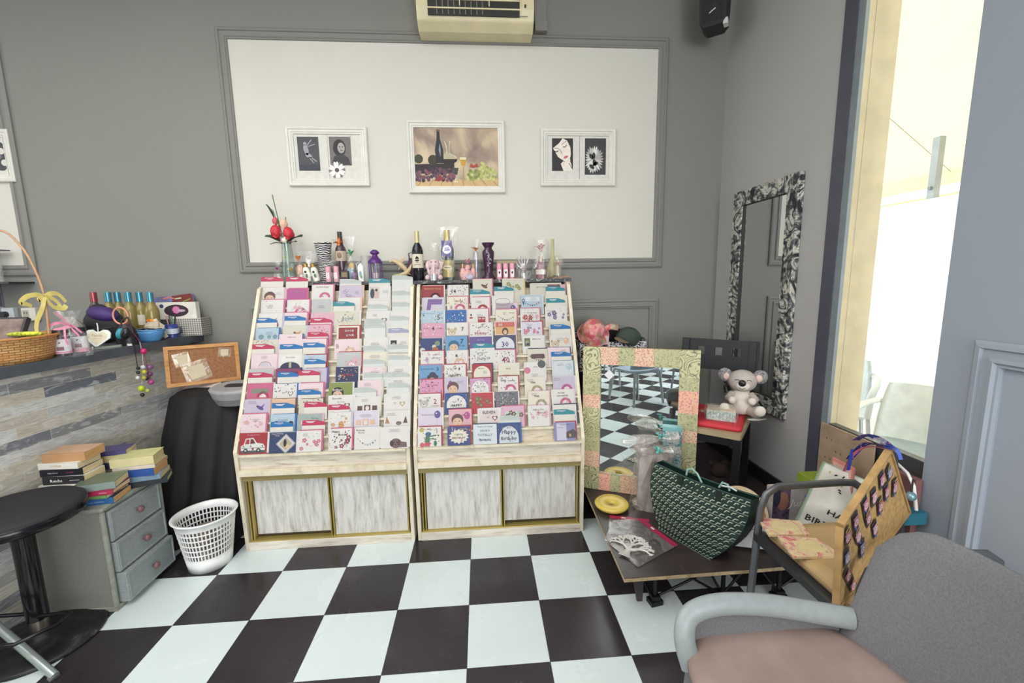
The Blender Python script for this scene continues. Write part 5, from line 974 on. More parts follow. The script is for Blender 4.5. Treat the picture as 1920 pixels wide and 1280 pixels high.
# purple bag, dark bag, clutter
q=at(185,575,'y',.52); t=thing('purple_bag','purple and black soft bag heaped before the wine bottles','bag',(q.x,.54,ZC1)); 
MB().ell((0,0,.11),(.11,.06,.11),mat('#28262c',.7,0,.2,12),16).ell((-.02,0,.20),(.05,.03,.035),mat('#28262c',.9,0,.2,40),12).build('bag_body',t); MB().ell((.02,-.025,.175),(.085,.045,.045),mat('#432a6c',.6,0,.2,14),16,rot=(0,.22,0)).build('purple_panel',t); MB().tube([(-.1,-.05,.12),(-.12,-.08,.05),(.0,-.09,.09),(.1,-.07,.1)],.005,K,6).build('strap',t)
q=cz(178,625); t=thing('black_caddy','black wire caddy crammed with small clear packets','caddy',(q.x-.0,.44,ZC1)); MB().box(-.10,.09,-.05,.05,0,.05,mat('#262a2c',.4)).build('tray',t,bevel=.01); MB().tube([(-.1,-.05,.10),(.09,-.05,.10),(.09,.05,.10),(-.1,.05,.10)],.004,K,6,closed=True).build('wire_rim',t)
g=random.Random(11)
for i in range(5): o=MB(); p=(g.uniform(-.08,.07),g.uniform(-.04,.02),.07+g.uniform(0,.03)); R_=[[(p[0]+.028*k*math.cos(a)*(1+.25*g.uniform(-1,1)),p[1]+.02*k*math.sin(a),p[2]+z) for a in [2*pi*j/9 for j in range(9)]] for z,k in ((-.03,.7),(0,1),(.03,.5))]; o.loft(R_,CEL,cap=True,smooth=False); o.build('packet',t)
q=cz(215,635); o=MB(); R_=[[(.06*k*math.cos(a)*(1+.2*g.uniform(-1,1)),.04*k*math.sin(a)*(1+.2*g.uniform(-1,1)),z) for a in [2*pi*j/12 for j in range(12)]] for z,k in ((0,1),(.04,1.05),(.09,.7),(.12,.3))]; o.loft(R_,film('#ffffff',.2,14),smooth=False); tag(o.build('plastic_wrap',loc=(q.x-.06,.42,ZC1)),'crumpled clear plastic wrap between heart plaque and headbands','wrap')
o=MB(); R_=[[(.08*k*math.cos(a)*(1+.2*g.uniform(-1,1)),.05*k*math.sin(a)*(1+.2*g.uniform(-1,1)),z) for a in [2*pi*j/12 for j in range(12)]] for z,k in ((0,1),(.06,1.05),(.12,.8),(.17,.3))]; o.loft(R_,mat('#8d8a80',.5,0,.15,14),smooth=False); q=at(150,600,'y',.44); tag(o.build('grey_bag',loc=(q.x-.04,.42,ZC1)),'crumpled grey plastic bag behind the pink ribbon jars','bag')
# blue basket with sunglasses
q=cz(282,641); t=thing('blue_basket','small blue plastic basket holding black sunglasses','basket',(q.x-.035,q.y+.04,ZC1)); b=NB('blue_mesh'); br=b.n('ShaderNodeTexBrick'); br.inputs['Scale'].default_value=1; br.inputs['Brick Width'].default_value=.012; br.inputs['Row Height'].default_value=.009; br.inputs['Mortar Size'].default_value=.003; br.inputs['Color1'].default_value=lin('#27507c'); br.inputs['Color2'].default_value=lin('#2f5c8c'); br.inputs['Mortar'].default_value=lin('#5d9bd2')
tc=b.n('ShaderNodeTexCoord'); s2=b.n('ShaderNodeSeparateXYZ'); b.l(tc.outputs['Object'],s2.inputs[0]); m_=b.n('ShaderNodeMath',operation='ARCTAN2'); b.l(s2.outputs[1],m_.inputs[0]); b.l(s2.outputs[0],m_.inputs[1]); m2=b.n('ShaderNodeMath',operation='MULTIPLY'); m2.inputs[1].default_value=.08; b.l(m_.outputs[0],m2.inputs[0]); c2=b.n('ShaderNodeCombineXYZ'); b.l(m2.outputs[0],c2.inputs[0]); b.l(s2.outputs[2],c2.inputs[1]); b.l(c2.outputs[0],br.inputs['Vector']); BM=b.base(br.outputs['Color'],.45)
MB().lathe([(.0,.0),(.6,.0),(.75,.012),(.95,.05),(1,.07),(.96,.072),(.9,.05),(.6,.01),(0,.008)],BM,28,sx=.088,sy=.07,cap=False).build('basket_body',t); MB().tube([(.088*math.cos(a),.07*math.sin(a),.071) for a in [2*pi*k/28 for k in range(28)]],.004,mat('#5d9bd2',.4),6,closed=True).build('rim',t)
t2=thing('sunglasses','black sunglasses lying in the small blue basket','sunglasses',tuple(t.location+Vector((0,-.01,.062)))); MB().ell((-.03,0,.004),(.026,.02,.012),mat('#121214',.1),12).ell((.03,0,.006),(.026,.02,.012),mat('#121214',.1),12).build('lens',t2); MB().tube([(-.055,0,.01),(0,.0,.018),(.055,0,.012),(.06,.04,.012)],.003,K,6).build('glasses_frame',t2)
o=MB(); o.loft([[(.05*k*math.cos(a)*(1+.25*g.uniform(-1,1)),.035*k*math.sin(a),z) for a in [2*pi*j/11 for j in range(11)]] for z,k in ((0,1),(.02,1),(.045,.5))],mat('#b9ab98',.8),smooth=False); tag(o.build('paper_scrap',loc=tuple(t.location+Vector((-.0,.05,.07)))),'crumpled beige paper behind the black sunglasses','paper')
# headbands
q=at(226,592,'y',.42); t=thing('headband','coral pink hair hoop standing on the counter','headband',tuple(q)); MB().tube([(.04*math.cos(a),.0,.047*math.sin(a)) for a in [2*pi*k/24 for k in range(24)]],.005,mat('#d98e78',.5),8,closed=True,ry=.004).build('hoop',t)
q=edge(230,625,-.02); t=thing('teal_headphones','teal and black headphones hanging over the counter edge','headphones',tuple(q)); MB().ell((-.012,0,0),(.020,.022,.032),mat('#2f8f9c',.4),14,rot=(0,.3,0)).build('teal_cup',t); MB().ell((.018,-.004,.0),(.022,.022,.036),mat('#1c1c1e',.3),14,rot=(0,.4,0)).build('black_cup',t); MB().tube([(-.01,0,.03),(.0,.01,.075),(.03,.01,.09),(.05,.0,.04),(.06,-.005,.0)],.004,K,6).build('band',t)
q=edge(243,646,.004); t=thing('price_tag','small white tag on the counter edge by the headphones','tag',tuple(q)); MB().box(-.013,.013,-.001,.001,-.006,.006,WHI).build('card',t)
q=at(240,606,'y',.43); o=MB(); o.loft([[(.055*k*math.cos(a)*(1+.1*math.sin(a*3)),.035*k*math.sin(a),z) for a in [2*pi*j/16 for j in range(16)]] for z,k in ((0,1),(.05,1.05),(q.z-ZC1-.03,.85),(q.z-ZC1-.005,.4))],mat('#1e1d20',.4,0,.2,20)); tag(o.build('black_pouch',loc=(q.x-.02,.43,ZC1)),'black glossy pouch under the coral hair hoop','pouch')
# hanging necklaces
def strand(label,pts,beads,cm,y0):
    P=[edge(px,py,.008) for px,py in pts]; t=thing('bead_necklace',label,'necklace',tuple(P[-1])); MB().tube([tuple(p-P[-1]) for p in P],.0022,mat(cm,.5),6).build('cord',t)
    for (px,py,r,c) in beads: p=edge(px,py,.016); MB().ell(tuple(p-P[-1]),r*1.25,mat(c,.25),10).build('bead',t)
strand('black cord necklace with dark beads hanging lowest on the left',[(246,630),(252,648),(255,670),(258,690)],[(259,690,.008,'#1e1e20'),(259,698,.008,'#2a2a2c'),(258,708,.009,'#dadcd8')],'#1e1e20',.0)
strand('pink cord necklace with magenta and plum beads over the counter edge',[(238,606),(250,624),(262,640),(269,658),(273,672),(276,690),(282,712)],[(269,658,.014,'#c92a70'),(281,688,.013,'#8d5a86'),(281,701,.012,'#6e3f62'),(283,716,.013,'#b04a86'),(275,709,.010,'#3c2a3c')],'#8d3a5c',-.01)
strand('necklace of lime and yellow beads hanging beside the pink one',[(262,640),(267,665),(269,690),(266,720)],[(270,697,.011,'#c9c04a'),(270,708,.010,'#b9b04a'),(265,728,.014,'#b9cc2a'),(267,740,.009,'#1e1e20'),(276,732,.010,'#c9c86a'),(268,688,.010,'#d6d9da')],'#b9b9b0',-.02)
# mug with pens, small cup, pens, grey box, books
q=cz(321,633); t=thing('blue_mug','dark blue mug with white band holding pens','mug',(q.x-.01,q.y+.03,ZC1)); MB().lathe([(.033,0),(.034,.085),(.031,.085),(.03,.01)],mat('#2f3f86',.3),22).build('mug_body',t); MB().lathe([(.0347,.024),(.0347,.058)],mat('#cfdbe4',.4),22,cap=False).build('band',t); MB().tube([(.03,0,.07),(.055,0,.065),(.056,0,.03),(.033,0,.02)],.005,mat('#2a2f52',.3),8).build('handle',t)
for i,(dx,tx,c) in enumerate(((-.01,-.15,'#b98a84'),(.0,-.05,'#3c4652'),(.01,.2,'#1e2024'),(.005,.1,'#5a7a6a'))): o=MB(); o.cyl(.004,0,.13,mat(c,.4),8); tag(o.build('pen',loc=tuple(t.location+Vector((dx,0,.012))),rot=(.05*i-.05,tx,0)),('pink','slate','black','green')[i]+' pen standing in the dark blue mug','pen')
q=cz(347,627); t=thing('paper_cup','small white cup in front of the perforated grey box','cup',(q.x,q.y,ZC1)); MB().lathe([(.016,0),(.02,.04),(.018,.04),(.014,.004)],mat('#e3e2de',.5),18).build('cup_body',t)
for i,(px,c) in enumerate(((287,'#e0762e'),(293,'#e8a43c'),(300,'#d9cfb8'))):
    p=at(px+10,612,'y',.66); o=MB(); o.box(-.010,.010,-.005,.005,0,.13,mat(c,.4)); tag(o.build('marker_pen',loc=(p.x,.66,ZC1+.012),rot=(0,-.45,0)),('orange','amber','pale beige')[i]+' marker leaning left behind the blue basket','marker')
o=MB(); b=NB('perforated_metal'); vo=b.n('ShaderNodeTexVoronoi'); vo.inputs['Scale'].default_value=70; vo.inputs['Randomness'].default_value=0; b.l(b.coord(),vo.inputs['Vector']); PF=b.base(b.ramp(vo.outputs['Distance'],[(.25,'#cfccc4'),(.35,'#7d7a74')],'CONSTANT'),.5)
p=cz(350,628); a1=px_on(318,597,.83); a2=px_on(375,597,.83); o.box(a1.x,a2.x,0,.10,0,a1.z-ZC1-.002,PF); tag(o.build('perforated_box',loc=(0,.835,ZC1)),'perforated grey metal box at the far counter end','box')

a=px_on(293,567,.85); c_=px_on(371,597,.85); t=thing('boxed_set','white box printed with a dark oval and pink flower','box',((a.x+c_.x)/2,.85,c_.z)); hw=(c_.x-a.x)/2; H=a.z-c_.z; MB().box(-hw,hw,-.008,.03,-.0,H,mat('#dcd8cc',.5)).build('carton',t)
m=MB(); m.disc(0,H*.5,hw*.62,mat('#3a2c34'),-.0085,20,rz=H*.36).disc(-.0,H*.55,hw*.2,mat('#d07aa8'),-.009,8).disc(hw*.25,H*.5,hw*.22,mat('#b9a0b4'),-.0091,8,rz=H*.08).disc(-hw*.72,H*.78,.013,mat('#3a3f6c'),-.009,12); m.build('carton_print',t)
a=px_on(283,552,.90); c_=px_on(366,600,.90); o=MB(); hw=(c_.x-a.x)/2; o.prism([(-hw,-.06),(hw,-.06),(hw,.055),(hw*.9,.065),(-hw*.9,.04)],0,.02,mat('#7d7aa8',.4,0,.3,9)); o.flat([(0,0),(hw,0),(hw,.055),(hw*.9,.065),(0,.05)],mat('#6e2c28'),-.0005).line([(-.1*.6,.03),(-.02,.042),(.02,.03)],.008,mat('#c9705a'),-.001).line([(.02,.03),(.06,.036)],.008,mat('#b9c0a0'),-.001).line([(hw*.5,.01),(hw*.9,.03)],.006,mat('#7d9a4a'),-.001); tag(o.build('picture_book',loc=((a.x+c_.x)/2,.90,a.z-.062)),'colourful book standing behind the white oval box','book')
a=px_on(288,565,.88); o=MB(); o.box(-.02,.03,0,.01,-.09,.10,mat('#7f9ac4',.5,0,.2,9)); tag(o.build('blue_booklet',loc=(a.x,.885,ZC1+.09)),'light blue booklet between the bottles and the white box','booklet')
# ============================================================ corner left of the racks
b=NB('cork'); f=b.noise(b.coord(),60,4,.7); CORK=b.base(b.ramp(f,[(.35,'#85593a'),(.6,'#a0714a')]),.8); PINE=distressed('pine_frame','#cf9a5f','#bf874c','#a8713c',(2,2,8))
A=edge(305,655,.0); D=edge(313,727,.01); B=at(440,642,'y',.90); C_=at(452,711,'y',.80)
t=thing('cork_board','pine framed cork notice board leaning behind the black cloth','notice board',tuple(D)); ux=(C_-D).normalized(); uz=(A-D); uz=(uz-ux*uz.dot(ux)).normalized(); uy=uz.cross(ux); MW=(C_-D).length; MH=((A-D).length+(B-C_).length)/2
t.matrix_world=Matrix(((ux.x,uy.x,uz.x,D.x),(ux.y,uy.y,uz.y,D.y),(ux.z,uy.z,uz.z,D.z),(0,0,0,1)))
MB().box(.015,MW-.015,0,.008,.015,MH-.015,CORK).build('cork_panel',t); MB().ring(0,MW,0,MH,[(0,-.008),(0,.008),(.022,.008),(.022,-.004)],PINE).build('frame',t)
for (u,v_,w_,h_,r_) in ((.22,.66,.085,.085,-.2),(.40,.34,.14,.13,-.25),(.80,.76,.07,.065,.1)):
    o=MB(); o.rect(-w_/2,w_/2,-h_/2,h_/2,film('#f2ead8',.35,40,'sachet')).rect(-w_*.3,w_*.3,-h_*.35,h_*.3,mat('#cfc2a4',.6),-.001); p=t.matrix_world@Vector((u*MW,-.004,v_*MH)); e=t.matrix_world.to_euler(); q=o.build('sachet'); q.matrix_world=t.matrix_world@T(u*MW,-.004,v_*MH)@RY(r_)
    tag(q,{.22:'small clear sachet pinned upper left on the cork board',.40:'large clear sachet pinned in the middle of the cork board',.80:'small gold sachet pinned upper right on the cork board'}[u],'sachet')
o=MB(); p=at(378,722,'y',.70); o.box(-.12,.11,-.03,.03,0,.003,mat('#cdb8ac',.6,0,.15,20)).box(-.12,-.11,-.03,.03,.003,.0035,mat('#b9788a')); tag(o.build('paper_strip',loc=(p.x,.70,p.z-.012),rot=(.5,-.05,0)),'pink edged paper strip under the cork board','paper')
# black cloth over a box
t=thing('draped_table','low box hidden under a black cloth between counter and rack','table',(-.25,.55,0)); ZD=at(380,728,'y',.62).z-.01
BC=mat('#0f0e11',.75,0,.15,6); R_=[]; N=72
import itertools
def clothring(z,gx,gy,cx,cy,amp,ph):
    out=[]
    for k in range(N):
        a=2*pi*k/N; c,s_=math.cos(a),math.sin(a); q=(abs(c)**3.2+abs(s_)**3.2)**(-1/3.2); w_=1+amp*math.sin(a*9+ph)*1.0+amp*.6*math.sin(a*17+ph*2)
        out.append((cx+gx*c*q*w_,cy+gy*s_*q*w_,z))
    return out
R_=[clothring(ZD,.005,.005,-.0,.12,0,0),clothring(ZD,.14,.14,-.02,.13,0,0),clothring(ZD-.006,.20,.18,-.02,.12,.0,0),clothring(ZD-.03,.225,.20,-.02,.11,.02,0),clothring(ZD*.7,.24,.25,-.02,.07,.05,.3),clothring(ZD*.35,.25,.30,-.02,.03,.08,.8),clothring(.03,.26,.345,-.02,-.01,.10,1.2),clothring(.004,.262,.36,-.02,-.02,.11,1.3)]
o=MB(); o.loft(R_,BC,cap=False); o.build('black_cloth',t,loc=(-.04,.03,0))
MB().box(-.16,.14,-.03,.30,0,ZD-.02,mat('#3a3638',.7)).build('hidden_box',t)
o=MB(); o.loft([[(.10*k*math.cos(a)*(1+.2*math.sin(a*5)),.07*k*math.sin(a)*(1+.2*math.cos(a*4)),z) for a in [2*pi*j/24 for j in range(24)]] for z,k in ((.0,1),(.03,1.05),(.07,.8),(.10,.3))],mat('#26232a',.7,0,.2,15)); tag(o.build('cloth_heap',loc=(-.22,.30,.0)),'heap of dark cloth behind the waste basket','cloth')
# grey lidded bin
GB=mat('#9b9a9a',.45); A=at(445,722,'y',.55); t=thing('swing_bin','grey plastic lid container wedged beside the left card rack','bin',(A.x-.0,.62,0)); t.location.z=ZD+.0
t.location=(A.x-.01,.55,A.z-.01); t.rotation_euler=(.12,.0,0)
MB().lathe([(.14,-.05),(.15,-.01),(.152,.0),(.13,.012),(.125,.010)],GB,32,sy=.75).build('lid_rim',t); MB().slab(rrect(-.06,.06,-.03,.03,.02),.0095,.0105,mat('#2c2b2d',.6),T(0,-.0,.002)).build('lid_slot',t); MB().lathe([(.13,-.09),(.14,-.05)],mat('#77777a',.5),28,sy=.75).build('container',t)
# ============================================================ drawer cabinet, books, bin, stool
X0,X1,Y0,Y1,HC=-.635,-.318,-.222,.145,.515
b=NB('grey_washed_linen'); f=b.noise(b.coord((60,60,14)),6,3,.7); LIN=b.base(b.ramp(f,[(.3,'#77766f'),(.6,'#84837b'),(.75,'#9a998f')]),.75); LIN2=b=None
b=NB('grey_washed_wood'); f=b.noise(b.coord((20,20,70)),3.5,4,.7); GW=b.base(b.ramp(f,[(.3,'#848b8c'),(.6,'#969e9e'),(.75,'#adb2ab')]),.65); EDG=mat('#8d9084',.6,0,.12,30)
t=thing('drawer_cabinet','small grey washed cabinet with three drawers under the books','cabinet',((X0+X1)/2,(Y0+Y1)/2,0)); hx,hy=(X1-X0)/2,(Y1-Y0)/2
MB().box(-hx+.01,hx-.012,-hy+.006,hy-.006,.02,HC-.02,LIN).build('body',t)
MB().box(-hx,hx,-hy,hy,HC-.02,HC,EDG).build('top_board',t,bevel=.006); MB().box(-hx,hx,-hy,hy,.0,.022,EDG).build('base_board',t,bevel=.003)
for sx in (-1,1):
    for sy in (-1,1): MB().cyl(.012,.02,HC-.02,EDG,12,T(sx*(hx-.012),sy*(hy-.012),0)).build('corner_post',t)
dh=(HC-.05)/3
for k in range(3):
    z0=.026+k*dh; dp=(.035,.012,.0)[k]; d=thing; o=MB(); o.box(hx-.10,hx+.002+dp,-hy+.03,hy-.03,z0,z0+dh-.006,GW); dr=o.build('drawer',t,bevel=.003)
    o=MB(); o.ring(-hy+.036,hy-.036,z0+.006,z0+dh-.012,[(0,0),(0,.004),(.006,.004),(.008,.0)],GW,M=T(hx+.002+dp,0,0)@RZ(pi/2)); o.build('bead_trim',dr)
    o=MB(); o.ell((hx+.022+dp,0,z0+dh/2),(.012,.017,.017),mat('#7a5558',.3),14); o.tube([(hx+dp,0,z0+dh/2),(hx+.02+dp,0,z0+dh/2)],.007,mat('#6d5a54',.4),8); o.build('knob',dr)
# books
PG=NB('page_edges'); wv=PG.noise(PG.coord((3,3,220)),3,2); PAGE=PG.base(PG.ramp(wv,[(.4,'#cdb98c'),(.6,'#e6d6a8')]),.8); PGB=NB('tan_page_edges'); wv=PGB.noise(PGB.coord((3,3,220)),3,2); PAGET=PGB.base(PGB.ramp(wv,[(.4,'#c08f58'),(.6,'#d6a870')]),.8)
def book(label,x,y,z,rz,w_,d,h,cov,spine,pages=None,texts=(),hard=0,top=None):
    """x,y = centre; the spine is the -y side"""
    t=thing('book',label,'book',(x,y,z),rz,'second hand books on the grey cabinet'); pages=pages or PAGE; cm=mat(cov,.4,0,.08,12); sm=mat(spine,.4,0,.05,12); e=.003 if hard else 0; th=.0015+.001*hard
    MB().box(-w_/2,w_/2,-d/2,d/2,0,th,cm).box(-w_/2,w_/2,-d/2,d/2,h-th,h,cm).build('cover',t); MB().box(-w_/2,w_/2,-d/2-.001,-d/2+.002,0,h,sm).build('spine',t)
    MB().box(-w_/2+e,w_/2-e,-d/2+.002,d/2-e,th,h-th,pages).build('pages',t)
    m=MB()
    for (s_,u,hh,c) in texts: m.text(s_,u*w_,h*.5-hh*.36,hh,mat(c,.5),-d/2-.0016,bold=1)
    if top:
        for (s_,u,v_,hh,c) in top: m.text(s_,u*w_,0,hh,mat(c,.5),0,M=T(0,v_*d,h+.0004)@RX(-pi/2)@T(0,0,0))
    if texts or top: m.build('lettering',t)
    return t
z=HC
# left pile: x about -.53
L=[('#c9c4ba','#b9b2a8','beige paperback with skyline spine at the bottom of the left pile',.024,.02,-.03,[]),
('#3a2020','#5a2a24','dark red paperback second lowest in the left pile',.016,.0,.0,[]),
('#e6ddd8','#e9e2de','white spined thriller with gold spine lettering in left pile',.024,-.0,-.01,[('JO NESBO',.15,.014,'#c9a878')]),
('#e0e0dc','#2c2c30','black and white spined book with bold lettering in left pile',.028,.01,.005,[('Reichs',-.17,.020,'#e8e8e6'),('grave secrets',.27,.008,'#d9d9d6')]),
('#1f1d26','#1f1d26','black paperback with pink spine lettering in left pile',.024,.0,.01,[('Night School',-.2,.008,'#c9c9cc'),('Lee Child',.2,.008,'#b04a80')]),
('#e2ded2','#dedad0','white spined paperback with gold lettering under the tan one',.022,-.005,.01,[('CONNIE',-.05,.013,'#c9a25a')]),
('#c9a384','#b98c64','spine-hidden tan paperback on top of the left pile',.030,.01,.02,[])]
bx0,by0=-.55,-.082
L=[(a_,b_,c_,h_*1.38,e_,f_,g_) for a_,b_,c_,h_,e_,f_,g_ in L]
for i,(cv,sp_,lb,h,dx,dy,tx) in enumerate(L):
    book(lb,bx0+dx,by0+dy+.0,z,R((-3,2,-4,1,3,-2,4)[i]),.178,.115,h,cv,sp_,PAGET if i==6 else None,tx); z+=h+.0005
# middle pile behind (purple covers)
z=HC
for i,(cv,lb,h,a) in enumerate((('#9c9a8c','grey hardback at the bottom behind the left pile',.045,8),('#8f8a80','stone coloured book behind the left pile',.035,3),('#413b66','purple covered book poking out behind the left pile',.035,10),('#c9b98a','cream book behind the left pile',.035,4),('#48416e','upper purple book with gold crest behind left pile',.022,14))):
    book(lb,-.50+.0*i,.085,z,R(a),.17,.10,h,cv,cv); z+=h+.0005
# front right pile
z=HC
for i,(cv,sp_,lb,h,pg,a,tx) in enumerate((('#274a7c','#2a5a8c','blue spined tan paged paperback at the bottom of front pile',.030,PAGET,4,[('Precious Cadence',0,.011,'#8fb4d6')]),('#5f8a4a','#6a9450','green spined book above the blue one in front pile',.014,None,-3,[]),('#8c2440','#a02c4c','crimson spined hardback in the front pile',.024,None,3,[('Wendy',-.25,.010,'#e0b0b8'),('Holden',.25,.010,'#e0b0b8')]),('#5f6a58','#7f8c86','grey green hardback on top of the front pile',.034,None,10,[]))):
    book(lb,-.395+(.0,-.012,.005,.005)[i],-.115,z,R(a+6),.155,.13,h,cv,sp_,pg,tx,hard=i>1); z+=h+.0005
# rear right pile
z=HC
for i,(cv,sp_,lb,h,pg,a,tx) in enumerate((('#2f3b3c','#1f2428','dark green hardback sticking out at the right of the rear pile',.02,None,24,[]),('#7f97a8','#6f8898','steel blue paperback in the rear right pile',.02,None,16,[]),('#c98f5c','#2f4f90','tan paged book with blue spine in rear right pile',.030,PAGET,8,[]),('#b9b0a0','#c9bfae','thin cream book in the rear right pile',.014,PAGET,10,[]),('#c9c68c','#c9c092','cream hardback with yellow green cover on top of rear pile',.034,None,14,[]))):
    h*=1.28; t=book(lb,-.345+(.03,.012,0,.005,-.005)[i],.055,z,R(a),.18,.12,h,cv,sp_,pg,tx,hard=i in(0,4),top=None); z+=h+.0005
# waste basket
q=at(378,1070,'z',0); t=thing('waste_basket','white slotted plastic waste basket beside the left card rack','waste basket',(-.10,.115,0)); r0,r1,H=.102,.142,.295; WP=mat('#e9eae8',.4); SEG=56
def rr(z): return r0+(r1-r0)*z/H
o=MB(); o.lathe([(.001,.004),(r0,0),(rr(.075),.075),(rr(.075)-.003,.075),(r0-.003,.006),(.001,.008)],WP,SEG,cap=False); o.build('lower_wall',t)
zs=[.082,.083,.108,.113,.137,.142,.166,.171,.195,.200,.224,.229,.253,.258]
for z0,z1 in ((.075,.080),(.106,.112),(.136,.142),(.166,.172),(.196,.202),(.226,.232)): MB().lathe([(rr(z0)+.0005,z0),(rr(z1)+.0005,z1),(rr(z1)-.003,z1),(rr(z0)-.003,z0),(rr(z0),z0)],WP,SEG,cap=False).build('hoop',t)
o=MB()
for k in range(48):
    a=2*pi*k/48
    c,s_=math.cos(a),math.sin(a); tn=Vector((-s_,c,0))*.0030; p0=Vector((rr(.075)*c,rr(.075)*s_,.075)); p1=Vector((rr(.26)*c,rr(.26)*s_,.26)); i_=Vector((c,s_,0))*-.003
    vs=[p0-tn,p0+tn,p1+tn,p1-tn]; vs+= [q_+i_ for q_ in vs]; o.add([tuple(q_) for q_ in vs],[(0,1,2,3),(7,6,5,4),(0,3,7,4),(1,5,6,2)],WP)
ob=o.build('slats',t)
MB().lathe([(rr(.259),.252),(rr(.28),.28),(r1+.008,.286),(r1+.012,.292),(r1+.008,H),(r1-.004,H-.002),(rr(.27)-.003,.262),(rr(.259),.252)],WP,SEG,cap=False).build('rim',t)
o=MB(); o.loft([[(.095*k*math.cos(a)*(1+.05*math.sin(a*4)),.095*k*math.sin(a)*(1+.05*math.cos(a*5)),z) for a in [2*pi*j/20 for j in range(20)]] for z,k in ((.01,1.0),(.08,1.12),(.16,1.22),(.19,1.1),(.20,.4))],mat('#77685f',.8,0,.45,22),smooth=False); tag(o.build('waste_paper',loc=(-.10,.115,0)),'crumpled paper rubbish inside the white waste basket','rubbish')  # paper widened and darkened to put shade behind the slots
# bar stool
SX,SY=-.512,-.365; BK=mat('#1c1b1e',.35,.1,.1,8); t=thing('bar_stool','black round topped bar stool with chrome ring by the counter','bar stool',(SX,SY,0))
b=NB('dusty_black_metal'); f=b.noise(b.coord(),9,5,.7,1); DBM=b.base(b.ramp(f,[(.45,'#1b1a1d'),(.6,'#2b2a2d'),(.72,'#565457')]),.4,.2)
MB().lathe([(.205,.0),(.21,.006),(.20,.016),(.12,.028),(.05,.038),(.042,.055),(.001,.055)],DBM,48).build('base',t)
MB().cyl(.030,.05,.115,mat('#a8a090',.25,.9),24).build('chrome_sleeve',t); MB().cyl(.036,.11,.56,mat('#17161a',.15,.3),28).build('pole',t)
MB().tube([(.0,-.02,.13),(.12,-.02,.14),(.165,-.03,.15),(.17,-.10,.15),(.10,-.19,.15),(-.05,-.2,.15),(-.2,-.12,.15),(-.2,-.02,.145),(-.03,-.0,.13)],.008,mat('#26252a',.25,.6),8).build('footrest',t)
MB().lathe([(.04,.55),(.200,.558),(.207,.566),(.207,.598),(.200,.602)],mat('#101013',.2,.3),48).build('seat_rim',t); MB().lathe([(.205,.598),(.203,.61),(.187,.62),(.001,.622)],mat('#232226',.8,0,.05,40),48).build('seat_cushion',t)
# silver chair leg at the lower left edge
p0=at(0,1168,'z',.10); p1=at(104,1272,'z',.0)
p0=at(0,1178,'z',.14); t=thing('chair_leg','silver metal chair leg reaching into the lower left corner','chair',(p1.x,p1.y,0)); d=p0-p1; MB().tube([(0,0,.012),tuple(d),tuple(d*1.5)],.015,mat('#b9c4c0',.3,.7),14).build('leg',t); MB().tube([(0,0,.0),tuple(d*.06)],.0165,mat('#6a6f6c',.5),14).build('foot_cap',t)
# ============================================================ low stage platform on the right
ZD_=.22
t=thing('stage_platform','low dark brown stage deck on folding black trusses in the corner','platform',(2.6,.2,0))
DK_=NB('dark_laminate'); f=DK_.noise(DK_.coord((1,1,1)),7,5,.6,1); DKM=DK_.base(DK_.ramp(f,[(.35,'#332a29'),(.65,'#423735'),(.8,'#544845')]),.38)
MB().slab([(2.018-2.6,-.505-.2),(2.60-2.6,-.50-.2),(3.17-2.6,-.485-.2),(3.17-2.6,W-.006-.2),(2.06-2.6,W-.006-.2)],ZD_-.003,ZD_,DKM).build('deck_surface',t)
MB().slab([(2.018-2.6,-.505-.2),(2.60-2.6,-.50-.2),(3.17-2.6,-.485-.2),(3.17-2.6,W-.006-.2),(2.06-2.6,W-.006-.2)],ZD_-.02,ZD_-.003,mat('#b59f7c',.6,0,.15,30)).build('plywood_edge',t)
MB().line([(0,0),(0,.13)],.0015,K,M=T(2.315-2.6,-.50-.2,ZD_+.0003)@RX(-pi/2)).build('seam',t)
BKT=mat('#17171a',.4,.3)
for x,y in ((2.205,-.40),(2.53,-.41),(2.80,-.42),(2.205,.25),(2.80,.25)):
    MB().cyl(.010,.02,ZD_-.02,BKT,10,T(x-2.6,y-.2,0)).build('post',t); MB().box(-.03,.03,-.024,.024,0,.022,BKT,T(x-2.6,y-.2,0)@RZ(.2)).box(-.02,.02,-.02,.02,.02,.045,BKT,T(x-2.6,y-.2,0)).build('foot',t)
def brace(a,b_): MB().tube([(a[0]-2.6,a[1]-.2,a[2]),(b_[0]-2.6,b_[1]-.2,b_[2])],.006,BKT,8).build('brace',t)
brace((2.215,-.40,.035),(2.53,-.41,.19)); brace((2.28,-.42,.19),(2.53,-.42,.03)); brace((2.19,-.38,.03),(2.14,-.1,.18)); brace((2.80,-.42,.03),(2.68,-.40,.19)); brace((2.80,-.41,.035),(3.05,-.40,.19)); brace((2.53,-.4,.03),(2.47,-.2,.19)); brace((2.205,.25,.03),(2.53,.25,.19)); brace((2.53,-.41,.19),(2.80,-.42,.19)); brace((2.66,-.41,.19),(2.54,-.41,.04))
MB().prism([(-.015,.055),(.015,.045),(.02,.20),(-.045,.20)],-.004,.004,mat('#3a3232',.5),T(2.115-2.6,-.44-.2,0)@RZ(.4)).build('corner_plate',t)
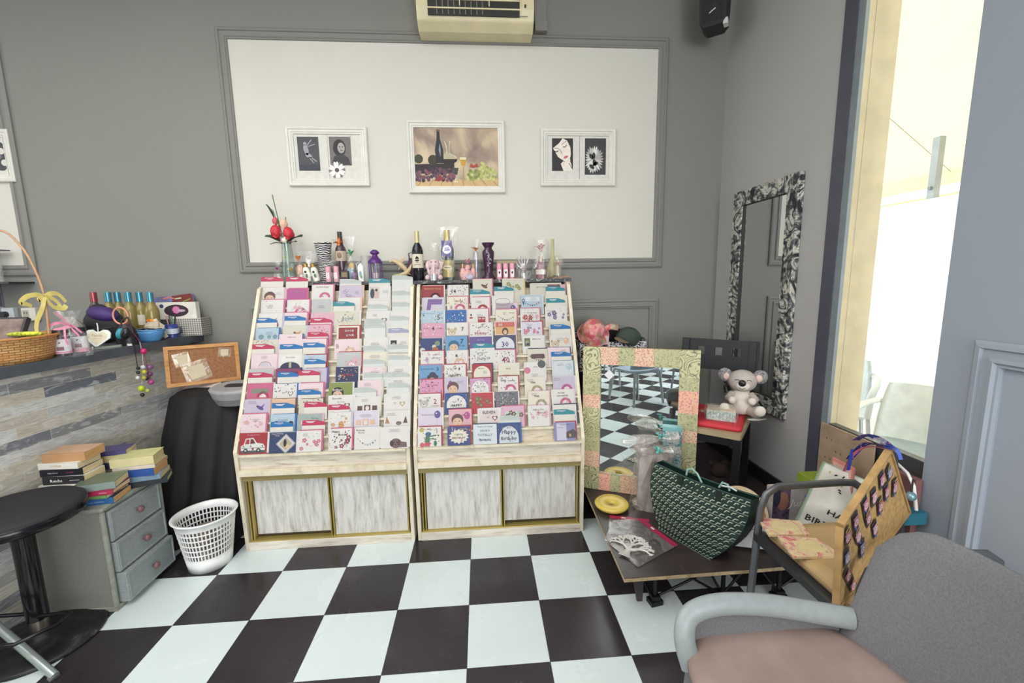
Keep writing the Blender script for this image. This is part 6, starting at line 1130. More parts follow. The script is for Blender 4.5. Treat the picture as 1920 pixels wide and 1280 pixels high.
# --- patterned mirror
def patt(name,cs,kind,s_):
    b=NB(name); v=b.coord()
    if kind=='swirl': n=b.n('ShaderNodeTexWave',wave_type='RINGS'); n.inputs['Scale'].default_value=s_; n.inputs['Distortion'].default_value=9; n.inputs['Detail'].default_value=2.5; b.l(v,n.inputs['Vector']); f=n.outputs['Fac']
    elif kind=='rose':
        n=b.n('ShaderNodeTexVoronoi'); n.inputs['Scale'].default_value=s_; nn_=b.n('ShaderNodeMixRGB'); nn_.inputs[0].default_value=.08; b.l(v,nn_.inputs[1]); nz=b.n('ShaderNodeTexNoise'); nz.inputs['Scale'].default_value=14; b.l(v,nz.inputs['Vector']); b.l(nz.outputs['Color'],nn_.inputs[2]); b.l(nn_.outputs[0],n.inputs['Vector'])
        m1=b.n('ShaderNodeMath',operation='MULTIPLY'); m1.inputs[1].default_value=7; b.l(n.outputs['Distance'],m1.inputs[0]); m2=b.n('ShaderNodeMath',operation='PINGPONG'); m2.inputs[1].default_value=.5; b.l(m1.outputs[0],m2.inputs[0]); m3=b.n('ShaderNodeMath',operation='MULTIPLY'); m3.inputs[1].default_value=2; b.l(m2.outputs[0],m3.inputs[0]); f=m3.outputs[0]
    elif kind=='dots': n=b.n('ShaderNodeTexVoronoi'); n.inputs['Scale'].default_value=s_; b.l(v,n.inputs['Vector']); f=n.outputs['Distance']
    else: f=b.noise(v,s_,4,.6,2.5)
    return b.base(b.ramp(f,cs),.45)
MA=patt('green_rose_print',[(.1,'#6d6f58'),(.3,'#a8a680'),(.6,'#c9c49a')],'rose',11); MB_=patt('orange_lace_print',[(.16,'#b9566a'),(.34,'#d8967a'),(.5,'#dcc0a4')],'dots',110); MC=patt('leaf_print',[(.35,'#6f7a5a'),(.44,'#b0ad84'),(.55,'#c4be94'),(.63,'#8a9068'),(.72,'#a87a78')],'n',34)
MD=patt('green_rose_print_small',[(.1,'#5f644e'),(.35,'#9fa07a'),(.6,'#bdb98e')],'rose',15); ME=patt('pink_lace_print',[(.12,'#a8506c'),(.28,'#d98f94'),(.5,'#e6b494')],'dots',95)
MIR=NB('mirror_glass'); MIRM=MIR.base('#e2e8e6',.0,1.0); 
fm=MIR.ramp(MIR.noise(MIR.coord(),3),[(.3,'#dfe5e3'),(.7,'#e4eae8')]); MIR.l(fm,MIR.p.inputs['Base Color'])
t=thing('leaning_mirror','mirror with patchwork patterned frame leaning beside the right card rack','mirror',(2.032,.333,ZD_+.001)); t.rotation_euler=(-.015,0,-.41)
w_,h_,bw=.65,.893,.105
MB().box(bw-.01,w_-bw+.01,.006,.012,bw-.01,h_-bw+.01,MIRM).build('mirror_pane',t)
MB().box(0,w_,.012,.022,0,h_,mat('#6a5a48',.7)).build('backing',t)
MB().ring(bw-.012,w_-bw+.012,bw-.012,h_-bw+.012,[(0,.014),(.012,.012),(.012,-.004)],mat('#d9cdb0',.5)).build('inner_bead',t)
def sq(x0,x1,z0,z1,m): MB().box(x0,x1,-.014,.012,z0,z1,m).build('patch',t,bevel=.0015)
sq(0,bw,h_-bw*1.6,h_,MA); sq(w_-bw,w_,h_-bw*1.5,h_,MA); sq(0,bw,0,bw*1.4,MD); sq(w_-bw,w_,0,bw*1.0,ME)
xs=[bw,bw+.10,bw+.195,bw+.30,bw+.375,w_-bw]; 
for (a,b_),m in zip(zip(xs,xs[1:]),(MB_,MC,MB_,MC,MC)): sq(a,b_,h_-bw,h_,m)
for (a,b_),m in zip(zip([bw,bw+.07,bw+.13,bw+.25,w_-bw],[bw+.07,bw+.13,bw+.25,w_-bw]),(ME,MC,MB_,MC)): sq(a,b_,0,bw,m)
zs_=[bw*1.4,.245,.33,.42,.52,.60,h_-bw*1.6]
for (a,b_),m in zip(zip(zs_,zs_[1:]),(MB_,MC,MD,MA,MB_,MC)): sq(0,bw,a,b_,m)
zs_=[bw,.27,.36,.43,.53,.66,h_-bw*1.5]
for (a,b_),m in zip(zip(zs_,zs_[1:]),(MA,MC,MB_,MC,ME,MC)): sq(w_-bw,w_,a,b_,m)
MB().rect(-.022,.022,-.022,.022,mat('#dcdcdc'),.0045,M=T(.155,0,.725)@RY(.75)).build('price_label',t)
# --- box with hats behind the mirror
p0=at(1150,640,'y',.72); XB0,XB1=at(1087,640,'y',.68).x+.0,at(1211,640,'y',.68).x; zt=1.085
b=NB('black_white_damask'); f=b.noise(b.coord(),34,3,.6,2.2); DAM=b.base(b.ramp(f,[(.47,'#1c1b1e'),(.50,'#d8d8da')],'CONSTANT'),.45)
t=thing('side_cabinet','dark stand behind the patterned mirror carrying the damask box','cabinet',((XB0+XB1)/2,.76,ZD_)); MB().box((XB0-XB1)/2+.06,(XB1-XB0)/2,-.10,.14,0,.66,mat('#2a2730',.6)).build('carcass',t)
t=thing('damask_box','open black and white damask box holding two hats','box',((XB0+XB1)/2,.78,ZD_+.662)); hx=(XB1-XB0)/2; HH=zt-ZD_-.662
for a in ((-hx,hx,-.11,-.104,0,HH),(-hx,hx,.104,.11,0,HH+.06),(-hx,-hx+.006,-.104,.104,0,HH),(hx-.006,hx,-.104,.104,0,HH+.02)): MB().box(*a,DAM).build('side',t)
MB().box(-hx,hx,-.11,.11,-.001,.004,K).build('bottom',t); MB().box(-.0,hx-.008,.098,.103,.01,HH+.065,mat('#111114',.8)).build('lining',t)
b=NB('floral_fabric'); vv=b.coord(); n=b.n('ShaderNodeTexVoronoi'); n.inputs['Scale'].default_value=26; b.l(vv,n.inputs['Vector']); n2=b.noise(vv,24,3); c=b.mix(b.ramp(n2,[(.40,'#d96a72'),(.52,'#e2959a'),(.6,'#ead9c4')]),b.ramp(n.outputs['Color'],[(0,'#d98c5a'),(.35,'#c9505a'),(.6,'#4f7f4a'),(.72,'#dfa0a0'),(.9,'#5a4f8a')],'CONSTANT'),.55); FLW=b.base(c,.8)
q=at(1113,618,'y',.70); t=thing('sun_hat','pink floral fabric sun hat on the damask box','hat',tuple(q)); M_=RX(.75)@RY(-.12)
MB().lathe([(.112,-.045),(.105,-.034),(.088,-.015),(.082,.015),(.068,.04),(.04,.055),(.001,.06)],FLW,32,M_,cap=False,sx=.95).build('crown',t); MB().tube([(.106*math.cos(a),.112*math.sin(a),-.045) for a in [2*pi*k/32 for k in range(32)]],.004,mat('#e39aa2',.7),6,closed=True,M=M_).build('brim_edge',t)
MB().loft([[(x,y_,z+k) for y_,k in ((-.01,-.018),(.0,-.02),(.01,.018),(.0,.02))] for x,y_,z in ((.075,0,.0),(.12,0,.02),(.17,.02,.01))],FLW).build('ribbon_tie',t)
q=at(1180,627,'y',.72); t=thing('cap','dark green cloth cap lying in the damask box','cap',tuple(q)); GC=mat('#3c4a40',.85,0,.08,30)
MB().lathe([(.075,-.05),(.078,-.02),(.066,.015),(.04,.04),(.004,.048)],GC,28,RX(.35)@RY(.12),cap=False,sx=1.15).build('crown',t); MB().ell((-.0,.0,.045),.006,GC,8,M=RX(.35)).build('button',t); MB().ell((-.07,-.05,-.03),(.055,.045,.006),mat('#7d6a56',.8),14,rot=(.3,.25,0)).build('visor',t)
o=MB().box(-.05,.05,-.002,.002,-.03,.03,mat('#d9c4c6')); o.line([(-.0,-.01),(.01,.012),(.02,.0),(.01,-.01),(.02,-.02)],.002,K,-.0025); q=at(1128,638,'y',.67); tag(o.build('paper_slip',loc=tuple(q)),'pale slip with black squiggle beneath the floral hat','paper')
# --- black dining chair with red cushion
FRx,FRy,al,wd,dp=2.80,-.065,-.70,.43,.42; ZS=.67
ax_=Vector((math.cos(al),math.sin(al),0)); bx_=Vector((-math.sin(al),math.cos(al),0)); cc=Vector((FRx,FRy,0))-ax_*wd/2+bx_*dp/2
t=thing('dining_chair','black wooden chair with gold seat pad holding the koala','chair',(cc.x,cc.y,ZD_),al); hs=ZS-ZD_; BW_=mat('#191a1f',.45,0,.1,20); hw_,hd=wd/2,dp/2
for sx in (-1,1):
    MB().box(-.019,.019,-.019,.019,0,hs-.03,BW_,T(sx*(hw_-.02),-(hd-.02),0)).build('leg',t,bevel=.002); 
    MB().loft([[(sx*(hw_-.02)+a,hd-.02+b_+dy,z) for a,b_ in ((-.018,-.016),(.018,-.016),(.018,.016),(-.018,.016))] for z,dy in ((0,0),(hs,0),(1.115-ZD_,.075))],BW_,smooth=False).build('leg',t)
MB().box(-hw_+.01,hw_-.01,-hd+.01,hd-.01,hs-.075,hs-.028,BW_).build('seat_frame',t)
MB().slab(rrect(-hw_,hw_,-hd,hd-.02,.02),hs-.03,hs,mat('#b8a684',.4,.1,.05,8)).build('seat_pad',t,bevel=.008)
zb0,zb1=.925-ZD_,1.12-ZD_
def slatback():
    o=MB(); z0,z1=zb0,zb1; hz=(.075,.118); cuts=[-.105,0,.105]; w2=.022; yb=hd+.035; M=T(0,yb,0)@RX(-.16)@T(0,0,-0)
    M=T(0,hd-.02+.055,z0)@RX(-.16)
    X=[-hw_-.01]; 
    for c in cuts: X+=[c-w2,c+w2]
    X.append(hw_+.01); H=z1-z0
    o.box(X[0],X[-1],-.012,.012,0,H*.48,BW_,M); o.box(X[0],X[-1],-.012,.012,H*.74,H,BW_,M)
    for k in range(0,8,2): o.box(X[k],X[k+1],-.012,.012,H*.48,H*.74,BW_,M)
    return o.build('backrest',t)
slatback()
MB().slab([( -hw_+.02,-hd+.06),(hw_-.02,-hd+.03),(hw_-.03,hd-.06),(-hw_+.03,hd-.05)],0,.028,mat('#c8303a',.6,0,.04,20)).build('x') if 0 else None
c2=thing('seat_cushion','flat red seat cushion on the gold pad of the black chair','cushion',(cc.x,cc.y,ZS),al+.06); o=MB(); R_=[]
for z,k in ((0,.93),(.008,1),(.022,.99),(.032,.9)): R_.append([(a*k,b_*k,z) for a,b_ in rrect(-.20,.20,-.185,.205,.02,3)])
o.loft(R_,mat('#c62f3c',.55,0,.05,12)); o.build('cushion_body',c2)
q=at(1357,782,'z',ZS+.034); t=thing('tissue_box','clear wrapped pale green patterned gift box on the red cushion','box',(2.80,.135,ZS+.033),-.56); b=NB('mint_pattern'); f=b.noise(b.coord(),90,3,.6,1.5); MT=b.base(b.ramp(f,[(.48,'#8fa8a0'),(.52,'#cfdcd4')]),.4)
MB().box(-.075,.075,-.06,.06,0,.055,MT).build('carton',t,bevel=.003); MB().box(-.074,.074,-.059,.059,.055,.058,mat('#d9c9b4',.4,0,.15,12)).build('box_top',t)
g=random.Random(2); o=MB(); o.loft([[(.088*k*c*(1+.05*g.uniform(-1,1)),.072*k*s_*(1+.05*g.uniform(-1,1)),z) for c,s_ in [(max(-1,min(1,1.35*math.cos(a))),max(-1,min(1,1.35*math.sin(a)))) for a in [2*pi*i/16 for i in range(16)]]] for z,k in ((.001,.98),(.06,1.0),(.068,.9),(.069,.1))],film('#ffffff',.2,20),cap=False,smooth=False); o.add([(-.08,-.03,.03),(-.08,.02,.05),(-.135,-.03,.03),(-.13,.0,.01)],[(0,1,2),(0,2,3)],CEL); o.build('film_wrap',t)
# koala
q=at(1388,770,'z',ZS+.034); t=thing('plush_koala','grey white plush koala sitting on the red cushion, eyes closed','soft toy',(2.955,.195,ZS+.034),-.50); t.scale=(1.18,1.18,1.18); FU=mat('#b9afa8',.95,0,.05,60,.3); FU2=mat('#d8cfc4',.95,0,.04,60,.3); EARM=mat('#8f8c8c',.95,0,.35,120,.5)
o=MB(); o.lathe([(.02,.0),(.05,.012),(.056,.045),(.047,.09),(.036,.12),(.02,.135)],FU2,20,sy=.85); o.build('body',t)
MB().ell((0,-.005,.172),(.066,.056,.056),FU,22).build('head',t)
for s_ in (-1,1):
    MB().ell((s_*.078,.005,.195),(.034,.014,.036),EARM,16,rot=(0,s_*.3,0)).ell((s_*.072,-.009,.19),(.016,.006,.018),mat('#d9bfb4',.9),12).build('ear',t)
    MB().tube([(s_*.04,-.01,.105),(s_*.058,-.035,.085),(s_*.045,-.06,.085)],[.018,.019,.017],FU,12).ell((s_*.043,-.064,.085),.0185,FU2,12).build('arm',t)
    MB().tube([(s_*.035,-.01,.03),(s_*.065,-.055,.03),(s_*.075,-.085,.045)],[.03,.028,.026],FU,14).ell((s_*.077,-.094,.048),(.024,.014,.026),FU2,14).build('leg',t)
    MB().tube([(s_*.026+.010*math.cos(a),-.0585+.002*abs(math.cos(a)),.182+.006*math.sin(a)) for a in [pi*k/6 for k in range(7)]],.0014,K,6).build('eyelid',t)
MB().ell((0,-.052,.155),(.032,.018,.022),FU2,16).build('muzzle',t); MB().ell((-.004,-.066,.172),(.017,.010,.017),mat('#17171a',.3),16).build('nose',t)
MB().tube([(-.018,-.066,.150),(-.004,-.0705,.143),(.012,-.067,.150)],.0013,K,6).build('mouth',t)
q=at(1415,768,'z',ZS+.04); t=thing('toy_tag','pale paper tag lying beside the plush koala','tag',(2.985,.085,ZS+.033)); MB().slab([(-.05,-.012),(.0,-.02),(.06,.0),(.0,.015),(-.05,.014)],.0,.0015,WHI).build('card',t)
# dark teddy and white cloth under the chair
t=thing('teddy_bear','dark brown plush bear sitting under the black chair','soft toy',(2.80,.14,ZD_)); BR_=mat('#2b1c17',.95,0,.2,50,.5)
MB().ell((0,0,.07),(.07,.06,.075),BR_,16).build('body',t); MB().ell((.0,-.01,.165),(.05,.045,.045),BR_,16).build('head',t)
for s_ in (-1,1): MB().ell((s_*.04,0,.205),.018,BR_,10).build('ear',t); MB().ell((s_*.07,-.05,.03),(.03,.045,.03),BR_,12).build('leg',t); MB().ell((s_*.075,-.02,.09),(.022,.03,.04),BR_,12).build('arm',t)
o=MB(); R_=[[(.05*k*math.cos(a)*(1+.15*math.sin(a*6)),.07*k*math.sin(a)*(1+.1*math.sin(a*7)),z) for a in [2*pi*j/32 for j in range(32)]] for z,k in ((.0,1.2),(.15,1.0),(.38,.75),(.43,.5))]; o.loft(R_,mat('#b5aca4',.85,0,.1,8)); tag(o.build('white_cloth',loc=(2.60,.33,ZD_)),'greyish white cloth hanging under the chair behind the mirror','cloth')
# --- tall painted mirror on the right wall
b=NB('brushed_black_white_paint'); f=b.noise(b.coord((1,1,1)),8,4,.6,3.5); BWP=b.base(b.ramp(f,[(.38,'#1a1b1e'),(.47,'#55585c'),(.53,'#a8a89c'),(.60,'#d6d4c8'),(.66,'#3c3e40'),(.74,'#9a9a90')]),.5); b.bump(f,.5,.003)
A=at(1377,362,'x',3.155); B=at(1503,320,'x',3.155); C_=at(1457,783,'x',3.155)
y0,y1=B.y+.012,A.y; z0,z1=C_.z,(A.z+B.z)/2; t=thing('wall_mirror','tall mirror with black and white brushed frame on the right wall','mirror',(RXW-.002,y0,z0)); M_=RZ(-pi/2); wd_=y1-y0; hg=z1-z0
t.rotation_euler=(0,0,-pi/2); t.location=(RXW-.002,y1,z0)
MB().ring(0,wd_,0,hg,[(0,0),(0,.03),(.004,.034),(.09,.03),(.094,.026),(.094,.008)],BWP).build('frame',t); MB().box(.085,wd_-.085,-.012,-.006,.085,hg-.085,MIRM).build('mirror_pane',t); MB().box(.005,wd_-.005,-.006,0,.005,hg-.005,K).build('backing',t); MB().ring(.088,wd_-.088,.088,hg-.088,[(0,.03),(.008,.024),(.008,.012)],K).build('inner_bead',t)
# --- things on the deck
q=at(1147,945,'z',ZD_+.02); t=thing('yellow_dish','round yellow dish with a hole in its middle on the deck','dish',(q.x+.0,q.y,ZD_)); YM=mat('#dcc25e',.35,0,.05,8); MB().lathe([(.02,.004),(.06,.001),(.09,.012),(.097,.026),(.088,.036),(.05,.034),(.024,.028),(.02,.02),(.02,.004)],YM,40,cap=False).build('ring_body',t); MB().disc(0,0,.019,mat('#7d8078',.3,.5),0,16,M=T(0,0,.012)@RX(-pi/2)).build('sticker',t)
def pack(label,pts,z,seed,hd_):
    P_=[at(px,py,'z',ZD_+z) for px,py in pts]; c=sum((p for p in P_),Vector())/len(P_); t=thing('craft_pack',label,'craft pack',(c.x,c.y,ZD_+z)); L_=[(p.x-c.x,p.y-c.y) for p in P_]
    MB().slab(L_,0,.001,film('#a9a5a4',.55,14,'frosted_film')).build('film_sleeve',t)
    a,b_=Vector(L_[hd_[0]]+(0,)),Vector(L_[hd_[1]]+(0,)); e=(b_-a); n_=Vector((-e.y,e.x,0)).normalized(); 
    if n_.dot(-a)<0: n_=-n_
    n_*=.028; MB().slab([tuple(v)[:2] for v in (a,b_,b_+n_,a+n_)],.001,.003,mat('#a82850',.4)).build('header',t); mid=(a+b_)/2+n_*.5; MB().box(-.012,.012,-.006,.006,.003,.0035,WHI,T(mid.x-.03*e.normalized().x,mid.y-.03*e.normalized().y,0)@RZ(math.atan2(e.y,e.x))).build('hang_label',t)
    return t,L_
t,L_=pack('clear craft pack with magenta header, upper one beneath the tree pack',[(1143,966),(1217,974),(1221,1000),(1212,1030),(1140,1010)],.0005,1,(0,1))
t,L_=pack('clear craft pack with white filigree tree and magenta header',[(1203,972),(1271,1022),(1196,1063),(1133,1012),(1150,975)],.004,2,(0,1))
WT=mat('#e0dcd6',.5); q0=Vector((*L_[3],0)); base=at(1160,1020,'z',ZD_+.008)-t.location; tip=at(1205,985,'z',ZD_+.008)-t.location; base.z=tip.z=.004
o=MB(); g=random.Random(4)
def br_(p,d,L,r,lv):
    q_=p+d*L; o.tube([tuple(p),tuple((p+q_)/2+Vector((g.uniform(-.004,.004),g.uniform(-.004,.004),0))),tuple(q_)],[r,r*.85,r*.7],WT,6)
    if lv==0:
        for k in range(4): a=g.uniform(0,6.28); c=q_+Vector((math.cos(a),math.sin(a),0))*.006; o.ell(tuple(c),(.0085,.0045,.002),WT,6,rot=(0,0,a))
        return
    for s_ in (-1,0,1) if lv>1 else (-1,1): a=s_*.62+g.uniform(-.15,.15); d2=Vector((d.x*math.cos(a)-d.y*math.sin(a),d.x*math.sin(a)+d.y*math.cos(a),0)); br_(q_,d2,L*.72,r*.7,lv-1)
dd=(Vector((2.26,-.13,0))-Vector((t.location.x,t.location.y,0))); st=at(1172,1040,'z',ZD_+.008)-t.location; st.z=.005; en=at(1208,990,'z',ZD_+.008)-t.location; en.z=.005; D_=(en-st).normalized()
o.loft([[tuple(st+Vector((D_.y,-D_.x,0))*s_*w__+D_*k+Vector((0,0,zz_))) for s_,zz_ in ((-1,0),(1,0),(1,.004),(-1,.004))] for k,w__ in ((-.01,.028),(.02,.016),(.045,.012))],WT); br_(st+D_*.04,D_,.05,.010,3)
for a in (-.9,.9): br_(st+D_*.045,Vector((D_.x*math.cos(a)-D_.y*math.sin(a),D_.x*math.sin(a)+D_.y*math.cos(a),0)),.05,.009,2)
o.build('filigree_tree',t)
# wire lantern decoration in clear bag
q=at(1212,950,'z',ZD_); t=thing('bead_hanger','black wire cage hanger with turquoise bead in a clear bag','ornament',(q.x,q.y+.02,ZD_)); 
def cage(z0,H,r):
    for k in range(8): a=2*pi*k/8; MB().tube([(r*math.sin(pi*u)*math.cos(a),r*math.sin(pi*u)*math.sin(a),z0+H*u) for u in [i/8 for i in range(9)]],.0022,K,6).build('wire',t)
cage(.055,.115,.042); cage(.215,.115,.045); MB().ell((0,0,.192),(.028,.028,.026),mat('#4f9a8f',.2,0,.2,60),16).build('bead',t); MB().lathe([(.055,.33),(.058,.345),(.04,.365),(.012,.372)],mat('#7d7678',.6),20,sy=.7).build('top_disc',t)
g=random.Random(6); o=MB(); o.loft([[(.085*k*math.cos(a)*(1+.15*g.uniform(-1,1)),.055*k*math.sin(a)*(1+.15*g.uniform(-1,1)),z) for a in [2*pi*i/18 for i in range(18)]] for z,k in ((.0,1.15),(.05,1.05),(.15,.9),(.3,.85),(.38,.7),(.43,.3))],film('#e9dfd4',.24,16,'clear_bag'),cap=False,smooth=False); o.build('bag_film',t)
MB().loft([[(.08*k*math.cos(a)*(1+.2*g.uniform(-1,1)),.05*k*math.sin(a)*(1+.2*g.uniform(-1,1)),z) for a in [2*pi*i/14 for i in range(14)]] for z,k in ((.0,1.),(.02,1.0),(.045,.6))],mat('#8d8780',.4,.3,.2,40),smooth=False).build('bag_bottom',t)
q=at(1240,850,'y',.02); t=thing('wrapped_ornament','teal ribboned clear cellophane bundles piled behind the green tote bag','gift',(2.37,.05,ZD_)); 
MB().loft([[(.10*k*math.cos(a)*(1+.2*g.uniform(-1,1)),.06*k*math.sin(a)*(1+.2*g.uniform(-1,1)),z) for a in [2*pi*i/16 for i in range(16)]] for z,k in ((0,.9),(.15,1.0),(.3,.9),(.36,.6))],mat('#a39a94',.6,0,.15,12),smooth=False).build('wrapped_body',t)
TEA=mat('#5fb5b0',.4); o=MB(); R_=[(-.19,.015),(-.12,.035),(-.04,.028),(.02,.012),(.07,.03),(.12,.035)]; o.loft([[(x,-.02+r_*math.cos(a)*(1+.2*g.uniform(-1,1)),.415+x*.05+r_*math.sin(a)) for a in [2*pi*i/12 for i in range(12)]] for x,r_ in R_],film('#e9e2dc',.4,14,'wrap_film'),smooth=False); o.build('film_bundle',t)
o=MB(); o.loft([[(x,-.04+r_*math.cos(a)*(1+.2*g.uniform(-1,1)),.355-x*.1+r_*math.sin(a)) for a in [2*pi*i/12 for i in range(12)]] for x,r_ in [(-.15,.01),(-.08,.035),(-.02,.02),(.03,.018),(.08,.035),(.13,.03)]],film('#d9cfc8',.45,14,'wrap_film2'),smooth=False); o.build('film_bundle',t)
bow(t,.01,-.05,.43,.045,TEA,6,seed=31); bow(t,-.01,-.08,.36,.04,TEA,6,seed=32)
q=at(1255,850,'y',.10); t=thing('glitter_box','silvery turquoise glitter box leaning against the patterned mirror','box',(q.x+.005,.085,ZD_+.30),-.41); b=NB('glitter'); vo=b.n('ShaderNodeTexVoronoi'); vo.inputs['Scale'].default_value=110; b.l(b.coord(),vo.inputs['Vector']); GLT=b.base(b.ramp(vo.outputs['Color'],[(.2,'#5f9aa4'),(.5,'#a8ccd0'),(.8,'#e2ecec')]),.2,.5); MB().box(-.05,.05,-.02,.02,-.29,.16,GLT).build('box_body',t); MB().box(-.052,.052,-.022,.022,.14,.165,mat('#8fc4c8',.2,.4)).build('lid',t)
# --- green tote bag
GT=mat('#18302a',.45,0,.08,20); CR=mat('#b9c4ac',.5)
D=Vector((2.318,-.165,ZD_)); Cb=Vector((2.452,-.425,ZD_)); e=(Cb-D).normalized(); n_=Vector((-.8977,-.4406,0)).normalized(); nl=Vector((n_.x,n_.y,.1))
TL=atp(1232,870,D,nl); TR=atp(1402,936,D,nl)
t=thing('tote_bag','dark green tote bag with cream chevron pattern standing on the deck','bag',tuple((D+Cb)/2)); O=t.location; back=-n_*.13; BLb=D-O; BRb=Cb-O; TLt=TL-O; TRt=TR-O
def face(u,v): 
    p=(BLb*(1-u)+BRb*u)*(1-v)+(TLt*(1-u)+TRt*u)*v; 
    sag=-.012*math.sin(pi*u)*v; side=(u-.5)*2*.05*math.sin(pi*v*.9); return p+n_*(.022*math.sin(pi*u)*math.sin(pi*min(1,v*1.1)))+Vector((0,0,sag))+e*side
def bface(u,v): p=face(u,v); return p+back*(1-.55*v)
NU,NV=14,8; vs=[tuple(face(i/NU,j/NV)) for j in range(NV+1) for i in range(NU+1)]; fs=[(j*(NU+1)+i,j*(NU+1)+i+1,(j+1)*(NU+1)+i+1,(j+1)*(NU+1)+i) for j in range(NV) for i in range(NU)]
o=MB(); o.add(vs,fs,GT,smooth=True); o.add([tuple(bface(i/NU,j/NV)) for j in range(NV+1) for i in range(NU+1)],fs,GT,smooth=True)
for u in (0,1): o.add([tuple(f_(u,j/NV)) for j in range(NV+1) for f_ in (face,bface)],[(2*j,2*j+1,2*j+3,2*j+2) for j in range(NV)],GT)
o.add([tuple(f_(i/NU,0)) for i in range(NU+1) for f_ in (face,bface)],[(2*i,2*i+1,2*i+3,2*i+2) for i in range(NU)],GT)
cols,rows=17,15
for r_ in range(rows):
    for c_ in range(cols):
        u0=(c_+.15+(.5 if r_%2 else 0))/cols; v0=(r_+.18)/rows
        if u0>.96: continue
        du,dv=.55/cols,.55/rows; w1=.16/cols; h1=.16/rows
        for P_ in ([(u0,v0+dv),(u0+du,v0+dv),(u0+du,v0+dv-h1),(u0,v0+dv-h1)],[(u0,v0),(u0+w1,v0),(u0+w1,v0+dv),(u0,v0+dv)]): o.add([tuple(face(a+(b_-v0)*.35,b_)+n_*.0012) for a,b_ in P_],[(0,1,2,3)],CR)
    if r_%2==0:
        n2=10
        for i in range(n2): a=i/n2; v0=(r_+.02)/rows; o.add([tuple(face(a+q_/n2,min(1,max(0,v0+dv_)))+n_*.0010) for q_,dv_ in ((0,0),(1,0),(1,.004),(0,.004))],[(0,1,2,3)],CR)
o.build('bag_body',t)
MB().tube([tuple(face(i/16,1)) for i in range(17)],.005,mat('#20423a',.4),6).build('rim',t); MB().tube([tuple(bface(i/16,1)) for i in range(17)],.005,mat('#20423a',.4),6).build('rim',t)
for u in (.32,.72):
    p=face(u,.97)+n_*.003; 
    MB().add([tuple(p+e*a+Vector((0,0,z))+n_*k) for k in (0,.004) for a,z in ((-.016,.01),(.016,.01),(.013,-.06),(0,-.085),(-.013,-.06))],[(0,1,2,3,4),(9,8,7,6,5)]+[(i,(i+1)%5,(i+1)%5+5,i+5) for i in range(5)],mat('#16241f',.5)).build('strap_tab',t)
p=face(.34,1); MB().tube([tuple(p+e*x+Vector((0,0,z))+back*.2) for x,z in ((0,0),(.005,.03),(.03,.045),(.06,.03),(.085,-.005))],.005,mat('#8fb5a8',.4),8).build('handle',t)
p=face(.72,1); MB().tube([tuple(p+e*x+Vector((0,0,z))+back*.2) for x,z in ((-.02,.0),(-.005,.03),(.02,.03),(.03,.005))],.005,mat('#8fb5a8',.4),8).tube([tuple(p+e*x+Vector((0,0,z))+back*.1) for x,z in ((0,.02),(.04,.03),(.07,.025))],.004,mat('#c9d6d2',.4),6).build('handle',t)
# --- round wooden sign and white card behind the bag
q=at(1395,958,'y',-.28); t=thing('round_sign','round pale wooden sign with dark script behind the tote bag','sign',(q.x,-.27,q.z)); t.rotation_euler=(-.75,.1,-.2); MB().lathe([(.118,-.005),(.12,0),(.118,.005)],mat('#d9c2a0',.6,0,.1,8),40,M=RX(pi/2)).build('disc',t); m=MB(); m.line([(-.07+.012*i,.055+.010*math.sin(i*2.1)) for i in range(10)],.006,mat('#3a2c28'),-.0062).disc(.07,-.01,.035,mat('#c98a5c',.6,0,.2,20),-.006,12).disc(.05,-.04,.03,mat('#e3d2bc'),-.0062,12); m.build('painted_print',t)
q=at(1385,1003,'y',-.40); o=MB(); o.box(-.09,.09,-.002,.002,-.06,.07,mat('#e2e2e6',.5)); o.line([(-.05,.03),(.05,.02)],.003,G1,-.0025); tag(o.build('white_card',loc=(2.70,-.36,ZD_+.07),rot=(-.3,0,-.3)),'white card propped between the tote bag and armchair','card')
# --- gift bag Just for
A=at(1451,917,'y',-.30); B=at(1512,985,'y',-.30); t=thing('gift_bag','floral photo gift bag with silver Just For lettering','gift bag',((A.x+B.x)/2,-.30,ZD_)); hw_=(B.x-A.x)/2; MB().box(-hw_,hw_,0,.05,0,A.z-ZD_,mat('#b9b4b4',.4,0,.15,12)).build('bag_body',t)
m=MB(); m.rect(-hw_,-hw_*.05,.06,A.z-ZD_,mat('#5a4a60',.5,0,.5,30),-.001).disc(-hw_*.45,.20,.03,mat('#9a6a5a'),-.0014,10,rz=.05).disc(-hw_*.8,.22,.02,mat('#2c2c44'),-.0015,10,rz=.05).text('Just',hw_*.35,.17,.055,mat('#e6e4e2'),-.002,ital=.3).text('FOR',hw_*.55,.13,.028,mat('#c9c6c8'),-.002).text('you',hw_*.4,.08,.045,mat('#b9b6ba'),-.002,ital=.3).ell((hw_*.8,-.004,.22),.006,mat('#3c5aa8'),8); m.build('bag_print',t)
# --- HAPPY BIRTHDAY letter board
A=at(1547,868,'y',-.38); Bb=at(1484,1000,'y',-.40); t=thing('letter_board','white letter board spelling HAPPY BIRTHDAY on the armchair side','sign',tuple(Bb)); uz=(A-Bb); Hh=uz.length; uz.normalize(); ux=Vector((.93,-.36,.0)); ux=(ux-uz*ux.dot(uz)).normalized(); uy=uz.cross(ux)
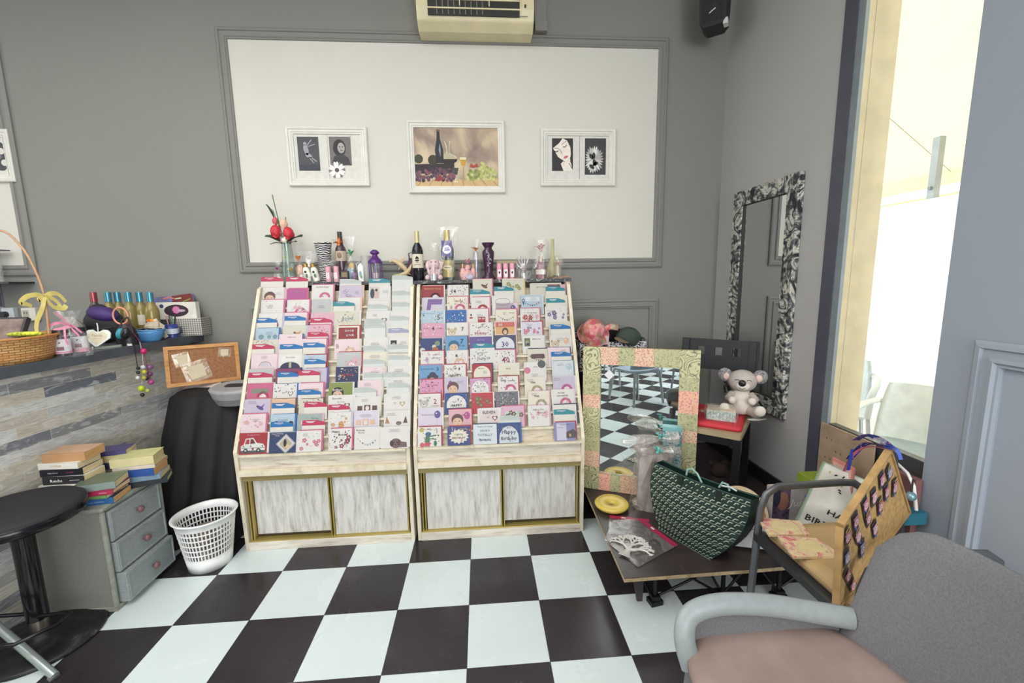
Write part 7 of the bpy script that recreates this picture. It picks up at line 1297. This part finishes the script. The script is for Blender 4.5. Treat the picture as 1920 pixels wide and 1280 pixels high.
# keep the board upright enough: tilt in its own plane
t.matrix_world=Matrix(((ux.x,uy.x,uz.x,Bb.x),(ux.y,uy.y,uz.y,Bb.y),(ux.z,uy.z,uz.z,Bb.z),(0,0,0,1)))
MB().box(0,.30,0,.012,0,Hh,mat('#e2ded4',.5)).build('board',t); MB().box(-.006,.0,-.002,.014,-.002,Hh+.002,mat('#9fb8a0',.5)).box(-.006,.302,-.002,.014,Hh,Hh+.005,mat('#9fb8a0',.5)).build('edge',t)
m=MB(); LK=mat('#26231f',.5)
m.text('HAPPY',.165,.155,.034,LK,-.003,bold=1,w_=.15).text('BIRTHDAY',.14,.090,.040,LK,-.003,bold=1,w_=.24)
m.build('lettering',t); m=MB()
for i in range(12): m.line([(x_,z_),(x_+.012*math.cos(a),z_+.012*math.sin(a))],.006,LK if i%4 else mat('#c9b070'),-.002) if (x_:=g.uniform(.03,.25)) and (z_:=g.uniform(.22,Hh-.02)) and (a:=g.uniform(0,3)) else None
m.disc(.19,.27,.03,mat('#b9a878'),-.0018,12)
q_=m.build('confetti_print',t); q_['kind']='stuff'
# pink frame, green box, cardboard sheet, ribbons
A=at(1562,857,'x',3.10); o=MB(); o.box(-.004,.004,-.12,.0,-.25,.0,mat('#d98a84',.5)).box(-.006,-.004,-.11,-.01,-.24,-.015,mat('#e9b9b0',.5)); 
for i in range(3): o.box(-.0065,-.006,-.05-.03*i,-.04-.03*i,-.05-.01*i,-.045-.01*i,K)
tag(o.build('coral_board',loc=tuple(A)),'coral pink edged board standing behind the letter board','board')
A=at(1504,887,'x',3.03); t=thing('green_box','lime green gift box on the deck beside the window post','box',(3.09,A.y-.04,ZD_)); MB().box(-.07,.05,-.06,.06,0,A.z-ZD_,mat('#8fa83a',.4,0,.1,9)).build('box_body',t,bevel=.003)
A=at(1540,791,'x',3.165); B=at(1616,831,'x',3.165); o=MB(); o.add([(3.165,A.y,ZD_),(3.165,A.y,A.z),(3.165,B.y-.06,A.z-.0),(3.165,B.y-.06,ZD_),(3.175,A.y,ZD_),(3.175,A.y,A.z),(3.175,B.y-.06,A.z),(3.175,B.y-.06,ZD_)],[(0,1,2,3),(7,6,5,4),(0,4,5,1),(1,5,6,2),(2,6,7,3),(3,7,4,0)],mat('#a08a74',.8,0,.1,12))
for i in range(7): yy=A.y-.05-.03*i%.2; o.add([(3.164,A.y-.04-.03*(i%4),.70-.05*(i//2)),(3.164,A.y-.048-.03*(i%4),.695-.05*(i//2)),(3.164,A.y-.046-.03*(i%4),.69-.05*(i//2)),(3.164,A.y-.038-.03*(i%4),.697-.05*(i//2))],[(0,1,2,3)],K)
tag(o.build('cardboard_sheet'),'brown cardboard sheet with black marks propped at the window','cardboard')
RB=patt('dotted_ribbon',[(.1,'#d8dcf0'),(.25,'#c04a6c'),(.4,'#2b3f8c')],'dots',90); A=at(1645,838,'x',3.02); t=thing('ribbon_headband','bundle of blue dotted and pink hair ribbons over the board','ribbon',tuple(A))
for L in ([(-.0,.10,-.01),(-.01,.05,.03),(0,.0,.035),(0,-.06,.015)],[(-.01,.11,-.10),(-.01,.08,-.05),(-.005,.04,.0),(.0,-.05,.02)]): ribbon(t,L,.03,RB)
for L,c in (([(-.02,.12,-.16),(-.02,.08,-.06),(-.01,.02,-.005),(0,-.07,.012)],'#c96a80'),([(-.03,.09,-.14),(-.03,.085,-.09),(-.03,.08,-.04)],'#2b3f9c'),([(0,-.03,.03),(0,-.08,.02),(.0,-.10,-.01)],'#4a66c0')): ribbon(t,L,.014,mat(c,.5))
MB().box(-.002,.002,-.035,.02,.02,.05,film('#ffffff',.5,8,'hanger_plastic')).build('plastic_hanger',t)
# right of board: pink bag, white cable, teal crate, bauble
A=at(1700,915,'x',3.17); o=MB(); o.box(-.02,.01,-.06,.08,ZD_-A.z,.06,mat('#8d5f5f',.6,0,.15,8)); tag(o.build('pink_bag',loc=(3.17,A.y+.01,A.z)),'dusty pink folder between the badge board and the wall','folder')
A=at(1700,900,'x',3.10); o=MB(); o.tube([(0,.07,.06),(0,.0,.03),(0,-.03,-.01),(0,-.05,-.10)],.006,mat('#e6e4e0',.4),8); tag(o.build('white_cable',loc=tuple(A)),'white cable looping behind the badge board','cable')
A=at(1700,985,'x',3.12); t=thing('teal_crate','teal slatted plastic crate between armchair and right wall','crate',(3.12,A.y,.30)); MB().box(-.05,.05,-.03,.07,0,.02,mat('#2f7f8c',.5)).build('crate_base',t)
for k in range(4): MB().box(-.05,-.045,-.03+k*.026,-.018+k*.026,.02,A.z-.30+.08,mat('#2f8fa0',.5)).build('slat',t)
MB().box(-.05,.05,-.03,.07,A.z-.30+.02,A.z-.30+.07,mat('#2f7488',.5)).build('crate_rim',t)
A=at(1708,930,'x',3.06); o=MB(); o.ell((0,0,0),.018,mat('#7fa0a8',.3,.4),12).cyl(.003,.015,.07,K,6); tag(o.build('hanging_bauble',loc=tuple(A)),'small grey blue bauble beside the badge board','bauble')
# --- steel armchair with beige cushion
SM=mat('#6a6c70',.35,.5,.06,8); t=thing('armchair','grey metal armchair with beige cushion holding the badge board','chair',(2.80,-.78,0)); O=t.location
for y in (-.545,-1.03):
    MB().tube([Vector(p)-O for p in ((2.555,y-.015,0),(2.585,y,.42),(2.592,y,.54),(2.612,y,.60),(2.66,y,.632),(2.94,y,.636),(3.0,y,.632),(3.05,y,.60),(3.06,y,.55))],.0165,SM,10,ry=.012).build('arm',t)
    MB().tube([Vector(p)-O for p in ((3.10,y,0),(3.06,y,.42),(3.065,y,.47))],.0155,SM,10).build('leg',t)
    MB().tube([Vector(p)-O for p in ((2.585,y,.415),(3.06,y,.405))],.013,SM,8).build('side_rail',t)
MB().box(2.568-2.8,2.598-2.8,-1.03+.78,-.545+.78,.395,.425,mat('#4a4c50',.35,.5)).build('front_rail',t); MB().box(2.60-2.8,3.05-2.8,-1.02+.78,-.555+.78,.405,.418,mat('#3a3a3d',.6)).build('seat_panel',t)
CSH=mat('#bfa072',.65,0,.06,10); o=MB(); R_=[]
for z,k in ((.42,.95),(.428,1.0),(.452,1.0),(.466,.95),(.472,.8)): R_.append([((a)*k,b_*k,z) for a,b_ in rrect(-.225,.225,-.235,.235,.05,5)])
o.loft(R_,CSH,T(2.83-2.8,-.787+.78,0)); o.build('cushion',t); MB().tube([(2.83-2.8+a,-.787+.78+b_,.44) for a,b_ in rrect(-.227,.227,-.237,.237,.05,5)],.004,mat('#9a8260',.6),6,closed=True).build('piping',t)
MB().box(3.066-2.8,3.085-2.8,-1.02+.78,-.55+.78,.44,.50,mat('#3c3b3f',.6)).build('backrest',t)
A=at(1664,838,'x',3.04); B=at(1610,930,'x',3.04); o=MB(); P_=[(3.04,B.y,B.z),(3.04,A.y,A.z),(3.04,A.y-.03,A.z-.01),(3.04,A.y-.10,.50),(3.04,B.y-.03,.49)]; o.add(P_+[(x+.012,y,z) for x,y,z in P_],[(0,1,2,3,4),(9,8,7,6,5)]+[(i,(i+1)%5,(i+1)%5+5,i+5) for i in range(5)],mat('#3c3b40',.5)); tag(o.build('dark_folder'),'dark grey folder standing behind the badge board','folder')
# floral notebooks on the seat
for lab,pts in (('floral paper pack, the one nearer the armrest on the beige cushion',[(1420,969),(1500,976),(1518,1001),(1442,1002)]),('floral paper pack, the one nearer the badge board on the beige cushion',[(1458,1003),(1530,1008),(1570,1034),(1568,1042),(1488,1043)])):
    P_=[at(px,py,'z',.482) for px,py in pts]; c=sum(P_,Vector())/len(P_); t=thing('paper_pack',lab,'notepad',(c.x,c.y,.4725)); L_=[(p.x-c.x,p.y-c.y) for p in P_]
    FLP=patt('peony_print',[(.30,'#c93a50'),(.40,'#e08a90'),(.5,'#ead9a8'),(.6,'#e9c9a0'),(.7,'#8faa70')],'n',14); MB().slab(L_,0,.009,FLP).build('paper_block',t); MB().slab([(x*.6,y*.55) for x,y in L_],.0091,.0096,mat('#e8d6a0',.5)).build('label_window',t); MB().slab([(x*1.04,y*1.04) for x,y in L_],-.0,.0105,film('#ffffff',.12,10)).build('film_wrap',t)
# badge board
D=at(1570,1143,'x',2.535); Cc=at(1706,960,'x',3.045); A=at(1578,985,'x',2.515); nb_=(Cc-D).cross(A-D).normalized(); B=atp(1670,843,tuple(D),nb_)
t=thing('badge_board','cork board covered with pink birthday badges leaning on the armchair','notice board',tuple(D)); P4=[v-D for v in (D,Cc,B,A)]; nn=(P4[1]-P4[0]).cross(P4[3]-P4[0]).normalized()
if nn.dot(CAM-D)<0: nn=-nn
def quad(u,v,k=0): return (P4[0]*(1-u)+P4[1]*u)*(1-v)+(P4[3]*(1-u)+P4[2]*u)*v+nn*k
def qslab(o,u0,u1,v0,v1,k0,k1,m): o.add([tuple(quad(u,v,k)) for k in (k0,k1) for u,v in ((u0,v0),(u1,v0),(u1,v1),(u0,v1))],[(3,2,1,0),(4,5,6,7),(0,1,5,4),(1,2,6,5),(2,3,7,6),(3,0,4,7)],m); return o
CB2=mat('#c09a62',.8,0,.12,50); qslab(MB(),.02,.98,.03,.97,-.008,0,CB2).build('cork_panel',t)
PN2=mat('#b5925f',.55,0,.12,20)
for a in ((0,1,0,.025),(0,1,.975,1),(0,.016,0,1),(.984,1,0,1)): qslab(MB(),*a,-.016,.005,PN2).build('frame_rail',t)
g=random.Random(12); eu=(P4[1]-P4[0]).normalized(); ev=nn.cross(eu); k_n={}
BP=[(.08,.80),(.22,.84),(.08,.55),(.25,.62),(.10,.30),(.40,.86),(.42,.66),(.30,.40),(.55,.80),(.62,.60),(.72,.86),(.75,.66),(.86,.82),(.50,.42),(.16,.10),(.88,.58)]
for i,(u,v) in enumerate(BP):
    c=quad(u,v,.003)+D; Mx=Matrix(((eu.x,-nn.x,ev.x,c.x),(eu.y,-nn.y,ev.y,c.y),(eu.z,-nn.z,ev.z,c.z),(0,0,0,1)))@RY(g.uniform(-.5,.2))
    o=MB(); cl=('#c97a94','#b9707c','#8f8fb0','#d9a0a8','#b96a70')[i%5]; o.rect(-.02,.02,-.034,.034,mat('#3f3a3c',.4),-.001).disc(0,-.004,.0175,mat(cl,.35),-.004,14).disc(0,-.004,.0125,mat('#e2cdd2',.4),-.0045,12).rect(-.018,.018,.012,.02,mat(cl,.4),-.0046).disc(0,-.004,.007,mat(cl,.35),-.005,10).disc(0,-.004,.0035,mat('#e2cdd2',.4),-.0054,8)
    if i%3==0: o.line([(-.012,.026),(.012,.034)],.005,mat('#d9b040'),-.005)
    if i%2: o.flat([(-.012,-.02),(0,-.046),(.004,-.02)],mat('#5f6a9a'),-.003)
    ob=o.build('badge'); ob.matrix_world=Mx
    col_=('pink','rose','lilac grey','pale pink','brick pink')[i%5]
    pos_=('upper' if v>.74 else 'middle' if v>.45 else 'lower' if v>.2 else 'lowest')+' '+('left' if u<.2 else 'centre left' if u<.45 else 'centre right' if u<.7 else 'right')
    tag(ob,f"{col_} birthday badge{' with yellow bow' if i%3==0 else ' with blue tail' if i%2 else ''}, {pos_} of the badge board",'badge',group='birthday badges on the cork board')
# --- foreground plastic armchair
PG_=NB('grey_plastic'); f=PG_.noise(PG_.coord(),220,2); PGM=PG_.base(PG_.ramp(f,[(.35,'#68676a'),(.65,'#767578')]),.42); PGL=mat('#8d9494',.4,0,.04,40)
t=thing('plastic_armchair','grey plastic armchair with brownish round seat cushion in the right foreground','chair',(2.28,-1.32,0)); O=t.location
def bk(u,v):                       # backrest sheet: u along width (far..near), v up
    z=.40+v*(.40+.0*u); y=-1.09-u*.50; bul=.055*math.sin(pi*u); x=2.43+.06*v+bul-.0; return x,y,z
out=MB(); NU=16
def topz(u): return .86-.0*u if True else 0
def edge(u): # rounded top corners
    e_=min(u,1-u)*.52; r_=.12; return .845-(r_-math.sqrt(max(0,r_*r_-(r_-min(e_,r_))**2)))
rings=[]
for i in range(NU+1):
    u=i/NU; zt_=edge(max(.004,min(.996,u))); ring_=[]
    for k in range(9):
        v=k/8; z=.40+(zt_-.40)*v; ring_.append((2.425+.14*((z-.40)/.45)**1.1+.05*math.sin(pi*u),-1.115-.52*u,z))
    rings.append(ring_)
vs=[p for r_ in rings for p in r_]; n9=9; fs=[(i*n9+k,(i+1)*n9+k,(i+1)*n9+k+1,i*n9+k+1) for i in range(NU) for k in range(8)]
out.M=T(-O.x,-O.y,0); out.add(vs,fs,PGM,smooth=True); ob=out.build('backrest',t); sm_=ob.modifiers.new('thick','SOLIDIFY'); sm_.thickness=.014; sm_.offset=1; bv=ob.modifiers.new('edge','BEVEL'); bv.width=.005; bv.segments=2
for y0_,s_ in ((-1.10,1),(-1.66,-1)):
    o=MB(); o.M=T(-O.x,-O.y,0); pts=[(1.985,-.05,.44),(1.97,-.03,.515),(1.995,-.008,.565),(2.08,.0,.585),(2.22,-.002,.575),(2.36,-.012,.550),(2.47,-.03,.535)]
    o.tube(smooth([(x,y0_+s_*dy,z) for x,dy,z in pts],5),.030,PGL,14,ry=.017); o.add([(x,y0_+s_*(.02+dy),z-.01) for x,dy,z in pts[1:]]+[(x,y0_+s_*(-.02),.44) for x,dy,z in pts[1:]],[(i,i+1,i+7,i+6) for i in range(5)],PGM,smooth=True); o.build('arm',t)
o=MB(); o.M=T(-O.x,-O.y,0); o.slab(rrect(1.98,2.48,-1.63,-1.12,.09),.40,.425,PGM); o.build('seat',t,bevel=.006)
for sx,sy in ((2.01,-1.13),(2.01,-1.62),(2.47,-1.15),(2.47,-1.60)): MB().tube([(sx-O.x,sy-O.y,.41),(sx+(.03 if sx>2.2 else -.03)-O.x,sy+(.03 if sy>-1.3 else -.03)-O.y,0)],[.028,.017],PGM,10).build('leg',t)
o=MB(); R_=[]; CU=NB('brown_suede'); f=CU.noise(CU.coord(),5,4); CUM=CU.base(CU.ramp(f,[(.35,'#8f7b72'),(.65,'#a18d84')]),.75)
for z,k in ((.427,.9),(.433,1.0),(.455,1.0),(.468,.96),(.475,.85),(.477,.5),(.477,.02)): R_.append([(.275*k*c_+.0,.27*k*s__,z) for c_,s__ in [(math.cos(a)*(abs(math.cos(a))**2.6+abs(math.sin(a))**2.6)**(-1/2.6),math.sin(a)*(abs(math.cos(a))**2.6+abs(math.sin(a))**2.6)**(-1/2.6)) for a in [2*pi*i/48 for i in range(48)]]])
o.loft(R_,CUM,T(2.225-O.x,-1.29-O.y,.015)); o.build('cushion',t)
MB().tube([(1.992-O.x,-1.10-O.y,.462),(1.986-O.x,-1.20-O.y,.455),(1.984-O.x,-1.45-O.y,.452)],.010,mat('#1d1c20',.6),8,ry=.016).build('cushion_band',t)
# ============================================================ the rest of the cafe, seen in the mirror
GP=mat('#9aa6b4',.4); 
def cafe_table(label,loc):
    t=thing('cafe_table',label,'table',loc); MB().slab(rrect(-.35,.35,-.35,.35,.05),.715,.735,mat('#a83a40',.4)).build('tabletop',t,bevel=.004)
    for sx in (-1,1):
        for sy in (-1,1): MB().tube([(sx*.28,sy*.28,.715),(sx*.33,sy*.33,0)],.014,mat('#a9b2bc',.25,.8),8).build('leg',t)
cafe_table('red topped cafe table with metal legs seen in the patterned mirror',(1.62,-3.15,0))
patio_chair('grey plastic cafe chair by the red table seen in the mirror',(.92,-2.62,0),R(-70),GP,name='cafe_chair'); patio_chair('grey plastic cafe chair seen at the left edge of the mirror',(.40,-3.0,0),R(-150),GP,name='cafe_chair')
patio_chair('far grey plastic cafe chair seen beyond the red table',(-.9,-3.9,0),R(20),GP,name='cafe_chair'); cafe_table('second red topped cafe table farther back in the mirror',(-.2,-4.6,0))
patio_chair('dark cafe chair beyond the second table in the mirror',(.7,-4.4,0),R(60),mat('#4a4e5c',.5),name='cafe_chair')
